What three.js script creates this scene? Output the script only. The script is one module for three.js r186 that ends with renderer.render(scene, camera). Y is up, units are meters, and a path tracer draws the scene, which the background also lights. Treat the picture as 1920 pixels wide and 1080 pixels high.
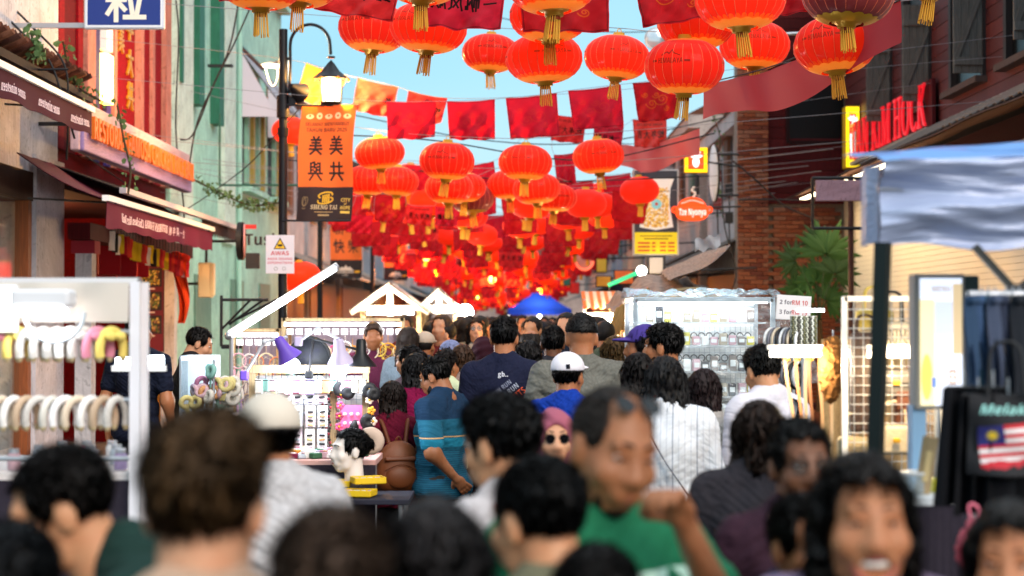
import * as THREE from 'three';
import { mergeGeometries } from 'three/addons/utils/BufferGeometryUtils.js';
import { RoundedBoxGeometry } from 'three/addons/geometries/RoundedBoxGeometry.js';
import { TextGeometry } from 'three/addons/geometries/TextGeometry.js';
import { FontLoader } from 'three/addons/loaders/FontLoader.js';
import { RectAreaLightUniformsLib } from 'three/addons/lights/RectAreaLightUniformsLib.js';
import { createNoise3D } from 'simplex-noise';

// ---------------------------------------------------------------- camera, sky, sun, exposure
const scene = new THREE.Scene();
const FOCAL = 3200, HORIZON = 598, EYE = 1.9;            // lens in pixels of a 1920 x 1080 picture, eye height in metres
const PITCH = Math.atan((HORIZON - 540) / FOCAL);
const camera = new THREE.PerspectiveCamera(2 * Math.atan(540 / FOCAL) * 180 / Math.PI, 16 / 9, 0.05, 900);
camera.position.set(0, EYE, 0);
camera.rotation.x = PITCH;
camera.focus = 12.0;
camera.userData.fStop = 2.0;

const renderer = new THREE.WebGLRenderer({ antialias: true });
renderer.toneMapping = THREE.LinearToneMapping;
renderer.toneMappingExposure = 2.05;
renderer.shadowMap.enabled = true;
RectAreaLightUniformsLib.init();

function rng(seed) { let s = seed | 0; return () => { s = (s + 0x6d2b79f5) | 0; let t = Math.imul(s ^ (s >>> 15), 1 | s); t = (t + Math.imul(t ^ (t >>> 7), 61 | t)) ^ t; return ((t ^ (t >>> 14)) >>> 0) / 4294967296; }; }
const R0 = rng(11);
const noise3 = createNoise3D(rng(5));
const lerp = (a, b, t) => a + (b - a) * t, clamp = (x, a, b) => Math.min(b, Math.max(a, x));
{
  const W = 512, H = 256, d = new Float32Array(W * H * 4);
  const stops = [[-90, .20, .22, .25], [-1, .28, .34, .37], [0, .43, .51, .53], [4, .33, .47, .52], [8, .23, .42, .51], [14, .20, .39, .50], [30, .34, .50, .58], [60, .62, .70, .76], [90, .80, .86, .90]];
  for (let j = 0; j < H; j++) {
    const e = ((j + .5) / H - .5) * 180; let k = 0; while (k < stops.length - 2 && stops[k + 1][0] < e) k++;
    const a = stops[k], b = stops[k + 1], t = clamp((e - a[0]) / (b[0] - a[0]), 0, 1);
    for (let i = 0; i < W; i++) {
      const az = (i + .5) / W * 2 * Math.PI, c = Math.cos(e * Math.PI / 180);
      const n = e > 0 ? .05 * noise3(Math.cos(az) * c * 3, Math.sin(e * Math.PI / 180) * 9, Math.sin(az) * c * 3) : 0;
      for (let q = 0; q < 3; q++) d[(j * W + i) * 4 + q] = lerp(a[q + 1], b[q + 1], t) * (1 + n * (q === 0 ? 2.2 : 1));
      d[(j * W + i) * 4 + 3] = 1;
    }
  }
  const t = new THREE.DataTexture(d, W, H, THREE.RGBAFormat, THREE.FloatType);
  t.mapping = THREE.EquirectangularReflectionMapping; t.magFilter = THREE.LinearFilter; t.needsUpdate = true;
  scene.background = t; scene.environment = t;
}
const sun = new THREE.DirectionalLight(new THREE.Color(1, .84, .72), 1.5);
sun.position.set(22, 24, 20); sun.target.position.set(0, 0, -18); sun.shadow.radius = 70; sun.castShadow = true;
Object.assign(sun.shadow.camera, { left: -40, right: 40, top: 60, bottom: -60, near: 1, far: 160 });
scene.add(sun, sun.target);

// ---------------------------------------------------------------- helpers
const cP = Math.cos(PITCH), sP = Math.sin(PITCH);
function P(px, py, Z) {                                   // a point Z metres down the street, given by its bearing
  const x = (px - 960) / FOCAL, y = (540 - py) / FOCAL, yy = y * cP + sP, zz = cP - y * sP;
  return new THREE.Vector3(x * Z / zz, EYE + yy * Z / zz, -Z);
}
const X = (px, Z) => (px - 960) / FOCAL * Z, Y = (py, Z) => P(960, py, Z).y, L = (n, Z) => n * Z / FOCAL;
const V = (x, y, z) => new THREE.Vector3(x, y, z);
const used = new Map();
function numbered(name) { const n = used.get(name) ?? 0; used.set(name, n + 1); return n ? name + '_' + String(n).padStart(3, '0') : name; }
function tag(o, label, category, group, kind) { o.userData.label = label; o.userData.category = category; if (group) o.userData.group = group; if (kind) o.userData.kind = kind; return o; }
function thing(name, label, category, pos = [0, 0, 0], turn = 0, group) {
  const o = new THREE.Group(); o.name = numbered(name); o.position.set(...(pos.isVector3 ? pos.toArray() : pos)); o.rotation.y = turn; scene.add(o);
  return tag(o, label, category, group);
}
function put(parent, name, geo, material) {
  const m = new THREE.Mesh(Array.isArray(geo) ? join(geo) : geo, material); m.name = parent === scene ? numbered(name) : name; m.castShadow = m.receiveShadow = true; parent.add(m); return m;
}
function struct(name, geo, material) { const m = put(scene, name, geo, material); m.userData.kind = 'structure'; return m; }
function dup(root, pos, turn, label, group) { const r = root.clone(); r.userData = { ...root.userData }; r.name = numbered(root.name.replace(/_\d{3}$/, '')); r.position.set(...(pos.isVector3 ? pos.toArray() : pos)); r.rotation.y = turn ?? 0; if (label) r.userData.label = label; if (group) r.userData.group = group; scene.add(r); return r; }
function plain(g) { const o = g.index ? g.toNonIndexed() : g; for (const k of Object.keys(o.attributes)) if (!['position', 'normal', 'uv'].includes(k)) o.deleteAttribute(k); if (!o.attributes.uv) o.setAttribute('uv', new THREE.BufferAttribute(new Float32Array(o.attributes.position.count * 2), 2)); return o; }
function join(list) { return list.length === 1 ? list[0] : mergeGeometries(list.map(plain), false); }
function tf(g, x = 0, y = 0, z = 0, rx = 0, ry = 0, rz = 0) { g.applyMatrix4(new THREE.Matrix4().compose(V(x, y, z), new THREE.Quaternion().setFromEuler(new THREE.Euler(rx, ry, rz)), V(1, 1, 1))); return g; }
function uvm(g, s = 1) {                                  // uv in metres, by the way each face points
  const p = g.attributes.position, n = g.attributes.normal, uv = new Float32Array(p.count * 2);
  for (let i = 0; i < p.count; i++) {
    const ax = Math.abs(n.getX(i)), ay = Math.abs(n.getY(i)), az = Math.abs(n.getZ(i)), x = p.getX(i), y = p.getY(i), z = p.getZ(i);
    const [u, v] = ax > ay && ax > az ? [z, y] : ay > az ? [x, z] : [x, y]; uv[i * 2] = u * s; uv[i * 2 + 1] = v * s;
  }
  g.setAttribute('uv', new THREE.BufferAttribute(uv, 2)); return g;
}
const box = (w, h, d, x = 0, y = 0, z = 0, rx, ry, rz) => tf(uvm(new THREE.BoxGeometry(w, h, d)), x, y, z, rx, ry, rz);
const rbox = (w, h, d, r, x = 0, y = 0, z = 0, rx, ry, rz) => tf(new RoundedBoxGeometry(w, h, d, 2, r), x, y, z, rx, ry, rz);
const cyl = (r1, r2, h, x = 0, y = 0, z = 0, rx, ry, rz, n = 14) => tf(new THREE.CylinderGeometry(r1, r2, h, n), x, y, z, rx, ry, rz);
const ball = (r, x = 0, y = 0, z = 0, sx = 1, sy = 1, sz = 1, n = 16) => { const g = new THREE.SphereGeometry(r, n, Math.round(n * .7)); g.scale(sx, sy, sz); return tf(g, x, y, z); };
const lathe = (pts, n = 24, x = 0, y = 0, z = 0) => tf(new THREE.LatheGeometry(pts.map(([a, b]) => new THREE.Vector2(a, b)), n), x, y, z);
const tube = (pts, r, n = 24, m = 6) => new THREE.TubeGeometry(new THREE.CatmullRomCurve3(pts.map((p) => p.isVector3 ? p : V(...p))), n, r, m, false);
function bar(a, b, r, n = 8) { a = a.isVector3 ? a : V(...a); b = b.isVector3 ? b : V(...b); const d = b.clone().sub(a), g = new THREE.CylinderGeometry(r, r, d.length(), n); g.applyQuaternion(new THREE.Quaternion().setFromUnitVectors(V(0, 1, 0), d.normalize())); const c = a.clone().add(b).multiplyScalar(.5); return tf(g, c.x, c.y, c.z); }
function sbar(a, b, w, h) { a = a.isVector3 ? a : V(...a); b = b.isVector3 ? b : V(...b); const d = b.clone().sub(a), g = uvm(new THREE.BoxGeometry(w, d.length(), h)); g.applyQuaternion(new THREE.Quaternion().setFromUnitVectors(V(0, 1, 0), d.normalize())); const c = a.clone().add(b).multiplyScalar(.5); return tf(g, c.x, c.y, c.z); }
function sheet(nu, nv, f, thick = 0) {                    // f(u, v) -> [x, y, z]; a cloth or a board with real thickness
  const pos = [], uv = [], idx = [], put2 = (off) => {
    for (let j = 0; j <= nv; j++) for (let i = 0; i <= nu; i++) { const p = f(i / nu, j / nv, off); pos.push(...p); uv.push(i / nu, j / nv); }
  };
  put2(0); const N = (nu + 1) * (nv + 1);
  const quad = (a, b, c, d) => idx.push(a, b, d, a, d, c);
  for (let j = 0; j < nv; j++) for (let i = 0; i < nu; i++) { const a = j * (nu + 1) + i; quad(a, a + 1, a + nu + 1, a + nu + 2); }
  const g = new THREE.BufferGeometry(); g.setAttribute('position', new THREE.Float32BufferAttribute(pos, 3)); g.setAttribute('uv', new THREE.Float32BufferAttribute(uv, 2)); g.setIndex(idx); g.computeVertexNormals();
  if (!thick) return g;
  const p = g.attributes.position.array, n = g.attributes.normal.array, P2 = [...p], N2 = [...n], U2 = [...uv], I2 = [...idx];
  for (let i = 0; i < N; i++) { for (let c = 0; c < 3; c++) { P2.push(p[i * 3 + c] - n[i * 3 + c] * thick); N2.push(-n[i * 3 + c]); } U2.push(uv[i * 2], uv[i * 2 + 1]); }
  for (let i = 0; i < idx.length; i += 3) I2.push(idx[i] + N, idx[i + 2] + N, idx[i + 1] + N);
  const edge = (a, b) => I2.push(a, a + N, b, b, a + N, b + N);
  for (let i = 0; i < nu; i++) { edge(i, i + 1); edge(nv * (nu + 1) + i + 1, nv * (nu + 1) + i); }
  for (let j = 0; j < nv; j++) { edge((j + 1) * (nu + 1), j * (nu + 1)); edge(j * (nu + 1) + nu, (j + 1) * (nu + 1) + nu); }
  const h = new THREE.BufferGeometry(); h.setAttribute('position', new THREE.Float32BufferAttribute(P2, 3)); h.setAttribute('normal', new THREE.Float32BufferAttribute(N2, 3)); h.setAttribute('uv', new THREE.Float32BufferAttribute(U2, 2)); h.setIndex(I2); return h;
}
const extr = (pts, d, bevel = 0) => { const s = new THREE.Shape(pts.map(([a, b]) => new THREE.Vector2(a, b))); return new THREE.ExtrudeGeometry(s, { depth: d, bevelEnabled: bevel > 0, bevelSize: bevel, bevelThickness: bevel, bevelSegments: 2 }); };

// ---------------------------------------------------------------- textures and materials
function noiseTex(size, f, repeat = [1, 1], srgb = true) {
  const d = new Uint8Array(size * size * 4);
  for (let j = 0; j < size; j++) for (let i = 0; i < size; i++) { const c = f(i / size, j / size); for (let q = 0; q < 3; q++) d[(j * size + i) * 4 + q] = clamp(Math.round((c[q] ?? c) * 255), 0, 255); d[(j * size + i) * 4 + 3] = 255; }
  const t = new THREE.DataTexture(d, size, size); t.wrapS = t.wrapT = THREE.RepeatWrapping; t.magFilter = THREE.LinearFilter; t.minFilter = THREE.LinearMipmapLinearFilter; t.repeat.set(...repeat); if (srgb) t.colorSpace = THREE.SRGBColorSpace; t.needsUpdate = true; return t;
}
const tn = (u, v, fu, fv, s = 0) => { const a = u * 2 * Math.PI, b = v * 2 * Math.PI; return noise3(Math.cos(a) * fu + s, Math.sin(a) * fu + Math.cos(b) * fv, Math.sin(b) * fv + s * 1.7); };
const T = {
  plaster: noiseTex(512, (u, v) => { const a = tn(u, v, 1.2, 1.2), b = tn(u, v, 5, 5, 3), c = tn(u, v, 24, 24, 7), drip = Math.max(0, tn(u, v, 9, .8, 12) - .35); return .86 + .05 * a + .04 * b + .03 * c - .28 * drip * (.6 + .4 * b) - (b + .4 * c > .72 ? .16 : 0); }, [.3, .3]),
  grain: noiseTex(512, (u, v) => { const g = tn(u, v, 14, .7), h = tn(u, v, 40, 1.5, 4); return .80 + .12 * g + .08 * h; }, [1.2, .8]),
  fine: noiseTex(256, (u, v) => .84 + .1 * tn(u, v, 3, 3) + .08 * tn(u, v, 20, 20, 2), [1.5, 1.5]),
  cloth: noiseTex(256, (u, v) => .86 + .05 * Math.sin(u * 256 * 1.57) * Math.sin(v * 256 * 1.57) + .06 * tn(u, v, 2, 2) + .05 * tn(u, v, 14, 14, 5), [4, 4]),
  strand: noiseTex(512, (u, v) => .62 + .26 * tn(u, v, 26, .7) + .18 * tn(u, v, 60, 1.4, 3), [1, 1]),
  asphalt: noiseTex(512, (u, v) => .7 + .1 * tn(u, v, 2, 2) + .2 * tn(u, v, 40, 40, 5), [.5, .5]),
  crease: noiseTex(512, (u, v) => { const a = tn(u, v, 1.6, 2.2), b = tn(u, v, 4, 5, 5); return .5 + .35 * a + .15 * b; }, [1, 1], false),
};
function canvasTex(w, h, draw, mirror) {
  const c = document.createElement('canvas'); c.width = w; c.height = h; const x = c.getContext('2d');
  if (mirror) { x.translate(w, 0); x.scale(-1, 1); } draw(x, w, h);
  const t = new THREE.CanvasTexture(c); t.colorSpace = THREE.SRGBColorSpace; return t;
}
const mats = new Map();
function mat(hex, rough = .8, extra = {}) {
  const key = hex + '|' + rough + '|' + Object.entries(extra).map(([k, v]) => k + (v?.uuid ?? v?.getHexString?.() ?? v)).join();
  if (!mats.has(key)) mats.set(key, new THREE.MeshPhysicalMaterial({ color: hex, roughness: rough, side: THREE.DoubleSide, specularIntensity: rough >= .7 ? .3 : .8, ...extra }));
  return mats.get(key);
}
const glow = (r, g, b, k = 1) => new THREE.MeshStandardMaterial({ color: 0xffffff, emissive: new THREE.Color().setRGB(r, g, b), emissiveIntensity: k, roughness: .5 });
const metal = (hex, rough = .4) => mat(hex, rough, { metalness: .8 });
const dark = mat(0x1b1b1e, .5), steel = mat(0xb9bcc2, .35, { metalness: .7 }), whitePaint = mat(0xe8e6e4, .5), blackPlastic = mat(0x101114, .4), gold = mat(0xd7a02a, .35, { metalness: .5 });
const woodPale = mat(0xd6b98c, .7, { map: T.grain }), woodDark = mat(0x4a2c1c, .7, { map: T.grain });
const clearPlastic = new THREE.MeshPhysicalMaterial({ color: 0xf4fbff, roughness: .06, transmission: 1, thickness: 0, side: THREE.DoubleSide });
const LED = glow(.95, .98, 1, 4), LEDwarm = glow(1, .82, .52, 4);
function areaLight(parent, w, h, color, k, pos, look) { const l = new THREE.RectAreaLight(color, k, w, h); l.name = 'light'; l.position.set(...(pos.isVector3 ? pos.toArray() : pos)); parent.add(l); l.updateMatrixWorld(true); l.lookAt(...(look.isVector3 ? look.toArray() : look)); return l; }
function pointLight(parent, color, k, pos, r = 1) { const l = new THREE.PointLight(color, k); l.name = 'light'; l.position.set(...(pos.isVector3 ? pos.toArray() : pos)); l.castShadow = true; l.shadow.radius = r; parent.add(l); return l; }

// Chinese characters as brush strokes on a 100 x 100 square
const GLYPH = {
  吉: [[15, 20, 85, 20], [50, 5, 50, 42], [28, 42, 72, 42], [28, 58, 28, 95], [28, 58, 72, 58, 72, 95], [28, 92, 72, 92]],
  大: [[10, 35, 90, 35], [50, 8, 48, 45, 35, 70, 12, 95], [50, 40, 62, 68, 90, 95]],
  年: [[32, 5, 22, 20, 10, 32], [25, 20, 85, 20], [30, 42, 80, 42], [30, 42, 30, 66], [8, 66, 92, 66], [55, 20, 55, 98]],
  蛇: [[10, 30, 10, 58], [10, 30, 42, 30, 42, 58, 10, 58], [26, 10, 26, 85], [6, 88, 46, 82], [70, 5, 72, 15], [54, 35, 54, 20, 95, 20, 93, 32], [62, 38, 62, 90, 95, 90, 95, 78], [90, 45, 64, 62]],
  一: [[12, 50, 88, 50]],
  帆: [[12, 30, 12, 75], [12, 30, 42, 30, 42, 72], [27, 10, 27, 95], [58, 20, 56, 60, 46, 95], [58, 20, 84, 20, 84, 85, 96, 85, 96, 72], [66, 45, 74, 60]],
  风: [[20, 15, 18, 60, 8, 95], [20, 15, 78, 15, 80, 80, 95, 92], [35, 35, 66, 78], [66, 32, 34, 80]],
  顺: [[14, 12, 12, 60, 6, 92], [26, 15, 26, 80], [38, 10, 38, 92], [48, 15, 95, 15], [70, 15, 66, 28], [54, 30, 54, 72], [54, 30, 90, 30, 90, 72], [72, 40, 70, 70, 50, 95], [74, 75, 92, 95]],
  美: [[32, 4, 40, 16], [68, 4, 60, 16], [18, 20, 82, 20], [24, 36, 76, 36], [12, 52, 88, 52], [50, 20, 50, 52], [8, 70, 92, 70], [50, 52, 46, 75, 14, 97], [52, 72, 88, 97]],
  與: [[20, 12, 20, 62], [20, 14, 34, 8], [22, 30, 34, 30], [22, 46, 34, 46], [80, 12, 80, 62], [66, 12, 80, 12], [66, 30, 80, 30], [66, 46, 80, 46], [44, 6, 44, 34, 58, 34, 56, 54, 44, 54], [44, 18, 58, 18], [6, 64, 94, 64], [34, 72, 14, 96], [66, 72, 88, 96]],
  共: [[32, 8, 32, 62], [68, 8, 68, 62], [14, 28, 86, 28], [6, 62, 94, 62], [34, 70, 14, 96], [66, 70, 88, 96]],
  新: [[28, 4, 30, 12], [8, 16, 50, 16], [18, 22, 22, 34], [42, 22, 36, 34], [6, 38, 52, 38], [8, 56, 50, 56], [29, 38, 29, 96], [26, 60, 8, 84], [32, 60, 50, 78], [90, 8, 62, 18], [62, 18, 62, 55, 52, 94], [62, 44, 96, 44], [80, 44, 80, 97]],
  快: [[22, 5, 22, 96], [10, 25, 6, 45], [32, 22, 38, 36], [46, 26, 86, 26, 86, 56], [40, 56, 96, 56], [64, 6, 64, 56, 38, 96], [66, 58, 94, 95]],
  樂: [[50, 4, 42, 12], [36, 14, 36, 46], [36, 14, 64, 14, 64, 46], [36, 30, 64, 30], [36, 46, 64, 46], [20, 8, 10, 22, 22, 24, 8, 42, 26, 40], [82, 8, 74, 22, 88, 24, 72, 42, 92, 40], [6, 60, 94, 60], [50, 48, 50, 97], [46, 62, 10, 92], [54, 62, 90, 92]],
  粒: [[10, 20, 18, 38], [42, 18, 34, 36], [6, 44, 48, 44], [27, 8, 27, 95], [25, 48, 6, 78], [30, 48, 48, 68], [72, 6, 75, 18], [54, 26, 96, 26], [62, 38, 68, 76], [88, 36, 80, 78], [50, 88, 98, 88]],
  古: [[8, 30, 92, 30], [50, 6, 50, 52], [24, 52, 24, 94], [24, 52, 76, 52, 76, 94], [24, 90, 76, 90]],
};
function han(x, ch, left, top, size, lw, color, sy = 1) {
  x.strokeStyle = color; x.lineWidth = lw; x.lineCap = 'square'; x.lineJoin = 'miter';
  for (const s of GLYPH[ch]) { x.beginPath(); for (let i = 0; i < s.length; i += 2) x[i ? 'lineTo' : 'moveTo'](left + s[i] * size / 100, top + s[i + 1] * size * sy / 100); x.stroke(); }
}
function word(x, text, cx, cy, px, color, font = 'bold', wide, fam = 'sans-serif') { x.fillStyle = color; x.font = font + ' ' + px + 'px ' + fam; x.textAlign = 'center'; x.textBaseline = 'middle'; if (wide) { const w = x.measureText(text).width; x.save(); x.translate(cx, cy); x.scale(wide / w, 1); x.fillText(text, 0, 0); x.restore(); } else x.fillText(text, cx, cy); }
// ---------------------------------------------------------------- ground
function putW(parent, name, geo, material) { const g = Array.isArray(geo) ? join(geo) : geo; g.translate(-parent.position.x, -parent.position.y, -parent.position.z); return put(parent, name, g, material); }
const bxyz = (x0, x1, y0, y1, z0, z1) => tf(uvm(tf(new THREE.BoxGeometry(x1 - x0, y1 - y0, Math.abs(z1 - z0)), (x0 + x1) / 2, (y0 + y1) / 2, -(z0 + z1) / 2)));   // z given as metres down the street
struct('ground', uvm(tf(new THREE.PlaneGeometry(900, 900), 0, -.02, 0, -Math.PI / 2)), mat(0x6a6460, .95, { map: T.asphalt }));
struct('road', uvm(tf(new THREE.PlaneGeometry(7.4, 160), 0.3, 0, -70, -Math.PI / 2)), mat(0x55504e, .9, { map: T.asphalt }));
struct('pavement', bxyz(-6.5, -3.4, -.01, .13, -6, 150), mat(0x8d8680, .9, { map: T.fine }));
struct('pavement', bxyz(4.0, 7.5, -.01, .13, -6, 150), mat(0x8d8680, .9, { map: T.fine }));

const facX = -5, FX = 6;
const wineFabric = mat(0x4a1230, .75, { map: T.cloth });
function textBand(w, h, bg, draw) { const t = canvasTex(w, h, (x) => { x.fillStyle = bg; x.fillRect(0, 0, w, h); for (let i = 0; i < 240; i++) { x.fillStyle = 'rgba(255,255,255,' + R0() * .03 + ')'; x.fillRect(R0() * w, R0() * h, 3 + R0() * 40, 1); } draw(x, w, h); }); return new THREE.MeshPhysicalMaterial({ map: t, roughness: .85, specularIntensity: .25, side: THREE.DoubleSide }); }
function awning(name, label, xF, xB, zN, zF, yB, yT, yBack, band, slopeMat) {   // sloping cloth with a printed valance hanging at its street edge
  const g = thing(name, label, 'awning', [xB, 0, -(zN + zF) / 2]);
  putW(g, 'slope', sheet(24, 6, (u, v) => { const z = -lerp(zN, zF, u); return [lerp(xF, xB, v), lerp(yT, yBack, v) - .05 * Math.sin(v * Math.PI) + .012 * Math.sin(u * 70), z]; }, .01), slopeMat);
  putW(g, 'valance', sheet(40, 4, (u, v) => [xF + .015 * Math.sin(u * 37) * (1 - v) + .012, lerp(yB + .012 * Math.sin(u * 50), yT - .02, v), -lerp(zF, zN, u)].map((c, i) => i === 2 ? -lerp(zN, zF, 1 - u) : c), .006), band);
  putW(g, 'rail', box(.07, .055, zF - zN + .06, xF + .01, yT + .01, -(zN + zF) / 2), whitePaint);
  for (const z of [zN + .3, zF - .3]) putW(g, 'arm', bar([xF + .04, yT - .02, -z], [xB + .02, yT + .03, -z], .01), dark);
  return g;
}
{ // ---- white shophouse with the first wine-red awning
  const g = thing('shophouse', 'whitewashed shophouse with a wine red awning and warm lit shop window', 'building', [facX, 0, -14]);
  const wall = mat(0xeeeaf0, .85, { map: T.plaster });
  putW(g, 'wall', [bxyz(-9, -5, 4.6, 9, 6, 18.75), bxyz(-5.5, -5, 3.4, 4.6, 6, 18.75)], wall);
  putW(g, 'pillar', bxyz(-5.45, -4.95, 0, 3.62, 17.75, 18.85), wall);
  putW(g, 'interior', [bxyz(-8.4, -8.3, 0, 3.4, 6, 17.7), bxyz(-8.4, -5.5, 3.35, 3.4, 6, 17.7), bxyz(-8.4, -5.5, 0, 3.4, 17.7, 17.76)], mat(0xe9cf9c, .8, { map: T.fine }));
  putW(g, 'lintel', bxyz(-5.3, -4.97, 3.12, 3.42, 6, 17.7), woodDark);
  for (const z of [12.5, 15.2, 17.62]) putW(g, 'mullion', bxyz(-5.12, -4.98, .5, 3.12, z - .06, z + .06), mat(0xa65a2c, .6, { map: T.grain }));
  putW(g, 'window_pane', bxyz(-5.07, -5.06, .6, 3.12, 6, 17.6), clearPlastic);
  putW(g, 'curtain', sheet(60, 4, (u, v) => [-5.35 + .05 * Math.sin(u * 120), lerp(.6, 3.1, v), -lerp(12.6, 17.5, u)]), mat(0xf0dcb0, .9, { transmission: .3, roughness: .95 }));
  const lt = putW(g, 'light_tube', bar([-5.22, 3.06, -14.2], [-5.22, 3.06, -16.9], .02), LEDwarm);
  areaLight(g, 2.4, .5, 0xffd9a0, 9, [-6.1 - facX, 3.3, -15.4 + 14], [-6.1, 0, -15.4]);
  for (let k = 0; k < 44; k++) { const z = 9 + k * .222; put(g, 'roof_tile', tf(new THREE.CylinderGeometry(.075, .075, .42, 8, 1, true, 0, Math.PI), .2, 4.5, -z + 14, 0, 0, -1.13), mat([0x8a5a46, 0x74483a, 0x9a6a52, 0x5f4038][k % 4], .9, { map: T.fine })); }
  putW(g, 'eave', bxyz(-5.0, -4.62, 4.28, 4.36, 9, 18.8), mat(0x2c2628, .8));
  const band = textBand(1024, 90, '#431029', (x, w, h) => { for (let k = 0; k < 6; k++) word(x, 'anne nineteen', 70 + k * 176, 48, 46, '#f3e6ea', 'bold', 104, 'serif'); });
  awning('awning', 'wine red awning lettered in white on the whitewashed shophouse', -4.2, -4.98, 10.5, 16.95, 3.72, 3.97, 4.32, band, wineFabric);
}
{ // ---- red shophouse restaurant
  const g = thing('restaurant_house', 'red fronted shophouse restaurant with gilt characters and salmon trims', 'building', [facX, 0, -22]);
  const red = mat(0x9c0816, .85, { map: T.fine, specularIntensity: .3 }), deep = mat(0x6e0610, .85, { map: T.fine }), salmon = mat(0xd98b78, .8, { map: T.plaster }), z = (px) => FOCAL * 5 / (960 - px);
  putW(g, 'wall', [bxyz(-9, -5.08, 3.5, 10, 18.85, 25), bxyz(-9, -5.08, 0, 3.5, 24.6, 25)], deep);
  for (const [a, b, m, r, n] of [[112, 122, red, .05, 'board'], [122, 148, deep, .02, 'panel'], [148, 157, red, .05, 'board'], [158, 173, salmon, .1, 'pilaster'], [174, 190, mat(0x3a3560, .7), .04, 'panel'], [203, 211, mat(0x3b2c78, .6), .04, 'panel'], [212, 217, salmon, .08, 'trim'], [218, 258, red, .02, 'panel'], [260, 266, salmon, .09, 'trim'], [267, 284, red, .03, 'panel'], [284, 288, salmon, .08, 'trim'], [289, 306, red, .03, 'panel'], [307, 316, salmon, .1, 'pilaster']])
    putW(g, n, bxyz(-5.07, -5.07 + r, 3.8, 10, z(a), z(b)), m);
  putW(g, 'sign_light', bxyz(-5.06, -4.94, 4.55, 5.15, z(190), z(202)), glow(1, .72, .12, 2.2));
  putW(g, 'sign_panel', bxyz(-5.06, -4.95, 5.2, 6.6, z(190), z(202)), whitePaint);
  const strokes = (ch, cz, cy, s) => GLYPH[ch].flatMap((q) => { const out = []; for (let i = 0; i + 3 < q.length; i += 2) out.push(sbar([-5.03, cy + (50 - q[i + 1]) * s / 100, -cz + (q[i] - 50) * s / 100], [-5.03, cy + (50 - q[i + 3]) * s / 100, -cz + (q[i + 2] - 50) * s / 100], .03, s * .1)); return out; });
  [['古', 228, 6.3, .34], ['新', 228, 5.9, .34], ['美', 229, 5.5, .34], ['年', 246, 5.75, .4], ['大', 246, 5.28, .4], ['共', 247, 4.85, .4], ['吉', 248, 6.25, .4]].forEach(([c, px, y, s]) => putW(g, 'gilt_character', strokes(c, z(px), y, s), gold));
  // ground floor: posts, back wall, ceiling, beam
  putW(g, 'back_wall', [bxyz(-7.6, -7.5, 0, 3.4, 18.9, 24.6), bxyz(-7.6, -5.0, 3.35, 3.45, 18.9, 24.6)], mat(0x3d1116, .8, { map: T.fine }));
  for (const zz of [18.75, 23.35]) { putW(g, 'post', bxyz(-4.8, -4.62, .13, 2.62, zz, zz + .2), mat(0xd9d8dc, .7, { map: T.plaster })); putW(g, 'post_cap', bxyz(-4.84, -4.58, 2.62, 2.76, zz - .03, zz + .23), mat(0x8a2430, .7)); }
  putW(g, 'beam', bxyz(-4.85, -4.6, 2.77, 2.95, 18.6, 24.6), mat(0x5d1017, .7, { map: T.grain }));
  putW(g, 'door_panel', bxyz(-6.2, -5.6, .13, 2.75, 18.95, 19.05), mat(0x6a1a22, .6));
  putW(g, 'yellow_panel', bxyz(-4.9, -4.72, .13, 2.6, 23.6, 23.95), mat(0xd8a955, .7, { map: T.fine }));
  pointLight(g, 0xffb070, 10, [-1.4, 3.1, .6], 4);
  const lm = put(g, 'ceiling_lamp', ball(.09, -1.4, 3.1, .6), glow(1, .7, .4, 4));
  // gilt lettered fascia
  const f = thing('fascia_sign', 'pink and lilac fascia board with orange raised restaurant lettering', 'sign', [-4.5, 3.66, -20.8]);
  put(f, 'board', rbox(.1, .54, 6.1, .02, -.06, .27, 0), mat(0xd8b4bc, .6, { map: T.plaster }));
  put(f, 'lower_board', rbox(.1, .24, 6.0, .02, -.02, .12, 0), mat(0xa78ac0, .6, { map: T.fine }));
  const font = await new FontLoader().loadAsync('fonts/droid/droid_sans_bold.typeface.json');
  globalThis.FONT = font;
  const tg = new TextGeometry('RESTORAN FAMOSA CHICKEN RICE BALL', { font, size: .24, depth: .04, curveSegments: 3 }); tg.computeBoundingBox(); const tw = tg.boundingBox.max.x;
  tg.scale(5.7 / tw, 1, 1); put(f, 'lettering', tf(tg, .06, .14, 2.85, 0, Math.PI / 2, 0), mat(0xe0701c, .4, { metalness: .2 }));
  for (const zz of [-2.8, 2.8]) put(f, 'bracket', sbar([-.5, .3, zz], [-.1, .3, zz], .04, .04), dark);
  // dark lean-to roof between the fascia and the lower awning
  const r = thing('lean_to_roof', 'dark lean-to roof strip with pale gutter under the restaurant fascia', 'roof', [-4.9, 3.2, -21]);
  put(r, 'roof_sheet', sheet(60, 3, (u, v) => [lerp(.9, 0, v) - .05, .05 + lerp(0, .32, v) + .015 * Math.sin(u * 190), lerp(3.4, -4.2, u)], .02), mat(0x2e2426, .85, { map: T.fine }));
  put(r, 'gutter', box(.07, .06, 7.6, .88, .03, -.4), mat(0xb8b0b4, .5)); put(r, 'fringe', sheet(70, 2, (u, v) => [.87, lerp(-.16 - .03 * Math.sin(u * 100), .02, v), lerp(-1.2, -4.2, u)], .01), mat(0x3a2a2a, .9));
  const band = textBand(1024, 100, '#5d1432', (x) => { ['古', '一', '美', '年', '粒'].forEach((c, i) => han(x, c, 330 + i * 34, 28, 28, 3, '#f0e0e6', 1.5)); word(x, 'RESTORAN FAMOSA', 620, 50, 48, '#f0e0e6', 'bold', 220, 'serif'); word(x, 'Chicken Rice Ball', 830, 52, 46, '#f0e0e6', 'bold', 180, 'serif'); });
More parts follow.
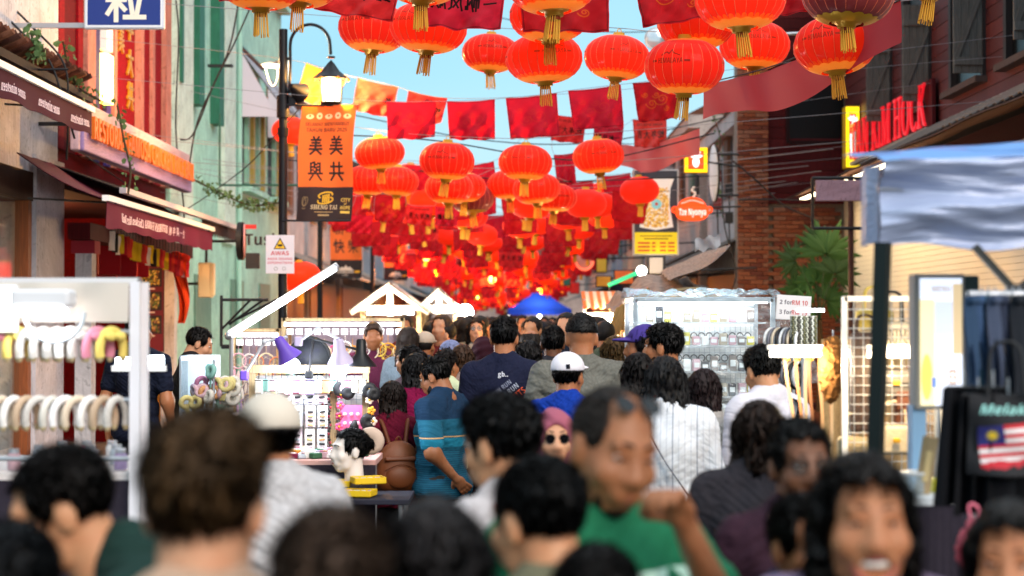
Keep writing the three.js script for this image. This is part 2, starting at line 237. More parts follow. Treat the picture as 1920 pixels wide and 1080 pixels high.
  awning('awning', 'wine red restaurant awning with white gothic lettering and white rail', -3.9, -4.75, 16.35, 22.1, 2.78, 3.05, 3.5, band, mat(0x5a1230, .75, { map: T.cloth }));
}
{ // ---- blue hanging sign
  const Zs = 17, g = thing('hanging_sign', 'royal blue hanging sign with cream Chinese character and pale rim', 'sign', [X(232, Zs), Y(55, Zs), -Zs]);
  const w = L(150, Zs), h = 1.0, t = canvasTex(384, 480, (x, W, H) => { x.fillStyle = '#12307f'; x.fillRect(0, 0, W, H); x.strokeStyle = '#dfe4ea'; x.lineWidth = 10; x.strokeRect(5, 5, W - 10, H - 10); han(x, '年', 100, 20, 190, 26, '#efe6d2'); han(x, '粒', 100, 258, 196, 24, '#efe6d2'); });
  put(g, 'frame', rbox(w, h, .08, .012, 0, h / 2, 0), mat(0xcfd6e0, .5)); put(g, 'face', tf(new THREE.PlaneGeometry(w - .03, h - .03), 0, h / 2, .044), new THREE.MeshStandardMaterial({ map: t, roughness: .45 }));
  put(g, 'arm', box(1.3, .05, .04, -.55, .05, -.07), steel);
}
{ // ---- mint green building
  const g = thing('mint_building', 'tall mint green painted building with shuttered windows and grey hoods', 'building', [facX, 0, -31]);
  const mint = mat(0xb2e4d4, .85, { map: T.plaster }), peach = mat(0xd8ece0, .85, { map: T.plaster }), green = mat(0x1f7a5e, .6, { map: T.grain }), z = (px) => FOCAL * 5 / (960 - px);
  putW(g, 'wall', [bxyz(-9, -5.02, 0, 8.7, 25, 37), bxyz(-5.02, -4.96, 0, 3.2, 25, 37)], mint);
  putW(g, 'cornice', bxyz(-5.02, -4.8, 8.5, 8.8, 25, 37), mint);
  putW(g, 'roof_gable', tf(extr([[0, 8.7], [4, 8.7], [2, 10]], 12), -9, 0, -37), mat(0x7b4a3a, .9));
  putW(g, 'pilaster', bxyz(-5.02, -4.9, 3.4, 8.4, 25.05, 26.2), peach); putW(g, 'pilaster', bxyz(-5.02, -4.9, 3.2, 8.4, 29.1, 30.2), peach);
  for (const [a, b, y0] of [[322, 326, 5.4], [356, 366, 5.25], [395, 404, 5.15]]) putW(g, 'shutter', bxyz(-5.02, -4.86, y0, 8.3, z(a), z(b)), green);
  putW(g, 'shutter_stay', bxyz(-4.9, -4.5, 5.96, 6.0, 27.4, 27.5), dark);
  for (const [za, zb, y0] of [[31.4, 33.6, 4.35], [35.0, 36.5, 4.4]]) {           // windows under sloping hoods
    const w = putW(g, 'window', bxyz(-5.03, -4.95, y0, 6.3, za, zb), mat(0x3a3c44, .3));
    for (let k = 0; k < 4; k++) { const zz = lerp(za + .1, zb - .1, k / 3); putW(w, 'shutter_board', tf(bxyz(-4.94, -4.86, y0 + .05, 6.2, zz - .09, zz + .09), -g.position.x, 0, -g.position.z), k % 2 ? mat(0xb9a24c, .6, { map: T.grain }) : mat(0x8ec0aa, .6, { map: T.grain })); }
    putW(w, 'sill', tf(bxyz(-5.0, -4.8, y0 - .1, y0, za - .1, zb + .1), -g.position.x, 0, -g.position.z), mint);
    putW(g, 'hood', sheet(6, 4, (u, v) => [lerp(-4.3, -4.98, v), lerp(5.95, 6.85, v), -lerp(za - .25, zb + .25, u)], .03), mat(0xb8b2bc, .7, { map: T.fine }));
    putW(g, 'hood_cheek', [sheet(1, 1, (u, v) => [lerp(-4.98, lerp(-4.3, -4.98, v), u), lerp(5.6, 6.85, v), -(za - .25)], .02)], mat(0xc9c0cc, .7));
  }
  putW(g, 'hood_capping', bar([-4.96, 6.88, -31.1], [-4.96, 6.88, -33.9], .035), dark);
  for (let k = 0; k < 3; k++) putW(g, 'ground_door', bxyz(-4.97, -4.93, .13, 2.6, 26.6 + k * 3.4, 28 + k * 3.4), mat(0x7fa898, .7, { map: T.grain }));
  putW(g, 'downpipe', bar([-4.88, .2, -30.5], [-4.88, 8.4, -30.5], .05), mint);
  putW(g, 'conduit', [bar([-4.7, 4.05, -27.4], [-3.2, 4.05, -27.4], .018), bar([-4.7, 4.05, -27.4], [-4.7, 5.2, -27.4], .018)], mat(0x2d5a4a, .6));
  const b = thing('meter_box', 'beige electric meter box mounted on the mint wall', 'meter box', P(386, 558, 24.4)); put(b, 'case', rbox(.2, .5, .16, .02, 0, .25, 0), mat(0xd9c8a0, .6)); put(b, 'cover', rbox(.06, .46, .12, .01, .1, .26, .03), mat(0xc9b892, .5)); put(b, 'pipe', bar([0, .5, -.02], [0, 1.1, -.05], .02), dark); put(b, 'bracket', bar([-.05, .2, 0], [-.42, .2, -.1], .02), dark);
  // round shop sign
  const Zs = 24, s = thing('round_sign', 'round black and red shop sign standing off the mint wall', 'sign', P(452, 492, Zs));
  put(s, 'disc', cyl(.27, .27, .07, 0, .3, 0, Math.PI / 2, 0, Math.PI / 2, 28), mat(0x17171a, .5)); put(s, 'face', cyl(.24, .24, .02, .05, .3, .03, Math.PI / 2, 0, Math.PI / 2.2, 28), mat(0xc98e94, .6));
  const lt = new TextGeometry('Tusi', { font: FONT, size: .16, depth: .03, curveSegments: 3 }); put(s, 'lettering', tf(lt, .06, .24, .06), mat(0x202024, .5)); put(s, 'red_tag', box(.16, .06, .03, .14, .5, .05), mat(0xc23030, .6)); put(s, 'lower_plate', rbox(.2, .22, .04, .01, .17, .02, .04), mat(0x2a2a2e, .5)); put(s, 'arm', bar([0, .3, -.02], [-.6, .3, -.05], .02), dark);
  // wall brackets of a folded shelf
  const br = thing('wall_bracket', 'black folding metal bracket frame fixed on the mint wall', 'bracket', P(455, 650, 20));
  put(br, 'rail', [bar([-.25, .55, 0], [.3, .55, 0], .018), bar([-.25, .0, 0], [-.25, .6, 0], .018)], dark); for (const k of [0, .15, .3]) put(br, 'strut', bar([-.25 + k * .6, .2 + k * .4, 0], [.1 + k, .55, .05], .014), dark); put(br, 'foot', rbox(.26, .05, .05, .01, -.12, 0, 0), dark);
}
// ---- far shophouses on both sides
function shophouse(side, z0, z1, h, hex, roofHex, seed, label) {
  const r = rng(seed), xf = side < 0 ? -4.9 - r() * .4 : 4.25 + r() * .4, xb = xf + side * 4, g = thing('shophouse', label, 'building', [xf, 0, -(z0 + z1) / 2], 0, 'far shophouses along the street');
  const m = mat(hex, .85, { map: T.plaster }), n = 3;
  const lo = Math.min(xf, xb), hi = Math.max(xf, xb);
  putW(g, 'wall', bxyz(lo, hi, 0, h, z0, z1), m);
  putW(g, 'roof', tf(extr([[0, 0], [4.6, 0], [2.3, 1.2]], z1 - z0), Math.min(xf, xb) - .3, h, -z1), mat(roofHex, .9, { map: T.fine }));
  putW(g, 'cornice', bxyz(Math.min(xf, xf - side * .25), Math.max(xf, xf - side * .25), h - .3, h, z0, z1), m);
  for (let k = 0; k < n; k++) { const a = lerp(z0, z1, (k + .2) / n), b = lerp(z0, z1, (k + .8) / n), x1 = xf - side * .05; const w = putW(g, 'window', bxyz(Math.min(xf, x1), Math.max(xf, x1), 4.4, 6.1, a, b), mat(0x4b4a50, .4)); const x2 = xf - side * .12; putW(w, 'shutter', tf(bxyz(Math.min(x1, x2), Math.max(x1, x2), 4.4, 6.1, a, a + (b - a) * .4), -g.position.x, 0, -g.position.z), mat([0x6f8f86, 0x7d5b48, 0x8a8f9a][k % 3], .7, { map: T.grain })); }
  const x3 = xf - side * 1.3; putW(g, 'canopy', sheet(12, 3, (u, v) => [lerp(x3, xf, v), lerp(2.9, 3.5, v) + .02 * Math.sin(u * 40), -lerp(z0, z1, u)], .02), mat([0x7a6b62, 0xa1583c, 0x5e6b78, 0x8d8a84][Math.floor(r() * 4)], .85, { map: T.fine }));
  putW(g, 'shopfront', bxyz(Math.min(xf, xf - side * .04), Math.max(xf, xf - side * .04), .13, 2.9, z0 + .3, z1 - .3), mat(0x5a3d36, .6));
  return g;
}
[[37.2, 43, 6.6, 0xb7bfc8, 0x6d4a40, 'grey plastered far shophouse beside the mint building'], [43.2, 50, 7.2, 0x9aa7b4, 0x5d4038, 'slate blue far shophouse behind the first lamp post'], [50.2, 58, 6.4, 0xc9b8ae, 0x7b4c3a, 'beige far shophouse behind the wooden kiosk'], [58.2, 68, 7, 0x8c9fae, 0x5a4a44, 'dull blue far shophouse further down the left row'], [68.2, 82, 6.8, 0xbfae9e, 0x6b4436, 'sand coloured far shophouse on the left side'], [82.2, 104, 7.2, 0xa8a8b0, 0x5c4640, 'grey shophouse at the distant left end']].forEach((a, i) => shophouse(-1, a[0], a[1], a[2], a[3], a[4], 30 + i, a[5]));
[[31.4, 39, 5.9, 0xd8d4d8, 0x6d4a40, 'white shophouse beyond the brick pier on the right'], [39.2, 47, 6.6, 0xc6bcb8, 0x714a3a, 'stone coloured shophouse behind the snack light box'], [47.2, 56, 6.2, 0xb9c0c6, 0x5d4038, 'pale grey shophouse beside the shield sign'], [56.2, 66, 6.6, 0xcab49c, 0x7b4c3a, 'tan far shophouse right of the blue tent'], [66.2, 80, 6.4, 0xaab4bc, 0x5a4a44, 'bluish far shophouse on the right side'], [80.2, 104, 6.8, 0xb8a69a, 0x6b4436, 'brownish shophouse at the distant right end']].forEach((a, i) => shophouse(1, a[0], a[1], a[2], a[3], a[4], 50 + i, a[5]));
{ const g = thing('end_building', 'low cream building closing the far end of the street', 'building', [0, 0, -118]); put(g, 'wall', box(40, 6, 8, 0, 3, -4), mat(0xb8a29a, .85, { map: T.plaster })); put(g, 'roof', tf(extr([[-20.5, 6], [20.5, 6], [0, 9]], 9), 0, 0, -8.5), mat(0x7b4538, .9)); for (let k = 0; k < 9; k++) { const w = put(g, 'window', box(1.1, 1.4, .1, -12 + k * 3, 3.9, 0.05), mat(0x50484a, .4)); put(w, 'pane', box(.5, 1.2, .04, -12 + k * 3, 3.9, .12), mat(0x707880, .2)); } put(g, 'door', box(1.6, 2.4, .12, 0, 1.2, .06), woodDark); }

// ---- right: timber shop with shutters
{
  const g = thing('timber_shop', 'dark red timber clad shophouse with open grey shutters and white trim', 'building', [FX, 0, -20]);
  const plank = [0x5e1a1c, 0x66201f, 0x571719].map((c) => mat(c, .65, { map: T.grain }));
  putW(g, 'wall', [bxyz(6.05, 10, 0, 9, 8, 30.7), bxyz(5.1, 6.05, 0, .4, 29.9, 30.7)], mat(0x3a1214, .8));
  const openings = [[28.3, 26.9], [26.0, 24.4], [23.2, 21.6], [20.6, 19.0]];
  for (let k = 0; k < 20; k++) { const y = 4.62 + k * .2, cut = y > 5.0 && y < 6.9; if (!cut) put(g, 'plank', box(.05, .19, 22.6, .03, y + .1, .65), plank[k % 3]); else { const edges = [30.7, ...openings.flat(), 8]; for (let e = 0; e < edges.length; e += 2) putW(g, 'plank', bxyz(6.0, 6.05, y, y + .19, edges[e + 1], edges[e]), plank[(k + e) % 3]); } }
  const shMat = mat(0x77736f, .7, { map: T.grain });
  openings.forEach(([a, b], i) => {
    const w = putW(g, 'window', bxyz(6.04, 6.1, 5.0, 6.95, b, a), mat(0x0d0b0c, .25));
    for (const zz of [a, b]) putW(w, 'frame', tf(bxyz(5.96, 6.06, 4.95, 7, zz - .06, zz + .06), -g.position.x, 0, -g.position.z), mat(0x1d1414, .6)); putW(w, 'sill', tf(bxyz(5.85, 6.06, 4.9, 4.98, b - .1, a + .1), -g.position.x, 0, -g.position.z), mat(0x4a3a36, .7));
    for (const zz of [b]) {                 // leaves stand open, square to the wall
      const s = putW(g, 'shutter', [0, 1, 2, 3].map((q) => bxyz(5.6 + q * .1, 5.695 + q * .1, 5.02, 6.4, zz - .02, zz + .02)), shMat);
      putW(s, 'ledge', tf(bxyz(5.6, 6.0, 5.12, 5.22, zz - .05, zz - .02), -g.position.x, 0, -g.position.z), shMat); putW(s, 'ledge', tf(bxyz(5.6, 6.0, 6.1, 6.2, zz - .05, zz - .02), -g.position.x, 0, -g.position.z), shMat);
      putW(s, 'brace', tf(sbar([5.63, 5.22, -zz + .035], [5.97, 6.1, -zz + .035], .06, .02), -g.position.x, 0, -g.position.z), shMat);
    }
  });
  putW(g, 'white_trim', bxyz(5.9, 6.05, 4.46, 4.62, 8, 24.0), mat(0xd9d2d2, .6, { map: T.plaster }));
  putW(g, 'eave_board', bxyz(5.6, 6.05, 4.34, 4.44, 8, 24.4), mat(0x2a2426, .8));
  putW(g, 'canopy_roof', sheet(40, 4, (u, v) => [lerp(4.9, 6.0, v), lerp(4.06, 4.42, v) + .012 * Math.sin(u * 220), -lerp(30.6, 14, u)], .03), mat(0x7b5546, .85, { map: T.fine }));
  const strip = putW(g, 'eave_light', bxyz(5.0, 5.06, 3.95, 3.99, 22, 29.6), LEDwarm); areaLight(g, .3, 7, 0xffdca8, 7, [5.2 - FX, 3.93, -26 + 20], [5.2, 0, -26.01]);
  putW(g, 'shop_wall', bxyz(5.96, 6.04, .13, 4.0, 8, 30.6), mat(0xd8cdb8, .8, { map: T.fine }));
  const sl = []; for (let k = 0; k < 44; k++) sl.push(bxyz(5.938, 5.95, .4 + k * .08, .474 + k * .08, 13, 29.5)); putW(g, 'roller_shutter', sl, mat(0xe8e0cc, .6));
  const rf = []; for (let k = 0; k < 36; k++) rf.push(bar([5.0, 4.12, -(14 + k * .3)], [5.9, 4.6, -(14 + k * .3)], .02, 5)); for (let q = 0; q < 7; q++) rf.push(bar([5.05 + q * .13, 4.16 + q * .07, -14], [5.05 + q * .13, 4.16 + q * .07, -20], .012, 5)); putW(g, 'roof_lattice', rf, mat(0x6d6460, .8));
  // raised red letters and the yellow box sign
  const s = thing('letter_sign', 'raised scarlet capital letters standing on the timber shop canopy', 'sign', [5.86, 4.56, -26.65]);
  const serif = await new FontLoader().loadAsync('fonts/droid/droid_serif_regular.typeface.json'); const tg = new TextGeometry('TAN KIM HOCK', { font: serif, size: .62, depth: .03, curveSegments: 6 }); tg.computeBoundingBox(); tg.scale(5.3 / tg.boundingBox.max.x, 1, 1); put(s, 'lettering', tf(tg, -.02, .06, -2.65, 0, -Math.PI / 2, 0), mat(0xd8141f, .35, { emissive: new THREE.Color(.28, .004, .008) }));
  put(s, 'back_board', box(.05, .74, 5.5, .06, .35, 0), mat(0x4b1115, .7)); put(s, 'rail', box(.12, .06, 5.6, 0, 0, 0), mat(0x8d8078, .6));
  const Zy = 29.3, yb = thing('box_sign', 'upright yellow light box sign with white and red coconut tree emblem', 'sign', P(1599, 315, Zy)); const w = L(26, Zy), h = L(117, Zy);
  const yt = canvasTex(128, 512, (x, W, H) => { x.fillStyle = '#ffe21a'; x.fillRect(0, 0, W, H); x.fillStyle = '#b3262a'; x.fillRect(30, 60, 68, 390); x.fillStyle = '#fff'; x.beginPath(); x.ellipse(64, 280, 26, 150, 0, 0, 7); x.fill(); for (const a of [-2.6, -2, -1.3, -.6, -.2]) { x.save(); x.translate(64, 120); x.rotate(a); x.beginPath(); x.ellipse(24, 0, 28, 10, 0, 0, 7); x.fill(); x.restore(); } word(x, 'T', 64, 190, 44, '#b3262a'); word(x, 'A', 64, 260, 44, '#b3262a'); word(x, 'Y', 64, 330, 44, '#b3262a'); });
  put(yb, 'case', rbox(w, h, .3, .015, 0, h / 2, -.16), mat(0xc99a12, .5)); put(yb, 'lit_sign_face', tf(new THREE.PlaneGeometry(w * .96, h * .97), 0, h / 2, .003), new THREE.MeshStandardMaterial({ map: yt, emissiveMap: yt, emissive: 0xffffff, emissiveIntensity: .7 }));
  areaLight(yb, w, h, 0xffe070, 1.2, [0, h / 2, .02], [yb.position.x, yb.position.y + h / 2, 0]);
}
{ // ---- brick pier, brick wall and timber gable facing the street
  const g = thing('brick_wall', 'orange brick end wall with projecting pier and red boarded gable', 'wall', [5, 0, -31]);
  putW(g, 'core', [bxyz(4.12, 4.62, 0, 9, 31.06, 31.6), bxyz(4.62, 6.1, 0, 9, 31.2, 31.6)], mat(0xa89a90, .9, { map: T.fine }));
  const tones = [0xa2593c, 0x93503a, 0xb06a4c, 0x84493a, 0xa87058].map((c) => mat(c, .85, { map: T.fine })), bg = uvm(new THREE.BoxGeometry(.215, .066, .1)), bh = uvm(new THREE.BoxGeometry(.1, .066, .1)), r = rng(77);
  let n = 0; const rest = [];
  for (let row = 0; row < 92; row++) {
    const y = .35 + row * .078 + .033, off = row % 2 ? .1125 : 0;
    for (let c = 0; c < 3; c++) { const x = 4.1 + c * .225 + .11 - (row % 2 ? .1125 : 0); const half = (row % 2 && c === 0) || (!(row % 2) && c === 2); const xx = half ? (c === 0 ? 4.155 : 4.605) : x; const m = tones[Math.floor(r() * 5)]; if (y > 1.9) { const b = put(g, 'brick', half ? bh : bg, m); b.position.set(xx - 5, y, -31.02 + 31 + .005 * r()); } else rest.push(tf((half ? bh : bg).clone(), xx - 5, y, -.02)); }
    if (y < 3.9) for (let c = 0; c < 7; c++) { const x = 4.66 + c * .225 + .11 + off; if (x > 6) continue; if (y > 2.1) { const b = put(g, 'brick', bg, tones[Math.floor(r() * 5)]); b.position.set(x - 5, y, -.15 + .006 * r()); } else rest.push(tf(bg.clone(), x - 5, y, -.15)); }
  }
  const st = put(g, 'lower_bricks', rest, tones[0]); st.userData.kind = 'stuff';
  for (let k = 0; k < 24; k++) { const y = 4.0 + k * .2, a = 4.66, b = 6.06; const cut = y > 5.1 && y < 6.25; if (cut) { putW(g, 'plank', bxyz(a, 5.02, y, y + .19, 31.1, 31.2), mat(0x641c1e, .7, { map: T.grain })); } else putW(g, 'plank', bxyz(a, b, y, y + .19, 31.1, 31.2), mat([0x641c1e, 0x5a181a, 0x6e2224][k % 3], .7, { map: T.grain })); }
  const w = putW(g, 'window', bxyz(5.04, 6.06, 5.13, 6.28, 31.14, 31.2), mat(0x120c0c, .3)); putW(w, 'frame', tf(join([bxyz(5.0, 5.06, 5.1, 6.3, 31.05, 31.14), bxyz(5.06, 6.06, 5.08, 5.15, 31.05, 31.14)]), -g.position.x, 0, -g.position.z), mat(0x2a1414, .7));
}
{ // ---- stall sign frame with pinkish board, in front of the brick wall
  const Zs = 21, g = thing('sign_frame', 'black tube frame carrying a weathered lilac board on a brown post', 'sign', [X(1597, Zs), 0, -Zs]);
  const l = (px) => X(px, Zs) - g.position.x, y = (p) => Y(p, Zs);
  put(g, 'board', rbox(l(1650) - l(1530), y(338) - y(377), .05, .01, (l(1530) + l(1650)) / 2, (y(338) + y(377)) / 2, 0), mat(0xc0a0b4, .7, { map: T.plaster }));
  put(g, 'tube_frame', [bar([l(1524), y(334), 0], [l(1655), y(334), 0], .02), bar([l(1524), y(334), 0], [l(1524), y(428), 0], .02), bar([l(1524), y(428), 0], [l(1655), y(428), 0], .02)], dark);
  put(g, 'post', bar([0, 0, -.04], [0, y(334), -.04], .035), mat(0x3d1c18, .6));
}
// ---------------------------------------------------------------- lanterns
const stringMat = mat(0x8a8488, .7); const wireMat = mat(0x15151a, .6);
function wire(pts, r = .008, label = 'thin black cable strung across the street', group = 'cables over the street') { const c = put(scene, 'cable', tube(pts, r, 8 + pts.length * 6, 5), /strings/.test(group) ? stringMat : wireMat); return tag(c, label, 'cable', group); }
const lanternTex = canvasTex(1024, 256, (x, W, H) => {
  x.fillStyle = '#e01208'; x.fillRect(0, 0, W, H);
  for (let i = 0; i < 24; i++) { x.fillStyle = i % 2 ? '#d80f08' : '#e8180a'; x.fillRect(i * W / 24, 0, W / 24, H); }
  x.fillStyle = '#f08a18'; x.fillRect(0, H - 26, W, 26); for (let i = 0; i < 32; i++) { x.beginPath(); x.arc((i + .5) * W / 32, H - 26, 14, 0, 7); x.fill(); }
  x.fillStyle = '#f0a028'; x.fillRect(0, 0, W, 10);
  for (const c of [150, 500, 850]) { word(x, 'HIMALAYA', c, 112, 34, '#2c0a06', 'bold', 112); x.fillStyle = '#2c0a06'; x.fillRect(c - 86, 108, 24, 10); x.fillRect(c + 62, 108, 24, 10); x.beginPath(); x.strokeStyle = '#2c0a06'; x.lineWidth = 5; x.moveTo(c - 42, 88); x.lineTo(c - 18, 72); x.lineTo(c - 6, 80); x.lineTo(c + 6, 62); x.lineTo(c + 18, 78); x.lineTo(c + 44, 88); x.stroke(); }
});
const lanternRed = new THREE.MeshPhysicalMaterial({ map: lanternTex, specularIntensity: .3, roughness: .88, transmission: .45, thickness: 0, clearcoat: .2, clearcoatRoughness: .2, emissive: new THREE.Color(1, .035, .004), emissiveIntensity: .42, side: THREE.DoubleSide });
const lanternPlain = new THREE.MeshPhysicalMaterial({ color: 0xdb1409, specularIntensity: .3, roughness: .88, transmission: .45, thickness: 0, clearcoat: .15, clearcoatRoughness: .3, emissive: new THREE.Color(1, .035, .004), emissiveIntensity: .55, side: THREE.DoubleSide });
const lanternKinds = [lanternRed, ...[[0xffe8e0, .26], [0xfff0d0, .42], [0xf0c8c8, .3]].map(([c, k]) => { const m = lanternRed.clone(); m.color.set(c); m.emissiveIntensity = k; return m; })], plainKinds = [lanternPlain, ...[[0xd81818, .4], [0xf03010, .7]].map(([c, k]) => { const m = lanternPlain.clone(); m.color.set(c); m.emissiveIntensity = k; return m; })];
const lanternDark = new THREE.MeshPhysicalMaterial({ color: 0x8d1418, roughness: .85, transmission: .35, thickness: 0, clearcoat: .3, side: THREE.DoubleSide });
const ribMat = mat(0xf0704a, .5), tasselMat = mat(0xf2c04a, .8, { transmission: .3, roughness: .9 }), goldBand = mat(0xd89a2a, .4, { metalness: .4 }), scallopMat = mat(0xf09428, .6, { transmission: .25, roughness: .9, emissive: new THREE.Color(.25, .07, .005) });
function lanternShape(ns, nv) {
  return sheet(ns, nv, (u, v) => { const a = (u + .5) * 2 * Math.PI, t = lerp(-.94, .94, v), y = .208 * t, rr = .3 * Math.pow(1 - t * t, .44) * (1 - .022 * Math.abs(Math.sin(a * 12))); return [rr * Math.sin(a), y, rr * Math.cos(a)]; });
}
function lanternRibs() { const out = []; for (let k = 0; k < 24; k++) { const a = k / 24 * 2 * Math.PI, pts = []; for (let i = 0; i <= 8; i++) { const t = lerp(-.93, .93, i / 8), rr = .302 * Math.pow(1 - t * t, .44); pts.push([rr * Math.sin(a), .208 * t, rr * Math.cos(a)]); } out.push(tube(pts, .0022, 9, 3)); } return join(out); }
function fringe(n, len) { const r = rng(3), out = []; for (let k = 0; k < n; k++) { const a = k / n * 6.283, ra = .035 + .006 * r(), l = len * (.82 + .18 * r()); out.push(bar([ra * Math.cos(a), -.205, ra * Math.sin(a)], [ra * 1.25 * Math.cos(a + .2 * (r() - .5)), -.205 - l, ra * 1.25 * Math.sin(a)], .0042, 4)); } return join(out); }
const LS = { hi: lanternShape(72, 20), lo: lanternShape(28, 9), ribs: lanternRibs(), fringe: fringe(18, .2), fringeLo: lathe([[.02, -.2], [.04, -.22], [.046, -.38], [.0, -.385]], 7), cap: lathe([[.0, .235], [.05, .232], [.055, .2], [.1, .195], [.105, .185]], 20), collar: lathe([[.1, -.188], [.062, -.2], [.06, -.225], [.0, -.228]], 18), scallop: sheet(48, 3, (u, v) => { const a = u * 6.2832, t = lerp(-.945, -.80 + .045 * Math.abs(Math.sin(a * 8)), v), rr = .304 * Math.pow(1 - t * t, .44); return [rr * Math.sin(a), .208 * t, rr * Math.cos(a)]; }), loop: tf(new THREE.TorusGeometry(.02, .004, 5, 10), 0, .25, 0), knot: cyl(.04, .04, .03, 0, -.235, 0) };
function lantern(px, py, w, opt = {}) {
  const Z = opt.Z ?? 1920 / w, p = opt.pos ?? P(px, py, Z), near = Z < 24, unlit = opt.unlit;
  const g = thing('paper_lantern', unlit ? 'dull dark red unlit lantern with gold fringe among the glowing ones' : near ? 'glowing red ribbed lantern with printed lettering and yellow tassel over the street' : 'small glowing red lantern with yellow tassel in the far canopy over the street', 'lantern', p, opt.turn ?? (R0() - .5) * 1.1, unlit ? 'unlit dark lanterns' : near ? 'near red lanterns over the street' : 'far red lanterns over the street');
  const s = opt.scale ?? 1; g.scale.setScalar(s); g.rotation.z = (R0() - .5) * .2; g.rotation.x = (R0() - .5) * .12; g.scale.y *= .93 + .12 * R0();
  put(g, 'lantern_shade', near ? LS.hi : LS.lo, unlit ? lanternDark : near ? lanternKinds[Math.floor(R0() * 4)] : plainKinds[Math.floor(R0() * 3)]);
  if (near) { put(g, 'ribs', LS.ribs, ribMat); put(g, 'scallop_trim', LS.scallop, unlit ? gold : scallopMat); put(g, 'knot', LS.knot, mat(0x7a2c14, .7)); put(g, 'loop', LS.loop, gold); }
  put(g, 'cap', LS.cap, goldBand); put(g, 'collar', LS.collar, goldBand); const ts = put(g, 'tassel', near ? LS.fringe : LS.fringeLo, tasselMat); const sway = (R0() - .5) * .3; ts.rotation.z = sway; ts.position.x = -.2 * Math.sin(sway);
  return p.clone().add(V(0, .27 * s, 0));
}
// near lanterns: bearing and apparent width
const rowsOf = [
  [[490, -38, 165], [563, -42, 160], [700, 52, 132], [803, 52, 146]],
  [[920, 100, 108], [1020, 110, 145], [1157, 108, 124], [1283, 125, 150], [1415, 85, 132], [1566, 85, 156]],
  [[792, -50, 165], [1036, -36, 176], [1030, 30, 150], [1388, -2, 172], [1306, 42, 148], [1590, -8, 172, 1], [1745, -62, 170]],
  [[546, 246, 74], [712, 287, 94], [838, 302, 104], [985, 305, 101], [1122, 293, 97]],
  [[690, 338, 84], [768, 336, 78], [842, 352, 90], [885, 372, 84, 1], [955, 346, 84], [1040, 370, 84], [1122, 368, 70]],
];
for (const row of rowsOf) { const tops = row.map(([a, b, c, d]) => lantern(a, b, c, { unlit: d })).sort((a, b) => a.x - b.x); const a = tops[0], b = tops[tops.length - 1]; wire([V(-4.95, a.y + .35, a.z), ...tops, V(5.9, b.y + .4, b.z)], .0035, 'thin grey string carrying lanterns across the street', 'lantern strings'); }
lantern(562, 518, 80, { Z: 24 }); 
// ---------------------------------------------------------------- cloth flags
const flagPrint = (draw, bg) => canvasTex(320, 256, (x, W, H) => { x.fillStyle = bg; x.fillRect(0, 0, W, H); x.strokeStyle = 'rgba(60,0,10,.55)'; x.lineWidth = 4; x.strokeRect(7, 7, W - 14, H - 14); draw(x, W, H); }, true);
const goldSwirl = (x, W, H, a) => { x.strokeStyle = 'rgba(214,120,20,' + a + ')'; x.lineWidth = 5; for (const [cx, cy, r] of [[120, 120, 60], [200, 140, 48], [160, 90, 30], [90, 180, 26], [240, 80, 26]]) { x.beginPath(); for (let t = 0; t < 11; t += .3) x.lineTo(cx + r * Math.exp(-t * .16) * Math.cos(t), cy + r * .8 * Math.exp(-t * .16) * Math.sin(t)); x.stroke(); } };
const lucky = (x, s, y0, size, lw) => { x.save(); [...s].forEach((c, i) => han(x, c, 26 + i * (size + 8), y0, size, lw, '#1c0608', 1.25)); x.restore(); };
const FT = {
  snake: flagPrint((x, W) => { word(x, 'GONG XI FA CAI', W / 2, 46, 30, '#3a0a0c', 'bold', 240); lucky(x, '蛇年大吉', 96, 60, 8); }, '#cf2a2c'),
  sail: flagPrint((x, W) => { word(x, 'GONG XI FA CAI', W / 2, 46, 30, '#3a0a0c', 'bold', 240); lucky(x, '一帆风顺', 100, 60, 8); }, '#c01a34'),
  dragon: flagPrint((x, W, H) => goldSwirl(x, W, H, .7), '#b3101c'), plain: flagPrint((x, W, H) => goldSwirl(x, W, H, .18), '#c21430'), far: flagPrint((x, W, H) => goldSwirl(x, W, H, .3), '#c41824'),
};
const flagMat = {}; for (const k of Object.keys(FT)) { flagMat[k] = new THREE.MeshPhysicalMaterial({ map: FT[k], specularIntensity: .3, roughness: .91, transmission: .5, thickness: 0, side: THREE.DoubleSide }); }
flagMat.orange = new THREE.MeshPhysicalMaterial({ map: FT.snake, color: 0xffc060, roughness: .82, transmission: .55, thickness: 0, side: THREE.DoubleSide });
flagMat.swag = new THREE.MeshPhysicalMaterial({ color: 0xc01224, roughness: .97, transmission: .45, thickness: 0, side: THREE.DoubleSide });
flagMat.amber = new THREE.MeshPhysicalMaterial({ color: 0xff9010, roughness: .85, transmission: .6, thickness: 0, side: THREE.DoubleSide });
function flagGeo(seed, w, h, curl = 1) { const r = rng(seed), a = r() * 6, b = r() * 6, k = (r() - .5) * .5, fold = r() * .12; return sheet(26, 12, (u, v) => { const d = 1 - v, x = (u - .5) * w * (1 - .06 * curl * d * (1 + k)) + .06 * k * d * h; return [x, -d * h * (1 - .03 * Math.sin(u * 3 + a)) - .012 * Math.sin(u * Math.PI), curl * d * (.05 * Math.sin(u * 7 + a + d * 2) + .03 * Math.sin(u * 15 + b - d * 3) + fold * d * .6 * Math.sin(b) + .035 * Math.sin((u + d * .7) * 16 + a) + .02 * Math.sin((u - d) * 24 + b))]; }); }
const flagLabel = { snake: 'crimson cloth flag with reversed black festive characters seen from behind', sail: 'crimson cloth flag with reversed black good voyage characters, seen from behind', dragon: 'deep red cloth flag printed with faint gold dragon swirls', plain: 'thin translucent crimson cloth flag pinned to the street wire', orange: 'orange glowing cloth flag with reversed festive characters by the lamp', amber: 'plain amber cloth flag glowing behind the street lantern', far: 'small red cloth flag in the far bunting rows over the street' };
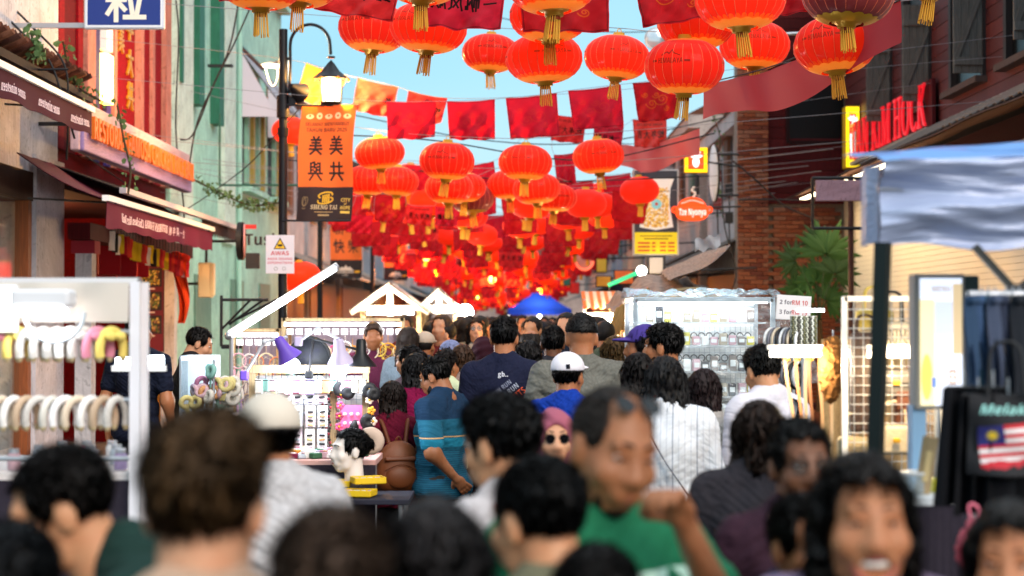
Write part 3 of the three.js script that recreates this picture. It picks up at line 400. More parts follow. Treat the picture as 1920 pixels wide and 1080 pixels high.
const strips = {};
function flag(type, x0, y0, x1, y1, h, Z, seed) {
  const a = P(x0, y0, Z), b = P(x1, y1, Z), w = a.distanceTo(b), g = put(scene, 'cloth_flag', flagGeo(seed ?? Math.round(x0 * 7 + y0), w, L(h, Z)), flagMat[type]); g.position.copy(a.clone().add(b).multiplyScalar(.5)); g.rotation.z = Math.atan2(b.y - a.y, b.x - a.x);
  tag(g, flagLabel[type], 'flag', flagLabel[type] ? type + ' flags over the street' : undefined); (strips[Z] ??= []).push(a, b);
}
[['plain', 412, -60, 556, -48, 62], ['snake', 597, -82, 757, -60, 104], ['sail', 797, -62, 952, -50, 112], ['dragon', 968, -60, 1142, -66, 124], ['dragon', 1184, -60, 1332, -84, 112], ['dragon', 1420, -58, 1545, -76, 92]].forEach((f) => flag(...f, 12.4));
[['amber', 574, 118, 651, 142, 70], ['orange', 671, 146, 747, 163, 58], ['snake', 766, 170, 839, 184, 52], ['plain', 724, 190, 818, 190, 68], ['plain', 838, 190, 928, 186, 72], ['plain', 948, 184, 1044, 174, 80], ['plain', 1065, 170, 1164, 158, 76], ['dragon', 1186, 156, 1266, 144, 74]].forEach((f, i) => flag(...f, i < 3 ? 20.5 : 19.2));
[['snake', 1036, 214, 1100, 220, 50], ['sail', 1114, 232, 1170, 236, 42], ['orange', 1186, 224, 1250, 222, 54], ['plain', 678, 318, 742, 316, 42], ['plain', 760, 310, 830, 306, 48], ['plain', 862, 312, 926, 302, 54], ['plain', 1038, 290, 1076, 286, 60], ['snake', 762, 382, 812, 386, 38], ['sail', 816, 386, 860, 388, 36], ['dragon', 704, 366, 760, 370, 48], ['plain', 650, 400, 700, 404, 36]].forEach((f) => flag(...f, 24));
[[655, 352, 712, 350, 44], [745, 350, 800, 352, 46], [872, 352, 930, 350, 50], [955, 356, 1012, 352, 46], [1060, 342, 1112, 338, 48], [1128, 330, 1182, 324, 50]].forEach((f, i) => flag(i % 3 ? 'plain' : 'dragon', ...f, 27));
[[672, 408, 722, 406, 40], [770, 412, 822, 410, 40], [905, 404, 958, 402, 42], [1000, 400, 1052, 398, 42], [1096, 392, 1146, 388, 44]].forEach((f, i) => flag(i === 1 ? 'snake' : 'plain', ...f, 31));
for (const [Z, pts] of Object.entries(strips)) { pts.sort((p, q) => p.x - q.x); const a = pts[0], b = pts[pts.length - 1]; wire([V(-4.95, a.y + .3, -Z), ...pts, V(5.9, b.y + .5, -Z)], .003, 'thin grey string carrying flags across the street', 'flag strings'); }
{ // long red cloth swags on the right
  const swag = (label, a, b, drop, Z0, Z1) => { const A = P(...a, Z0), B = P(...b, Z1); const g = put(scene, 'cloth_swag', sheet(40, 8, (u, v) => { const p = A.clone().lerp(B, u); return [p.x, p.y - (1 - v) * drop * (1 - .12 * Math.sin(u * 9)) - .12 * Math.sin(u * Math.PI), p.z + .05 * Math.sin(u * 26 + v * 2) + .04 * Math.sin(u * 11)]; }), flagMat.swag); tag(g, label, 'swag'); wire([A, A.clone().lerp(B, .5).add(V(0, -.1, 0)), B], .006); };
  swag('long crimson cloth swag running up to the timber shop eave', [1318, 158], [1690, -2], .31, 15, 11.5);
  swag('long orange red cloth swag above the snack light box', [1140, 268], [1312, 240], .36, 27, 22);
}
const FG = [0, 1, 2, 3, 4, 5].map((k) => flagGeo(900 + k, .56, .42));
// ---------------------------------------------------------------- rows farther down the street
{
  const r = rng(9); let k = 0;
  for (let Z = 22.5; Z < 112; Z *= 1.084, k++) {
    const tops = [], n = 5 + (k % 2), dx = .28 * (r() - .5);
    for (let i = 0; i < n; i++) { const x = lerp(-2.45, 1.75, (i + .5 * (k % 2)) / (n - .5)) + dx + .25 * (r() - .5), y = 3.68 - .10 * Math.cos(x) + .22 * (r() - .5) - clamp((Z - 26) * .0125, 0, 1.0); if (k < 2 && (i === 0 || r() < .35)) continue; tops.push(lantern(0, 0, 0, { Z, pos: V(x, y, -Z + .5 * (r() - .5)), unlit: r() < .04, scale: .92 + .16 * r() })); }
    if (tops.length > 1) { tops.sort((a, b) => a.x - b.x); wire([V(-4.8, tops[0].y + .3, -Z), ...tops, V(4.6, tops[tops.length - 1].y + .35, -Z)], .0045, 'thin grey string carrying lanterns across the street', 'lantern strings'); }
    for (const Zf of [Z * 1.04]) { const ft = [];
    for (let i = 0; i < 6; i++) { if (k < 1) break; const x = lerp(-2.6, 2.1, i / 5.3) + .2 * (r() - .5), y = 3.72 + .2 * (r() - .5) - clamp((Z - 26) * .0125, 0, 1.05), w = .5 + .12 * r(), g = put(scene, 'cloth_flag', FG[Math.floor(r() * 6)] , flagMat[r() < .14 ? 'snake' : 'far']); g.scale.set(w / .56, w / .56, 1); g.position.set(x, y, -Zf); g.rotation.set(0, (r() - .5) * .8, (r() - .5) * .2); tag(g, flagLabel.far, 'flag', 'far flags over the street'); ft.push(V(x - w / 2, y, -Zf), V(x + w / 2, y, -Zf)); }
    if (ft.length) wire([V(-4.8, 4.1, -Zf), ...ft, V(4.6, 4.1, -Zf)], .004, 'thin grey string carrying flags across the street', 'flag strings'); }
  }
  [[-1.9, 3.3, 38], [-.6, 3.1, 52], [1.0, 3.1, 64], [-1.5, 2.9, 76], [.3, 2.8, 92], [-2.6, 3.2, 46]].forEach(([x, y, Z]) => { const b = thing('festoon_lamp', 'amber festoon lamp glowing inside the far lantern canopy', 'lamp', [x, y, -Z], 0, 'festoon lamps'); put(b, 'light_bulb', ball(.11, 0, 0, 0, 1, 1, 1, 12), glow(1, .5, .08, 7)); put(b, 'cord', bar([0, .1, 0], [0, .9, 0], .01), dark); pointLight(b, 0xff9038, 26, [0, 0, 0], 4); });
}
// overhead service wires against the sky
[[[560, 250], [800, 262], [1100, 300], [1340, 250]], [[540, 300], [760, 318], [1000, 340], [1330, 330]], [[660, 215], [900, 262], [1110, 268], [1360, 220]], [[640, 355], [860, 352], [1100, 378], [1300, 392]], [[880, 20], [1000, 45], [1200, 60], [1500, 10]]].forEach((q, i) => wire(q.map(([a, b]) => P(a, b, 22 + i * 2)), .009));
// ---------------------------------------------------------------- lamp posts with banners
const orangeCloth = (draw, w = 360, h = 700) => new THREE.MeshPhysicalMaterial({ map: canvasTex(w, h, (x, W, H) => { x.fillStyle = '#f47222'; x.fillRect(0, 0, W, H); draw(x, W, H); }), roughness: .9, transmission: .5, thickness: 0, side: THREE.DoubleSide });
const himalaya = (x, cx, y) => { x.fillStyle = '#e8ded0'; x.beginPath(); x.moveTo(cx - 90, y + 40); x.lineTo(cx - 40, y); x.lineTo(cx - 20, y + 12); x.lineTo(cx, y - 18); x.lineTo(cx + 22, y + 10); x.lineTo(cx + 45, y - 2); x.lineTo(cx + 95, y + 40); x.fill(); word(x, 'HIMALAYA', cx, y + 56, 34, '#f2ece0', 'bold', 190); word(x, 'coffee', cx, y + 88, 24, '#f2ece0', 'italic'); x.fillStyle = '#e8b020'; x.fillRect(cx + 104, y + 40, 60, 24); };
const B1 = orangeCloth((x, W, H) => {
  for (let i = 0; i < 5; i++) { x.fillStyle = '#ffe6b0'; x.beginPath(); if (i % 2) x.arc(60 + i * 62, 62, 20, 0, 7); else x.ellipse(60 + i * 62, 66, 26, 15, 0, 0, 7); x.fill(); x.fillStyle = '#d86a30'; x.beginPath(); x.arc(60 + i * 62, 62, 7, 0, 7); x.fill(); }
  word(x, 'SELAMAT MENYAMBUT', W / 2, 112, 28, '#5a1f10', 'bold', 290); word(x, 'TAHUN BARU 2025', W / 2, 146, 32, '#5a1f10', 'bold', 270);
  han(x, '美', 66, 184, 92, 13, '#1c0c08', 1.2); han(x, '美', 202, 184, 92, 13, '#1c0c08', 1.2); han(x, '與', 62, 334, 100, 11, '#1c0c08', 1.2); han(x, '共', 200, 334, 98, 13, '#1c0c08', 1.2);
  x.fillStyle = '#2a1416'; x.fillRect(0, 492, W, H - 492); x.strokeStyle = '#e8bc28'; x.lineWidth = 9; x.beginPath(); x.ellipse(180, 540, 44, 17, -.2, 2.6, 6.6); x.stroke(); x.beginPath(); x.ellipse(180, 572, 48, 18, -.2, -.7, 3.4); x.stroke(); x.fillStyle = '#e8bc28'; for (let i = 0; i < 4; i++) x.fillRect(160 + i * 12, 532 + (3 - i) * 3, 9, 50 - (3 - i) * 2);
  word(x, 'SHENG TAI', 176, 614, 36, '#e8d9b0', 'bold', 172, 'serif'); x.fillStyle = '#b9a070'; x.fillRect(116, 640, 120, 5); x.fillRect(140, 656, 72, 10); word(x, 'CITY', 312, 570, 30, '#e8d060', 'bold', 62); word(x, 'of', 312, 592, 18, '#e8d060'); word(x, 'HOPE', 312, 616, 30, '#e8d060', 'bold', 66); x.fillRect(284, 636, 60, 14); x.strokeStyle = '#a08a60'; x.lineWidth = 4; x.beginPath(); x.ellipse(42, 580, 12, 28, 0, 0, 7); x.stroke(); x.beginPath(); x.ellipse(52, 580, 14, 28, .3, 0, 7); x.stroke(); word(x, 'THE', 42, 622, 14, '#a08a60');
});
const B2 = orangeCloth((x, W, H) => { word(x, 'SELAMAT', W / 2, 30, 26, '#5a1f10', 'bold', 200); han(x, '新', 40, 70, 118, 14, '#1c0c08', 1.15); han(x, '年', 200, 70, 118, 15, '#1c0c08', 1.15); han(x, '快', 40, 260, 118, 15, '#1c0c08', 1.15); han(x, '樂', 200, 260, 118, 12, '#1c0c08', 1.15); x.fillStyle = '#241214'; x.fillRect(0, 470, W, H); himalaya(x, 175, 540); }, 360, 660);
const B3 = orangeCloth((x, W, H) => { ['GONG', 'XI', 'FA', 'CAI'].forEach((s, i) => word(x, s, W / 2, 90 + i * 92, 80, '#3a140a', 'bold', [230, 100, 110, 170][i])); x.fillStyle = '#241214'; x.fillRect(0, 470, W, H); himalaya(x, 175, 540); }, 360, 660);
function bannerOn(label, material, x0, y0, x1, y1, Z, skew = 0) {
  const a = P(x0, y0, Z), b = P(x1, y1, Z), w = b.x - a.x, h = a.y - b.y, g = thing('street_banner', label, 'banner', [(a.x + b.x) / 2, b.y, -Z + .06]);
  put(g, 'cloth', sheet(18, 26, (u, v) => [(u - .5) * w + skew * (1 - v) + .012 * Math.sin(v * 7), v * h, .03 * Math.sin(u * 5 + v * 4) + .022 * Math.sin(u * 11 - v * 7) * (1 - v * .6)]), material);
  put(g, 'rod', [bar([-w * .56, h, 0], [w * .56, h, 0], .012), bar([-w * .56 + skew, .01, 0], [w * .5 + skew, .01, 0], .012)], dark);
}
bannerOn('orange new year banner with four large characters on the lamp post', B1, 566, 199, 668, 416, 20, -.06);
bannerOn('smaller orange red banner with four characters on the second post', B2, 622, 402, 681, 522, 34, -.04);
bannerOn('orange greeting banner in Latin capitals on the third post', B3, 720, 440, 764, 526, 44);
const iron = mat(0x14151b, .45, { metalness: .3 });
{
  const Z = 20, x0 = X(530, Z), g = thing('lamp_post', 'black iron lamp post with curled arm and pagoda roofed lantern', 'street lamp', [x0, .0, -Z]), y = (p) => Y(p, Z), l = (p) => X(p, Z) - x0;
  put(g, 'pole', [cyl(.05, .055, y(55), 0, y(55) / 2, 0), cyl(.075, .075, .26, 0, y(200), 0), cyl(.07, .06, .1, 0, y(248), 0), cyl(.11, .13, .5, 0, .25, 0)], iron);
  const c = (l(543) + l(618)) / 2, rr = (l(618) - l(543)) / 2, arc = []; for (let k = 0; k <= 10; k++) { const a = Math.PI * (1 - k / 10); arc.push([c + rr * Math.cos(a), y(85) + rr * 1.05 * Math.sin(a), 0]); }
  put(g, 'arm', tube([[l(541), y(175), 0], [l(543), y(120), 0], ...arc, [l(619), y(102), 0]], .019, 50, 8), iron); put(g, 'arm_clamp', [bar([0, y(110), 0], [l(542), y(110), 0], .02), bar([0, y(172), 0], [l(542), y(172), 0], .02)], iron);
  const h = put(g, 'lantern_frame', [lathe([[0, .0], [.02, -.02], [.05, -.05], [.12, -.14], [.2, -.2], [.235, -.225], [.22, -.235], [.1, -.225], [0, -.22]], 6), cyl(.045, .045, .02, 0, .03, 0), lathe([[.13, -.50], [.135, -.52], [.02, -.55], [0, -.56]], 6), ...[0, 1, 2, 3, 4, 5].map((k) => bar([.135 * Math.cos(k * 1.047), -.23, .135 * Math.sin(k * 1.047)], [.115 * Math.cos(k * 1.047), -.51, .115 * Math.sin(k * 1.047)], .008))], iron); h.position.set(l(620), y(112), 0);
  const gl = put(g, 'lantern_glass', lathe([[.118, -.235], [.122, -.33], [.1, -.5]], 6), glow(1, .84, .5, 4.5)); gl.position.copy(h.position);
  for (const k of [0, 1, 2, 3, 4, 5]) { const q = put(g, 'corner_bead', ball(.022, .2 * Math.cos(k * 1.047), -.235, .2 * Math.sin(k * 1.047), 1, 1, 1, 8), mat(0xf0a030, .4)); q.position.copy(h.position); }
  pointLight(g, 0xffb860, 26, [l(620), y(112) - .34, .0], 4);
  put(g, 'banner_arm', [bar([0, y(198), .05], [l(668), y(198), .05], .012), bar([0, y(414), .05], [l(655), y(414), .05], .012)], iron);
  const sp = put(g, 'speaker', [tf(new THREE.CylinderGeometry(.03, .13, .2, 14), l(556), y(170), .1, 1.2, 0, .5), box(.08, .1, .12, l(548), y(190), 0)], iron);
  const cv = thing('warning_sign', 'white camera warning sign with yellow triangle fixed to lamp post', 'sign', P(525, 513, Z - .1)); const t = canvasTex(256, 352, (x, W, H) => { x.fillStyle = '#ded9e2'; x.fillRect(0, 0, W, H); x.fillStyle = '#111'; x.beginPath(); x.moveTo(128, 20); x.lineTo(188, 128); x.lineTo(68, 128); x.fill(); x.fillStyle = '#f2c01c'; x.beginPath(); x.moveTo(128, 38); x.lineTo(174, 120); x.lineTo(82, 120); x.fill(); x.fillStyle = '#111'; x.fillRect(106, 82, 44, 20); x.fillRect(124, 100, 8, 14); word(x, 'AWAS', 128, 166, 52, '#c22a3a', 'bold', 170); word(x, 'ANDA SEDANG', 128, 218, 32, '#c85a6a', 'bold', 232); word(x, 'DIPERHATIKAN', 128, 254, 32, '#c85a6a', 'bold', 232); for (const c of [90, 166]) { x.strokeStyle = '#777'; x.lineWidth = 4; x.beginPath(); x.arc(c, 310, 15, 0, 7); x.stroke(); } });
  const w = L(53, Z), hh = L(72, Z); put(cv, 'plate', box(w, hh, .012, 0, hh / 2, 0), mat(0xd8d4dc, .5)); put(cv, 'face', tf(new THREE.PlaneGeometry(w * .98, hh * .98), 0, hh / 2, .009), new THREE.MeshStandardMaterial({ map: t, roughness: .5 })); put(cv, 'clamp', box(.14, .03, .1, .03, hh * .8, -.05), steel);
}
function plainPost(label, px, Z, top) { const g = thing('lamp_post', label, 'street lamp', [X(px, Z), 0, -Z]); const h = Y(top, Z); put(g, 'pole', [cyl(.05, .06, h, 0, h / 2, 0), cyl(.1, .12, .5, 0, .25, 0)], iron); put(g, 'arm', tube([[0, h - .4, 0], [0, h + .2, 0], [.25, h + .45, 0], [.5, h + .15, 0]], .02, 24, 6), iron); put(g, 'lantern_frame', lathe([[0, 0], [.2, -.2], [.1, -.22], [.12, -.5], [0, -.55]], 6, .5, h + .15, 0), iron); }
plainPost('plain black post carrying the second banner', 600, 34, 330); plainPost('plain black post carrying the third banner', 698, 44, 400);
wire([P(560, 205, 20), P(520, 250, 22), P(440, 330, 24), P(330, 402, 24), P(230, 340, 21), P(130, 270, 18)], .008, 'pale cable looping from the lamp post to the red shophouse', undefined);
// ---------------------------------------------------------------- people: distance fields joined with a smooth minimum and meshed
const cap = (a, b, ra, rb) => ({ a, b, ra, rb: rb ?? ra });
const ell = (c, r) => ({ c, r });
function field(prims, cell, k = 55, post, pad = .03) {
  const lo = [1e9, 1e9, 1e9], hi = [-1e9, -1e9, -1e9];
  for (const p of prims) { p.lo = [0, 1, 2].map((i) => p.c ? p.c[i] - p.r[i] : Math.min(p.a[i] - p.ra, p.b[i] - p.rb)); p.hi = [0, 1, 2].map((i) => p.c ? p.c[i] + p.r[i] : Math.max(p.a[i] + p.ra, p.b[i] + p.rb)); for (let i = 0; i < 3; i++) { lo[i] = Math.min(lo[i], p.lo[i] - pad); hi[i] = Math.max(hi[i], p.hi[i] + pad); } }
  const n = [0, 1, 2].map((i) => Math.ceil((hi[i] - lo[i]) / cell) + 2), [nx, ny, nz] = n, F = new Float32Array(nx * ny * nz), m = 4.5 / k;
  for (const p of prims) {
    const s = [0, 1, 2].map((i) => Math.max(0, Math.floor((p.lo[i] - m - lo[i]) / cell))), e = [0, 1, 2].map((i) => Math.min(n[i] - 1, Math.ceil((p.hi[i] + m - lo[i]) / cell)));
    let bx, by, bz, bb; if (!p.c) { bx = p.b[0] - p.a[0]; by = p.b[1] - p.a[1]; bz = p.b[2] - p.a[2]; bb = bx * bx + by * by + bz * bz || 1e-9; }
    for (let z = s[2]; z <= e[2]; z++) for (let y = s[1]; y <= e[1]; y++) for (let x = s[0]; x <= e[0]; x++) {
      const X0 = lo[0] + x * cell, Y0 = lo[1] + y * cell, Z0 = lo[2] + z * cell; let d;
      if (p.c) { const ax = (X0 - p.c[0]) / p.r[0], ay = (Y0 - p.c[1]) / p.r[1], az = (Z0 - p.c[2]) / p.r[2], k0 = Math.sqrt(ax * ax + ay * ay + az * az), k1 = Math.sqrt((ax / p.r[0]) ** 2 + (ay / p.r[1]) ** 2 + (az / p.r[2]) ** 2); d = k1 < 1e-6 ? -Math.min(...p.r) : k0 * (k0 - 1) / k1; }
      else { const ax = X0 - p.a[0], ay = Y0 - p.a[1], az = Z0 - p.a[2], t = clamp((ax * bx + ay * by + az * bz) / bb, 0, 1); d = Math.hypot(ax - bx * t, ay - by * t, az - bz * t) - (p.ra + (p.rb - p.ra) * t); }
      F[(z * ny + y) * nx + x] += Math.exp(-k * Math.min(d, .4));
    }
  }
  for (let z = 0, i = 0; z < nz; z++) for (let y = 0; y < ny; y++) for (let x = 0; x < nx; x++, i++) { let d = F[i] > 1e-12 ? -Math.log(F[i]) / k : .08; if (post && d < .06) d = post(lo[0] + x * cell, lo[1] + y * cell, lo[2] + z * cell, d); F[i] = d; }
  const id = new Int32Array(nx * ny * nz).fill(-1), pos = [], idx = [], at = (x, y, z) => (z * ny + y) * nx + x;
  for (let z = 0; z < nz - 1; z++) for (let y = 0; y < ny - 1; y++) for (let x = 0; x < nx - 1; x++) {
    let c = 0, sx = 0, sy = 0, sz = 0; const v = [F[at(x, y, z)], F[at(x + 1, y, z)], F[at(x, y + 1, z)], F[at(x + 1, y + 1, z)], F[at(x, y, z + 1)], F[at(x + 1, y, z + 1)], F[at(x, y + 1, z + 1)], F[at(x + 1, y + 1, z + 1)]];
    let neg = 0; for (let q = 0; q < 8; q++) if (v[q] < 0) neg++; if (!neg || neg === 8) continue;
    for (let q = 0; q < 8; q++) for (const b of [1, 2, 4]) { if (q & b) continue; const a0 = v[q], a1 = v[q | b]; if ((a0 < 0) === (a1 < 0)) continue; const t = a0 / (a0 - a1); sx += (q & 1) + (b === 1 ? t : 0); sy += ((q >> 1) & 1) + (b === 2 ? t : 0); sz += ((q >> 2) & 1) + (b === 4 ? t : 0); c++; }
    id[at(x, y, z)] = pos.length / 3; pos.push(lo[0] + (x + sx / c) * cell, lo[1] + (y + sy / c) * cell, lo[2] + (z + sz / c) * cell);
  }
  const quad = (a, b, c, d, flip) => { if (a < 0 || b < 0 || c < 0 || d < 0) return; if (flip) idx.push(a, c, b, b, c, d); else idx.push(a, b, c, b, d, c); };
  for (let z = 1; z < nz - 1; z++) for (let y = 1; y < ny - 1; y++) for (let x = 1; x < nx - 1; x++) {
    const v = F[at(x, y, z)] < 0;
    if (v !== F[at(x + 1, y, z)] < 0) quad(id[at(x, y - 1, z - 1)], id[at(x, y, z - 1)], id[at(x, y - 1, z)], id[at(x, y, z)], !v);
    if (v !== F[at(x, y + 1, z)] < 0) quad(id[at(x - 1, y, z - 1)], id[at(x, y, z - 1)], id[at(x - 1, y, z)], id[at(x, y, z)], v);
    if (v !== F[at(x, y, z + 1)] < 0) quad(id[at(x - 1, y - 1, z)], id[at(x, y - 1, z)], id[at(x - 1, y, z)], id[at(x, y, z)], !v);
  }
  const g = new THREE.BufferGeometry(); g.setAttribute('position', new THREE.Float32BufferAttribute(pos, 3)); g.setIndex(idx); g.computeVertexNormals(); return g;
}
function setUV(g, f) { const p = g.attributes.position, uv = new Float32Array(p.count * 2); for (let i = 0; i < p.count; i++) { const q = f(p.getX(i), p.getY(i), p.getZ(i)); uv[i * 2] = q[0]; uv[i * 2 + 1] = q[1]; } g.setAttribute('uv', new THREE.BufferAttribute(uv, 2)); return g; }
const boxD = (x, y, z, x0, x1, y0, y1, z0, z1) => Math.max(x0 - x, x - x1, y0 - y, y - y1, z0 - z, z - z1);
const ellD = (x, y, z, c, r) => { const a = Math.hypot((x - c[0]) / r[0], (y - c[1]) / r[1], (z - c[2]) / r[2]); return (a - 1) * Math.min(...r); };
const cache = new Map(); const cached = (key, f) => { if (!cache.has(key)) cache.set(key, f()); return cache.get(key); };
// head: origin between the ears, z forward, about 0.24 m tall
function headGeo(kind, cell) {
  return cached('head' + kind + cell, () => {
    const fat = kind === 'full' || kind === 'wide' ? 1.12 : kind === 'slim' ? .95 : 1, smile = kind === 'smile' || kind === 'full';
    const pr = [ell([0, .032, -.016], [.075, .088, .095]), ell([0, -.03, .026], [.062 * fat, .088, .068]), cap([-.03 * fat, -.085, .03], [.03 * fat, -.085, .03], .024), ell([0, -.103, .058], [.026 * fat, .02, .022]), cap([0, .012, .088], [0, -.03, .106], .008, .012), ell([-.012, -.036, .096], [.011, .009, .011]), ell([.012, -.036, .096], [.011, .009, .011]), ell([-.04 * fat, -.032, .062], [.026, .026, .024]), ell([.04 * fat, -.032, .062], [.026, .026, .024]), cap([-.038, .03, .078], [.038, .03, .078], .011), cap([-.022, -.066, .085], [.022, -.066, .085], .009), cap([-.018, -.078, .083], [.018, -.078, .083], .009),
      ell([.078, -.012, -.012], [.011, .034, .02]), ell([-.078, -.012, -.012], [.011, .034, .02]), cap([0, -.05, -.03], [0, -.165, -.034], .058 * (kind === 'slim' ? .86 : fat), .064 * (kind === 'slim' ? .88 : fat))];
    return field(pr, cell, 130, (x, y, z, d) => { for (const s of [-1, 1]) d = Math.max(d, -ellD(x, y, z, [s * .032, .008, .103], [.017, .0105, .017])); if (smile) d = Math.max(d, -ellD(x, y, z, [0, kind === 'full' ? -.074 : -.071, .1], kind === 'full' ? [.034, .019, .034] : [.026, .011, .024])); return d; });
  });
}
function tufts(g, style, cell) {                              // loose locks that break the outline
  if (cell > .012) return g;
  const r = rng(17), p = g.attributes.position, n = g.attributes.normal, pos = [...p.array], nor = [...n.array], uv = [...g.attributes.uv.array], idx = [...g.index.array], v = V(0, 0, 0), d = V(0, 0, 0), q = V(0, 0, 0), N = cell < .007 ? 7000 : 2200, long = ['long', 'half', 'wavy', 'bob'].includes(style);
  for (let k = 0; k < N; k++) {
    const i = Math.floor(r() * p.count); v.fromBufferAttribute(p, i); q.fromBufferAttribute(n, i);
    if (style === 'fade' || style === 'bald') d.set(r() - .5, r() - .5, r() - .5); else if (v.y > .06 && !long) d.set(v.x * 4 + r() - .5, -.2 + .5 * (r() - .5), .5 - 1.4 * r()); else d.set((r() - .5) * .5, -1, (r() - .5) * .5);
    d.addScaledVector(q, -d.dot(q)).normalize(); const len = (long ? .05 : style === 'fade' || style === 'bald' || style === 'receding' ? .008 : .026) * (.5 + r()), w = cell < .007 ? .0005 + .0006 * r() : .0009 + .0009 * r(), lift = (style === 'curly' ? .011 : style === 'messy' ? .007 : .004) * r(), s = q.clone().cross(d).multiplyScalar(w), b = pos.length / 3;
    for (const [t, ww, up] of [[0, 1, -.001], [.55, .8, lift * .8], [1, .15, lift * .9]]) for (const e of [-1, 1]) { pos.push(v.x + d.x * len * t + s.x * e * ww + q.x * up, v.y + d.y * len * t + s.y * e * ww + q.y * up, v.z + d.z * len * t + s.z * e * ww + q.z * up); nor.push(q.x + .5 * s.x / w * e, q.y + .5 * s.y / w * e, q.z + .5 * s.z / w * e); uv.push(k * .0137 + e * .002, t * .05 + k * .07); }
    idx.push(b, b + 1, b + 3, b, b + 3, b + 2, b + 2, b + 3, b + 5, b + 2, b + 5, b + 4);
  }
  const o = new THREE.BufferGeometry(); o.setAttribute('position', new THREE.Float32BufferAttribute(pos, 3)); o.setAttribute('normal', new THREE.Float32BufferAttribute(nor, 3)); o.setAttribute('uv', new THREE.Float32BufferAttribute(uv, 2)); o.setIndex(idx); return o;
}
function hairGeo(style, cell) {
  return cached('hair' + style + cell, () => {
    const pr = [ell([0, .036, -.02], [.087, .097, .107])]; let lo = -.085, k = 90, amp = .004, fq = 60, face = true, side = .0;
    if (style === 'messy') { amp = .006; pr.push(ell([0, .075, .03], [.07, .055, .075])); lo = -.075; }
    if (style === 'fade') { lo = .03; amp = .003; }
    if (style === 'bald') { lo = -.07; } if (style === 'receding') { pr[0] = ell([0, .034, -.018], [.081, .092, .101]); amp = .002; }
    if (style === 'curly') { amp = .009; fq = 90; pr.push(ell([0, .07, 0], [.08, .06, .09])); }
    if (style === 'bob') { for (const s of [-1, 1]) pr.push(cap([s * .06, .02, -.02], [s * .075, -.11, -.01], .045, .035)); pr.push(cap([0, .0, -.07], [0, -.12, -.075], .06, .05)); lo = -.17; side = 1; amp = .008; }
    if (style === 'long' || style === 'wavy' || style === 'half') { const e = style === 'half' ? -.26 : -.42; for (const s of [-1, -.35, .35, 1]) pr.push(cap([s * .055, .02, -.055 + .02 * Math.abs(s)], [s * (style === 'wavy' ? .105 : .065), e * (1 - .12 * Math.abs(s)), -.105 + .02 * Math.abs(s)], .045, style === 'wavy' ? .05 : .036)); for (const s of [-1, 1]) pr.push(cap([s * .07, .02, 0], [s * .078, -.1, -.02], .022, .02)); lo = -.6; side = 1; amp = style === 'wavy' ? .014 : .007; fq = style === 'wavy' ? 40 : 70; }
    if (style === 'tied') { pr.push(ell([0, .0, -.12], [.035, .035, .03]), cap([0, -.01, -.125], [0, -.22, -.12], .028, .015)); lo = -.5; }
    if (style === 'bun') { pr.push(ell([0, .03, -.135], [.045, .045, .035])); lo = -.07; }
    return tufts(setUV(field(pr, cell, k, (x, y, z, d) => {
      d += amp * noise3(x * fq, y * fq * .35, z * fq);
      const hl = .078 + .012 * noise3(x * 30, 3, 1);           // hair line over the brow
      d = Math.max(d, -boxD(x, y, z, -.058 - side * .012, .058 + side * .012, -1, hl - (style === 'messy' ? .03 : 0), .045, 1));
      d = Math.max(d, -ellD(x, y, z, [0, -.03, .09], [.075 + side * .004, .1, .085]));
      if (!side) { d = Math.max(d, -boxD(x, y, z, -1, 1, -1, -.01, -.012 - .02 * (style === 'short'), 1)); for (const s of [-1, 1]) d = Math.max(d, -ellD(x, y, z, [s * .09, -.015, -.01], [.028, .04, .028])); }
      if (style === 'tied' || style === 'bun') { d = Math.max(d, -boxD(x, y, z, -1, 1, -1, -.07, -.07, 1)); }
      if (style === 'undercap') d = Math.max(d, y - .035); if (style === 'receding') d = Math.max(d, -ellD(x, y, z, [0, .1, .085], [.066, .075, .085])); if (style === 'bald') d = Math.max(d, -ellD(x, y, z, [0, .13, .03], [.085, .105, .13]));
      return Math.max(d, lo - y + .008 * noise3(x * 50, 0, z * 50));
    }), (x, y, z) => [Math.atan2(x, -z) / 6.2832 * 2 + y * .3, y * 1.5]), style, cell);
  });
}
function capGeo(cell) { return cached('cap' + cell, () => field([ell([0, .045, -.016], [.094, .092, .112]), cap([-.04, .045, .11], [.04, .045, .11], .012), ell([0, .042, .115], [.074, .011, .072])], cell, 140, (x, y, z, d) => Math.max(d, .028 + .25 * Math.max(0, -z - .05) * .2 - y))); }
function hijabGeo(cell) { return cached('hijab' + cell, () => field([ell([0, .02, -.02], [.094, .118, .116]), cap([0, -.06, -.02], [0, -.15, -.03], .085, .11), ell([0, -.2, -.02], [.17, .075, .12]), ell([0, -.22, .06], [.11, .06, .06])], cell, 60, (x, y, z, d) => Math.max(d + .004 * Math.sin(y * 90 + x * 40 + z * 30), -ellD(x, y, z, [0, -.012, .11], [.062, .088, .085])))); }
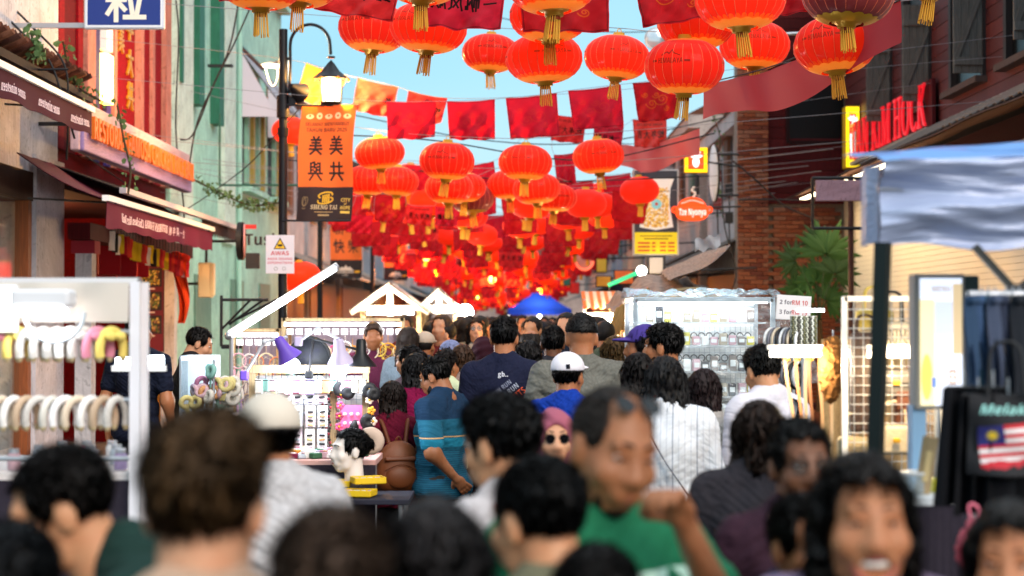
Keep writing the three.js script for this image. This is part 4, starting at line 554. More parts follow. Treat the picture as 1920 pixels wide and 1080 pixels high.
function handGeo(curl, cell = .0055) {                        // wrist at origin, fingers towards -y, palm facing +z, thumb towards +x
  return cached('hand' + curl + cell, () => {
    const pr = [cap([0, .02, 0], [0, -.03, 0], .026, .026), ell([0, -.055, 0], [.04, .045, .017])];
    [[-.03, .062, .0085], [-.01, .075, .009], [.01, .078, .009], [.029, .07, .009]].forEach(([x, l, r], i) => { let p = [x, -.09, 0], a = 0; for (let s = 0; s < 3; s++) { a += curl * (.55 + .12 * i * .3); const q = l * [.45, .32, .23][s], e = [p[0] + (s === 0 ? x * .1 : 0), p[1] - q * Math.cos(a), p[2] + q * Math.sin(a)]; pr.push(cap(p, e, r, r * .9)); p = e; } });
    const t0 = [.03, -.035, .006], t1 = [.055, -.065, .014 + curl * .015], t2 = [.058 - curl * .012, -.095, .02 + curl * .03]; pr.push(cap(t0, t1, .0125, .0105), cap(t1, t2, .0105, .009));
    return field(pr, cell, 260);
  });
}
const skinTex = noiseTex(256, (u, v) => { const a = tn(u, v, 2, 2, 9), b = tn(u, v, 9, 9, 4), c = tn(u, v, 34, 34, 8); return [.96 + .02 * b + .02 * c, .91 + .03 * a + .03 * b + .025 * c, .88 + .04 * a + .03 * b + .025 * c]; }, [4, 4]);
const skinMat = (hex) => mat(hex, .5, { map: skinTex, bumpMap: skinTex, bumpScale: .0008 });
const hairMat = (hex) => mat(hex, .6, { map: T.strand, specularIntensity: .55 });
const ARMS = { down: [[.035, -.17, -.01], [.045, -.315, .03]], walk: [[.035, -.165, -.04], [.05, -.30, .05]], hold: [[.045, -.16, .0], [-.01, -.2, .14]], reach: [[.05, -.13, .09], [.0, -.15, .24]], pocket: [[.055, -.165, -.03], [.03, -.31, .03]], back: [[.055, -.16, -.05], [-.02, -.25, -.1]], mouth: [[.0, -.105, .11], [-.105, .028, .14]], phone: [[.04, -.15, .06], [-.03, -.07, .2]] };
const people = [];
function person(o) {
  const Z = o.Z, gy = o.ground ?? 0, lean = o.lean ?? 0, fat = o.fat ?? 1, cell = o.cell ?? (Z < 5.5 ? .006 : Z < 15 ? .0085 : .014), bc = o.bodyCell ?? (Z < 15 ? .02 : .03);
  const H = (Y(o.py, Z) - gy) / (.53 + .47 * Math.cos(lean)), fem = o.female, sw = (fem ? .103 : .115) * H * (1 + (fat - 1) * .5), s = H / 1.72 * (o.head ?? 1);
  const cl = Math.cos(lean), sl = Math.sin(lean), J = (x, y, z) => { y *= H; z *= H; if (y > .53 * H) { const d = y - .53 * H; return [x, .53 * H + d * cl - z * sl, d * sl + z * cl]; } return [x, y, z]; };
  const arm = (side) => { const A = ARMS[(side > 0 ? o.armL : o.armR) ?? 'down'], S = J(side * sw, .808, 0), add = (q) => { const b = J(side * (sw + q[0] * H * 1.0), .808 + q[1], q[2]); return b; }; return [S, add(A[0]), add(A[1])]; };
  const AL = arm(1), AR = arm(-1), st = o.stride ?? .05, leg = (side) => [J(side * .052 * H, .5, 0), J(side * .056 * H, .28, side * st * .7 + .015), J(side * .058 * H, .045, side * st * 1.4 - .005)];
  const LL = leg(1), LR = leg(-1), w = fat * (fem ? .92 : 1) * H / 1.72, dd = fat * fat * H / 1.72, torso = (i) => [ell(J(0, .52, 0), [.165 * w + i, .11 + i, .12 * dd + i]), ell(J(0, .6, .005), [.148 * w * (fat > 1.1 ? 1.1 : 1) + i, .13 + i, .112 * dd + i]), ell(J(0, .7, .005), [.162 * w + i, .14 + i, .118 * dd + i]), cap(J(-sw * .82, .79, -.004), J(sw * .82, .79, -.004), .062 * w + i, .062 * w + i), ell(J(0, .75, -.008), [.16 * w + i, .1 + i, .105 * dd + i]), cap(J(0, .8, -.012), J(0, .846, .002), .078 + i * .5, .06 + i * .3), cap(J(-sw * .75, .815, -.006), J(0, .85, -.008), .046 * w + i, .05 + i * .8), cap(J(sw * .75, .815, -.006), J(0, .85, -.008), .046 * w + i, .05 + i * .8)];
  const g = thing('person', o.label, 'person', [0, gy, 0], Math.PI - (o.face ?? 0) * Math.PI / 180, o.group);
  const hc = J(0, 1, 0), hy = (o.yaw ?? 0) * Math.PI / 180, hp = (o.pitch ?? 0) * Math.PI / 180, headC = V(...J(0, 1, .016)).add(V(0, -.122 * s, 0));
  const HM = new THREE.Matrix4().makeTranslation(headC.x, headC.y, headC.z).multiply(new THREE.Matrix4().makeTranslation(0, -.08 * s, -.02 * s)).multiply(new THREE.Matrix4().makeRotationFromEuler(new THREE.Euler(hp, hy, (o.roll ?? 0) * Math.PI / 180, 'YXZ'))).multiply(new THREE.Matrix4().makeTranslation(0, .08 * s, .02 * s)).multiply(new THREE.Matrix4().makeScale(s, s, s));
  const hg = (q) => q.clone().applyMatrix4(HM);
  const am = .0;
  const limbs = [cap(AL[0], AL[1], .047 * w, .038 * w), cap(AL[1], AL[2], .038 * w, .026 * w), cap(AR[0], AR[1], .047 * w, .038 * w), cap(AR[1], AR[2], .038 * w, .026 * w)], legs = (i) => [LL, LR].flatMap((q) => [cap(q[0], q[1], .078 * w + i, .054 * w + i), cap(q[1], q[2], .052 * w + i, .036 * w + i)]);
  const body = [field([...torso(-.01), ...limbs, ...legs(0)], bc, 45)];
  const skin = skinMat(o.skin ?? 0xc08560);
  setUV(body[0], (x, y) => [x, y]); const headG = hg(headGeo(o.headKind ?? (fem ? 'slim' : 'plain'), cell)); setUV(headG, (x, y) => [x, y]); body.push(headG);
  if (Z < 15) for (const [q, side] of [[AL, 1], [AR, -1]]) {
    const a = V(...q[1]), b = V(...q[2]), hnd = handGeo(o['curl' + (side > 0 ? 'L' : 'R')] ?? .45).clone(); if (side < 0) { hnd.scale(-1, 1, 1); const ix = hnd.index.array; for (let i = 0; i < ix.length; i += 3) { const t = ix[i]; ix[i] = ix[i + 1]; ix[i + 1] = t; } hnd.computeVertexNormals(); }
    const yv = a.sub(b).normalize(), inn = V(-side, 0, .35), zv = inn.sub(yv.clone().multiplyScalar(inn.dot(yv))).normalize(), xv = yv.clone().cross(zv); hnd.applyMatrix4(new THREE.Matrix4().makeBasis(xv, yv, zv).setPosition(b)); setUV(hnd, (x, y) => [x, y]); body.push(hnd);
  }
  put(g, 'body', mergeGeometries(body.map((q) => { const r = q.toNonIndexed ? q : q; for (const k of Object.keys(r.attributes)) if (!['position', 'normal', 'uv'].includes(k)) r.deleteAttribute(k); return r; })), skin);
  // clothes
  const sv = o.sleeve ?? .62, slv = (q, i) => { const e = sv <= 1 ? q[0].map((c, n) => lerp(c, q[1][n], sv)) : q[1]; const out = [cap(q[0], e, .054 * w + i, .053 * w + i + (sv <= 1 ? .008 : 0))]; if (sv > 1) out.push(cap(q[1], q[1].map((c, n) => lerp(c, q[2][n], sv - 1)), .046 * w + i, .036 * w + i)); return out; };
  const drape = .012 + (o.loose ?? 0) * .01, hem = (o.hem ?? .465) * H, sd = Math.floor((o.px ?? 0) * 1.7);
  const shirtPrims = [...torso(drape), ...(sv > 0 ? [...slv(AL, .004), ...slv(AR, .004)] : [])];
  shirtPrims.push(ell(J(0, .5, 0), [.172 * w + drape + .008, .1, .126 * dd + drape + .008]));
  const sg = field(shirtPrims, Z < 15 ? .016 : .026, 50, (x, y, z, d) => { const q = noise3(x * 7 + sd, y * 4 + x * 5, z * 7), f = .009 * noise3(x * 6 + sd, y * 4, z * 6) + .008 * (.5 - Math.abs(q)) + .003 * noise3(x * 20 + sd, y * 9 + x * 14, z * 20); return Math.max(d + f, hem - y + .006 * Math.sin(x * 30), o.vneck ? -1 : -1); });
  const pr = o.print, cloth = o.shirtMat ?? mat(o.shirt ?? 0x444455, .88, { map: T.cloth, bumpMap: T.crease, bumpScale: .02 });
  setUV(sg, pr ? (x, y, z) => [.5 + (pr === 'back' ? -1 : 1) * x / .62, (y - .44 * H) / (.42 * H)] : (x, y) => [x, y]);
  put(g, o.shirtName ?? 'shirt', sg, cloth);
  const tg = field([ell(J(0, .53, 0), [.168 * w + .006, .1, .122 * dd + .006]), ...legs(.016)], Z < 15 ? .024 : .034, 45, (x, y, z, d) => Math.max(d + .006 * noise3(x * 12, y * 7 + sd, z * 12), (o.legCut ?? .075) * H - y, y - .56 * H)); setUV(tg, (x, y) => [x, y]); put(g, 'trousers', tg, mat(o.pants ?? 0x23252d, .85, { map: T.cloth }));
  if (Z < 15) for (const q of [LL, LR]) { const f = field([cap([q[2][0], .045, q[2][2] - .03], [q[2][0], .035, q[2][2] + .14], .045, .036)], .014, 90, (x, y, z, d) => Math.max(d, .002 - y)); put(g, 'shoe', f, mat(o.shoe ?? 0x2b2b2e, .6)); }
  // hair and head wear
  if (o.hair) put(g, 'hair', hg(hairGeo(o.cap && o.hair === 'short' ? 'undercap' : o.hair, cell)), hairMat(o.hairColor ?? 0x2a2220));
  if (o.cap) { const c = put(g, 'cap', hg(o.capTurn ? capGeo(cell).clone().rotateY(o.capTurn) : capGeo(cell)), mat(o.cap, .8)); if (o.capMark) put(c, 'cap_mark', hg(tf(rbox(.022, .026, .006, .002), -.045, .055, -.118, -.15, .35, 0)), mat(o.capMark, .7)); }
  if (o.hijab) put(g, 'headscarf', hg(hijabGeo(cell)), mat(o.hijab, .8, { map: T.cloth }));
  if (o.faceDetail) {
    for (const q of [-1, 1]) { const e = put(g, 'eye', hg(ball(.0118, q * .032, .007, .079, 1.15, o.headKind === 'full' ? .5 : .68, 1, 12)), mat(0xe8e2dc, .25)); put(e, 'iris', hg(ball(.0058, q * .032, .007, .0882, 1, 1, .5, 10)), mat(0x1d120c, .2)); put(g, 'eyebrow', hg(tube([[q * .014, .035, .093], [q * .032, .0385, .088], [q * .05, .03, .073]], fem ? .0026 : .0036, 8, 5)), hairMat(o.browColor ?? 0x120d0b)); put(g, 'eyelid', hg(tube([[q * .017, .009, .0905], [q * .032, .0135, .093], [q * .047, .008, .0845]], .0042, 8, 5)), skin); }
    const lip = mat(o.lip ?? 0x8e4a42, .5), sm = o.headKind === 'smile' || o.headKind === 'full';
    if (sm) { const W = o.headKind === 'full' ? .045 : .031, D = o.headKind === 'full' ? .101 : .087; put(g, 'lips', [hg(tube([[-W, -.058, .07], [-W * .5, -.0565, .089], [0, -.058, .0955], [W * .5, -.0565, .089], [W, -.058, .07]], .0046, 16, 6)), hg(tube([[-W, -.058, .07], [-W * .62, -D + .012, .083], [0, -D, .09], [W * .62, -D + .012, .083], [W, -.058, .07]], .0055, 16, 6))], lip); put(g, 'teeth', hg(ball(W * .82, 0, -.068, .064, 1, .32, .8, 14)), mat(0xefe9e0, .3)); }
    else put(g, 'lips', [hg(tube([[-.024, -.071, .086], [-.009, -.066, .095], [0, -.068, .096], [.009, -.066, .095], [.024, -.071, .086]], .0052, 12, 6)), hg(tube([[-.022, -.073, .085], [0, -.079, .0935], [.022, -.073, .085]], .0058, 12, 6))], lip);
  }
  if (o.beard) put(g, 'beard', hg(cached('beard' + cell + (o.headKind === 'wide'), () => field([ell([0, -.03, .026], [o.headKind === 'wide' ? .071 : .0635, .0895, .0695]), cap([-.03, -.086, .03], [.03, -.086, .03], .0255), ell([0, -.104, .059], [.0275, .0215, .0235])], cell, 130, (x, y, z, d) => Math.max(d, y + .055 - .5 * Math.max(0, Math.abs(x) - .03), -ellD(x, y, z, [0, -.066, .1], [.03, .012, .03]))))), hairMat(o.beard));
  if (o.glasses) { const y = o.glasses === 'head' ? .112 : .005, z = o.glasses === 'head' ? .055 : .098, tilt = o.glasses === 'head' ? -1.0 : 0, gl = []; for (const q of [-1, 1]) { gl.push(tf(new THREE.TorusGeometry(.021, .0022, 5, 18), q * .031, y, z, tilt), bar([q * .052, y + .004, z], [q * .082, y, -.01], .0022, 5)); } gl.push(bar([-.01, y + .004, z], [.01, y + .004, z], .002, 5)); const f = put(g, 'glasses', gl.map(hg), mat(0x141416, .3)); for (const q of [-1, 1]) put(f, 'lens', hg(tf(cyl(.0205, .0205, .002, 0, 0, 0, Math.PI / 2, 0, 0, 18), q * .031, y, z, tilt)), o.glasses === true ? clearPlastic : mat(0x0b0b0e, .12)); }
  if (o.mask) put(g, 'face_mask', hg(field([ell([0, -.062, .062], [.05, .045, .048])], .008, 90, (x, y, z, d) => Math.max(d, .03 - z))), mat(0xdfe6ec, .85));
  if (o.strap) { const a = J(o.strap * sw * .6, .82, -.05 * dd), pts = [[o.strap * sw * .55, .845 * H, .02], [o.strap * sw * .5, .83 * H, -.09 * dd - .04], [0, .72 * H, -.118 * dd - .04], [-o.strap * sw * .75, .6 * H, -.1 * dd - .03], [-o.strap * .17 * w, .53 * H, -.02]]; put(g, 'sling_strap', sheet(20, 2, (u, v) => { const c = new THREE.CatmullRomCurve3(pts.map((q) => V(...q))).getPoint(u); return [c.x + (v - .5) * (o.strapW ?? .035), c.y + (v - .5) * .01, c.z]; }, .006), mat(o.strapColor ?? 0x17171a, .7)); }
  // stand so that the head is where it should be
  const off = V(headC.x, 0, headC.z).applyAxisAngle(V(0, 1, 0), g.rotation.y); g.position.x = X(o.px, Z) - off.x; g.position.z = -Z - off.z;
  people.push(g); return { g, H, J, HM, sw, w, dd };
}
// ---------------------------------------------------------------- the crowd
const SK = { fair: 0xdaa786, asian: 0xcf9a74, tan: 0xb57b56, brown: 0xa06c4a, deep: 0x704a34 };
const print = (base, draw) => { const t = canvasTex(256, 320, (x, W, H) => { x.fillStyle = base; x.fillRect(0, 0, W, H); draw(x, W, H); for (let i = 0; i < 900; i++) { x.fillStyle = i % 2 ? 'rgba(255,255,255,.04)' : 'rgba(0,0,0,.05)'; x.fillRect(R0() * W, R0() * H, 2 + R0() * 6, 1); } }); return new THREE.MeshPhysicalMaterial({ map: t, roughness: .88, specularIntensity: .3, bumpMap: T.crease, bumpScale: .008, side: THREE.DoubleSide }); };
// front row, out of focus
person({ label: 'man with glasses in dark green tee bending over the headband stall', px: 140, py: 826, Z: 3.5, face: -102, lean: .3, pitch: 22, skin: SK.asian, hair: 'short', faceDetail: 1, glasses: true, shirt: 0x1f3a34, armL: 'reach', armR: 'reach' });
person({ label: 'brown haired man seen from behind in peach tee beside the beige capped man', px: 388, py: 782, Z: 2.5, face: 6, skin: SK.fair, hair: 'messy', hairColor: 0x86623c, shirt: 0xd9b49a });
person({ label: 'person in beige cap and loose white shirt seen from behind', px: 503, py: 744, Z: 5.1, face: -28, skin: SK.tan, hair: 'short', cap: 0xcfc3b4, shirt: 0xd8d4d6, loose: 1, sleeve: 1.7, armL: 'hold', armR: 'hold' });
person({ label: 'short dark haired person seen from behind in charcoal, below the white shirt', px: 628, py: 958, Z: 2.35, face: 4, skin: SK.tan, hair: 'short', hairColor: 0x7a5c48, shirt: 0x2a2a30 });
person({ label: 'black haired short person seen from behind in navy top', px: 812, py: 944, Z: 2.75, face: -8, skin: SK.tan, hair: 'bob', hairColor: 0x3a3436, female: 1, shirt: 0x20242e });
person({ label: 'young man with thick black hair in red and white top looking left', px: 946, py: 744, Z: 4.4, face: -48, pitch: 8, skin: SK.asian, hair: 'messy', hairColor: 0x242122, faceDetail: 1, shirt: 0xd8cfd0, strap: 1, strapColor: 0x9c1e30, strapW: .06 });
person({ label: 'black haired boy in olive collared shirt turned away to the left', px: 1014, py: 858, Z: 3.3, face: -40, pitch: 10, skin: SK.asian, hair: 'short', hairColor: 0x211f20, shirt: 0x7d7a62 });
person({ label: 'balding man in green printed tee with sunglasses on his head, hand at mouth', px: 1135, py: 722, Z: 3.7, face: 142, yaw: -10, pitch: 15, roll: -6, skin: SK.brown, hair: 'receding', hairColor: 0x4e4038, headKind: 'wide', faceDetail: 1, fat: 1.12, head: 1.03, glasses: 'head', beard: 0x3a2a22, print: 'front', shirtMat: print('#1f6b4a', (x) => { x.fillStyle = '#bfe0d0'; x.fillRect(64, 64, 128, 84); x.fillStyle = '#1f6b4a'; for (let i = 0; i < 26; i++) { x.beginPath(); x.arc(72 + R0() * 112, 72 + R0() * 68, 3 + R0() * 9, 0, 7); x.fill(); } }), armL: 'mouth', curlL: 1.1 });
person({ label: 'woman in rose pink headscarf and sunglasses facing the crowd', px: 1038, py: 772, Z: 6.9, face: 172, female: 1, skin: SK.fair, hijab: 0xc06a80, faceDetail: 1, glasses: 'dark', shirt: 0x7a2a4a, sleeve: 1.9 });
person({ label: 'woman with brown bob in charcoal top seen from behind', px: 1424, py: 754, Z: 5.9, face: 10, female: 1, fat: 1.12, skin: SK.asian, hair: 'bob', hairColor: 0x3d2416, shirt: 0x38343a, sleeve: .5 });
person({ label: 'woman with round glasses and tied hair in purple top, smiling slightly', px: 1500, py: 790, Z: 4.5, face: 176, yaw: 4, female: 1, skin: SK.deep, hair: 'tied', hairColor: 0x262221, headKind: 'smile', faceDetail: 1, glasses: true, shirt: 0x3a2230, sleeve: .8 });
person({ label: 'laughing woman with dark jaw length hair facing the camera, in lilac top', px: 1618, py: 856, Z: 3.3, face: 178, female: 1, fat: 1.1, skin: 0xb47c58, hair: 'bob', hairColor: 0x2c2422, headKind: 'full', lip: 0xa8504c, head: 1.08, faceDetail: 1, shirt: 0x8d7a9a });
person({ label: 'child with blue rimmed glasses half hidden behind the laughing woman', px: 1512, py: 932, Z: 3.75, face: 160, skin: SK.brown, hair: 'short', hairColor: 0x24201f, faceDetail: 1, glasses: true, shirt: 0x223052 });
person({ label: 'dark haired woman at the trouser stall with hair parted over her forehead', px: 1896, py: 948, Z: 3.3, face: 186, yaw: -14, female: 1, skin: SK.tan, hair: 'long', hairColor: 0x2e2826, faceDetail: 1, shirt: 0x2a2a36 });
person({ label: 'short black haired person seen from behind below the green tee man', px: 1118, py: 1026, Z: 2.9, face: 0, skin: SK.tan, hair: 'short', shirt: 0x2c2c30 });
person({ label: 'dark haired person seen from behind beside the bending man', px: 30, py: 984, Z: 2.95, face: -10, skin: SK.tan, hair: 'short', hairColor: 0x26282e, shirt: 0x30343c });
// middle distance, in focus
person({ label: 'young man in black tee standing on the five foot way looking down', px: 368, py: 613, Z: 13.6, face: 80, pitch: 22, ground: .13, skin: SK.fair, hair: 'short', faceDetail: 1, shirt: 0x2a292c, fat: 1.08, armL: 'back', armR: 'down', loose: 1 });
person({ label: 'man in navy tee behind the headband stall seen from behind', px: 262, py: 590, Z: 13, face: 20, ground: .13, skin: SK.tan, hair: 'short', shirt: 0x1c2236 });
const bp = person({ label: 'long haired woman in maroon waistcoat with tan backpack', px: 735, py: 716, Z: 11, face: -14, yaw: 12, female: 1, skin: SK.fair, hair: 'long', hairColor: 0x362924, shirt: 0x701430, pants: 0x16171c, sleeve: .0, armL: 'down', armR: 'hold' });
person({ label: 'woman in magenta top and white face mask with long black hair', px: 776, py: 664, Z: 11.9, face: -42, yaw: -20, female: 1, skin: SK.fair, hair: 'long', hairColor: 0x222022, mask: 1, shirt: 0x8a1248, pants: 0x1b1b20, sleeve: 1.5 });
person({ label: 'stocky man in teal panelled polo shirt looking down to the left', px: 822, py: 668, Z: 10.8, face: -66, pitch: 20, fat: 1.16, skin: SK.brown, hair: 'short', hairColor: 0x211e1d, beard: 0x1a1310, faceDetail: 1, sleeve: .8, print: 'back', shirtMat: print('#1d5a72', (x, W, H) => { x.fillStyle = '#16304a'; x.fillRect(0, 0, W, 70); x.fillStyle = '#c9a070'; x.fillRect(0, 118, W, 4); x.fillStyle = '#1f7894'; x.fillRect(0, 124, W, 26); x.fillStyle = '#17384e'; for (let i = 0; i < 60; i++) x.fillRect(0, 160 + i * 6, W, 1.5); }), pants: 0x453c36, armL: 'back', armR: 'down' });
person({ label: 'man in navy running tee with slanted orange lettering on his back', px: 945, py: 595, Z: 11.6, face: 2, yaw: -6, skin: SK.tan, hair: 'short', hairColor: 0x201e20, print: 'back', shirtMat: print('#1b1f36', (x) => { x.save(); x.translate(134, 118); x.rotate(-.66); word(x, 'RUN RUN RUN', -4, -34, 18, '#8d93a4', 'bold', 100); word(x, 'RUN RUN RUN', 0, -15, 20, '#aab0bd', 'bold', 112); word(x, 'THE STRAITS', 4, 7, 25, '#f06038', 'bold', 118); word(x, 'TIMES RUN', 8, 31, 25, '#f06038', 'bold', 92); x.restore(); word(x, 'gb..', 128, 46, 17, '#e8e8ee'); }), pants: 0x22242c, armL: 'down', armR: 'walk' });
person({ label: 'woman in dark maroon headscarf and pale blouse seen from behind', px: 907, py: 634, Z: 14.6, face: 12, female: 1, skin: SK.tan, hijab: 0x43202e, shirt: 0xd6b8a4, sleeve: 1.9 });
person({ label: 'tall broad man in grey olive tee with faded haircut seen from behind', px: 1090, py: 590, Z: 10.4, face: -4, fat: 1.2, skin: SK.tan, hair: 'fade', hairColor: 0x242122, shirt: 0x7d7c74, head: 1.02 });
person({ label: 'man in white baseball cap and royal blue tee seen from behind', px: 1066, py: 664, Z: 9.6, face: 24, skin: SK.tan, hair: 'short', cap: 0xe8e4ec, capMark: 0x1a1c28, shirt: 0x1a44b4 });
person({ label: 'thinning grey haired man between the runner and the striped tee', px: 996, py: 620, Z: 13.8, face: 10, skin: SK.tan, hair: 'bald', hairColor: 0x4a423e, shirt: 0x55505a });
person({ label: 'dark haired person in white and navy striped tee seen from behind', px: 994, py: 640, Z: 12.4, face: 38, skin: SK.tan, hair: 'bob', hairColor: 0x262224, fat: 1.15, print: 'back', shirtMat: print('#e2dfe8', (x, W) => { for (const y of [60, 132, 204]) { x.fillStyle = '#20243c'; x.fillRect(0, y, W, 30); x.fillStyle = '#b02a6a'; x.fillRect(0, y + 32, W, 5); } }) });
person({ label: 'man with cropped black hair beside the broad grey shirted man', px: 1036, py: 612, Z: 13, face: -2, skin: SK.deep, hair: 'short', hairColor: 0x1d1c1e, shirt: 0x3a3a42 });
person({ label: 'long straight blonde haired woman beside the broad grey shirted man', px: 1152, py: 632, Z: 12.8, face: 6, female: 1, skin: SK.fair, hair: 'long', hairColor: 0x8a6a3e, shirt: 0xc9bdb4 });
person({ label: 'bearded black haired man in grey striped shirt facing left', px: 1242, py: 610, Z: 10.4, face: -72, yaw: -6, skin: SK.tan, hair: 'curly', hairColor: 0x211e1f, beard: 0x241a16, faceDetail: 1, print: 'back', shirtMat: print('#b4b0ae', (x, W, H) => { for (let i = 0; i < 14; i++) { x.fillStyle = i % 2 ? '#7d848c' : '#cfcac6'; x.fillRect(0, i * 24, W, 9); } }) });
person({ label: 'person in purple cap beside the clear plastic display stall', px: 1206, py: 612, Z: 10.85, face: -86, skin: SK.tan, hair: 'bob', cap: 0x4a3c8c, shirt: 0xd0ccd2 });
person({ label: 'woman with wavy long black hair in white pinstripe blouse and thin strap', px: 1248, py: 672, Z: 8.4, face: 8, female: 1, fat: 1.14, skin: SK.tan, hair: 'wavy', hairColor: 0x211e22, sleeve: 1.1, loose: 1.4, print: 'back', shirtMat: print('#dfe2ea', (x, W, H) => { for (let i = 0; i < 22; i++) { x.fillStyle = i % 4 ? '#c6cad6' : '#8a90a4'; x.fillRect(i * 12, 0, 2, H); } }), strap: 1, strapColor: 0x2a3550, strapW: .012, pants: 0x2c4a6a });
person({ label: 'woman with long dark auburn hair in cream top beside the pinstripe blouse', px: 1322, py: 694, Z: 9.1, face: 26, female: 1, skin: SK.tan, hair: 'long', hairColor: 0x3c272a, shirt: 0xd9cfc6, sleeve: .9 });
person({ label: 'woman with black hair tucked behind the pinstripe blouse woman', px: 1196, py: 664, Z: 9.6, face: -6, female: 1, skin: SK.tan, hair: 'half', hairColor: 0x2a2221, shirt: 0x5a4a4c });
person({ label: 'young man in white tee with black sling strap looking down at goods', px: 1431, py: 648, Z: 8.9, face: -34, yaw: -14, pitch: 16, skin: SK.asian, hair: 'messy', hairColor: 0x262321, faceDetail: 1, loose: 1.4, sleeve: .85, strap: -1, print: 'back', shirtMat: print('#dcd8e2', (x) => word(x, 'COCO', 70, 120, 34, '#d04040', 'bold')) });
person({ label: 'man in beige cap facing away near the lit kiosk', px: 798, py: 624, Z: 16, face: 20, skin: SK.tan, hair: 'short', cap: 0xcdb9a4, shirt: 0x50505a });
person({ label: 'young man with side parted black hair in white, looking left by the kiosk', px: 832, py: 604, Z: 18, face: -100, skin: SK.fair, hair: 'messy', faceDetail: 1, shirt: 0xe0dcd8 });
person({ label: 'woman with glasses and loose black hair looking up at the lanterns', px: 893, py: 600, Z: 18.5, face: 178, pitch: -18, female: 1, skin: SK.fair, hair: 'half', faceDetail: 1, glasses: true, shirt: 0xd8cbb8, cell: .0085 });
person({ label: 'person in pale blue cap between the polo man and the kiosk', px: 846, py: 640, Z: 14, face: 10, skin: SK.tan, hair: 'bob', hairColor: 0x3c2f2a, cap: 0x7d88b0, shirt: 0x6a6a74 });
person({ label: 'woman with light brown long hair beside the maroon headscarf', px: 868, py: 648, Z: 13.4, face: 16, female: 1, skin: SK.fair, hair: 'long', hairColor: 0x6b4a34, shirt: 0xb49a90 });
person({ label: 'person in pale green tee with black lettering on the back', px: 838, py: 656, Z: 12.6, face: 30, skin: SK.tan, hair: 'tied', print: 'back', shirtMat: print('#cfdcb4', (x, W) => { word(x, 'OF', 128, 90, 70, '#1c1c1c', 'bold'); word(x, 'EVIL', 128, 160, 66, '#1c1c1c', 'bold'); x.fillStyle = '#e2c83a'; x.fillRect(0, 210, W, 26); }) });
person({ label: 'woman with black hair bun at the dreamcatcher stall', px: 766, py: 648, Z: 13.6, face: -60, female: 1, skin: SK.fair, hair: 'bun', hairColor: 0x262224, shirt: 0x6a5a66, faceDetail: 1 });
person({ label: 'man in mustard tee seen from behind among the middle crowd', px: 962, py: 622, Z: 16.5, face: 4, skin: SK.brown, hair: 'short', shirt: 0xb08a3a });
person({ label: 'woman in sky blue blouse seen from behind in the middle crowd', px: 925, py: 640, Z: 17, face: -6, female: 1, skin: SK.tan, hair: 'half', shirt: 0x8aa8c8 });
person({ label: 'man in dark cap and red tee seen from behind in the middle crowd', px: 1012, py: 604, Z: 17.4, face: 3, skin: SK.tan, hair: 'short', cap: 0x22242c, shirt: 0x9a2c2c });
person({ label: 'woman with brown ponytail in white tee, middle crowd by the mangoes', px: 1176, py: 640, Z: 15, face: -12, female: 1, skin: SK.fair, hair: 'tied', hairColor: 0x4a3020, shirt: 0xd6d2cc });
person({ label: 'older man in checked grey shirt, middle crowd beside the kiosk', px: 815, py: 634, Z: 19, face: -30, skin: SK.tan, hair: 'bald', hairColor: 0x8a8680, shirt: 0x7a8088 });
// ---- far crowd: a few built, the rest copies
{
  const protos = [[['short', 0x15110f], 0x3a3f4c, 0, 0], [['long', 0x1d1512], 0x8d5a5a, 1, 6], [['short', 0x120f10], 0xb9b4b0, 0, 170], [['half', 0x221713], 0x4a5a6a, 1, 176], [['messy', 0x1b1512], 0x6a6458, 0, -20]].map(([h, c, f, face], i) => person({ label: 'distant shopper standing deep in the far crowd under the lanterns', group: 'distant shoppers', px: 880 + i * 44, py: 592 + i * 3, Z: 22 + i * 2.4, face, skin: [SK.tan, SK.fair, SK.asian, SK.fair, SK.brown][i], hair: h[0], hairColor: h[1], shirt: c, female: f, cell: .014, bodyCell: .03 }).g);
  const r = rng(21), cols = [0x2c3444, 0x8a3a3a, 0xc9c2ba, 0x55604e, 0x40506e, 0x1f1f24, 0x9a8a70, 0xd8d4d0, 0x6a2c48, 0x7a8a96];
  for (let k = 0; k < 70; k++) { const q = protos[k % 5], Z = 19 + Math.pow(r(), .8) * 48, x = lerp(-2.9, 3.0, r()); if (Z < 26 && Math.abs(x) > 1.2) continue; const c = dup(q, [x, 0, -Z], q.rotation.y + (r() - .5) * 1.2); c.scale.setScalar(.93 + .1 * r()); const m = mat(cols[Math.floor(r() * cols.length)], .88, { map: T.cloth }); c.children.forEach((p) => { if (p.name === 'shirt') p.material = m; }); }
  for (let k = 0; k < 34; k++) { const q = protos[(k * 3) % 5], Z = 15.5 + k * .36, c = dup(q, [lerp(-1.45, 1.0, r()), 0, -Z], (k % 4 ? Math.PI : 0) + (r() - .5) * .9); c.scale.setScalar(.95 + .08 * r()); const m = mat(cols[Math.floor(r() * cols.length)], .88, { map: T.cloth }), h = hairMat([0x2a2220, 0x3a2a22, 0x241e1e, 0x5a4030][k % 4]); c.children.forEach((p) => { if (p.name === 'shirt') p.material = m; if (p.name === 'hair') p.material = h; }); }
}
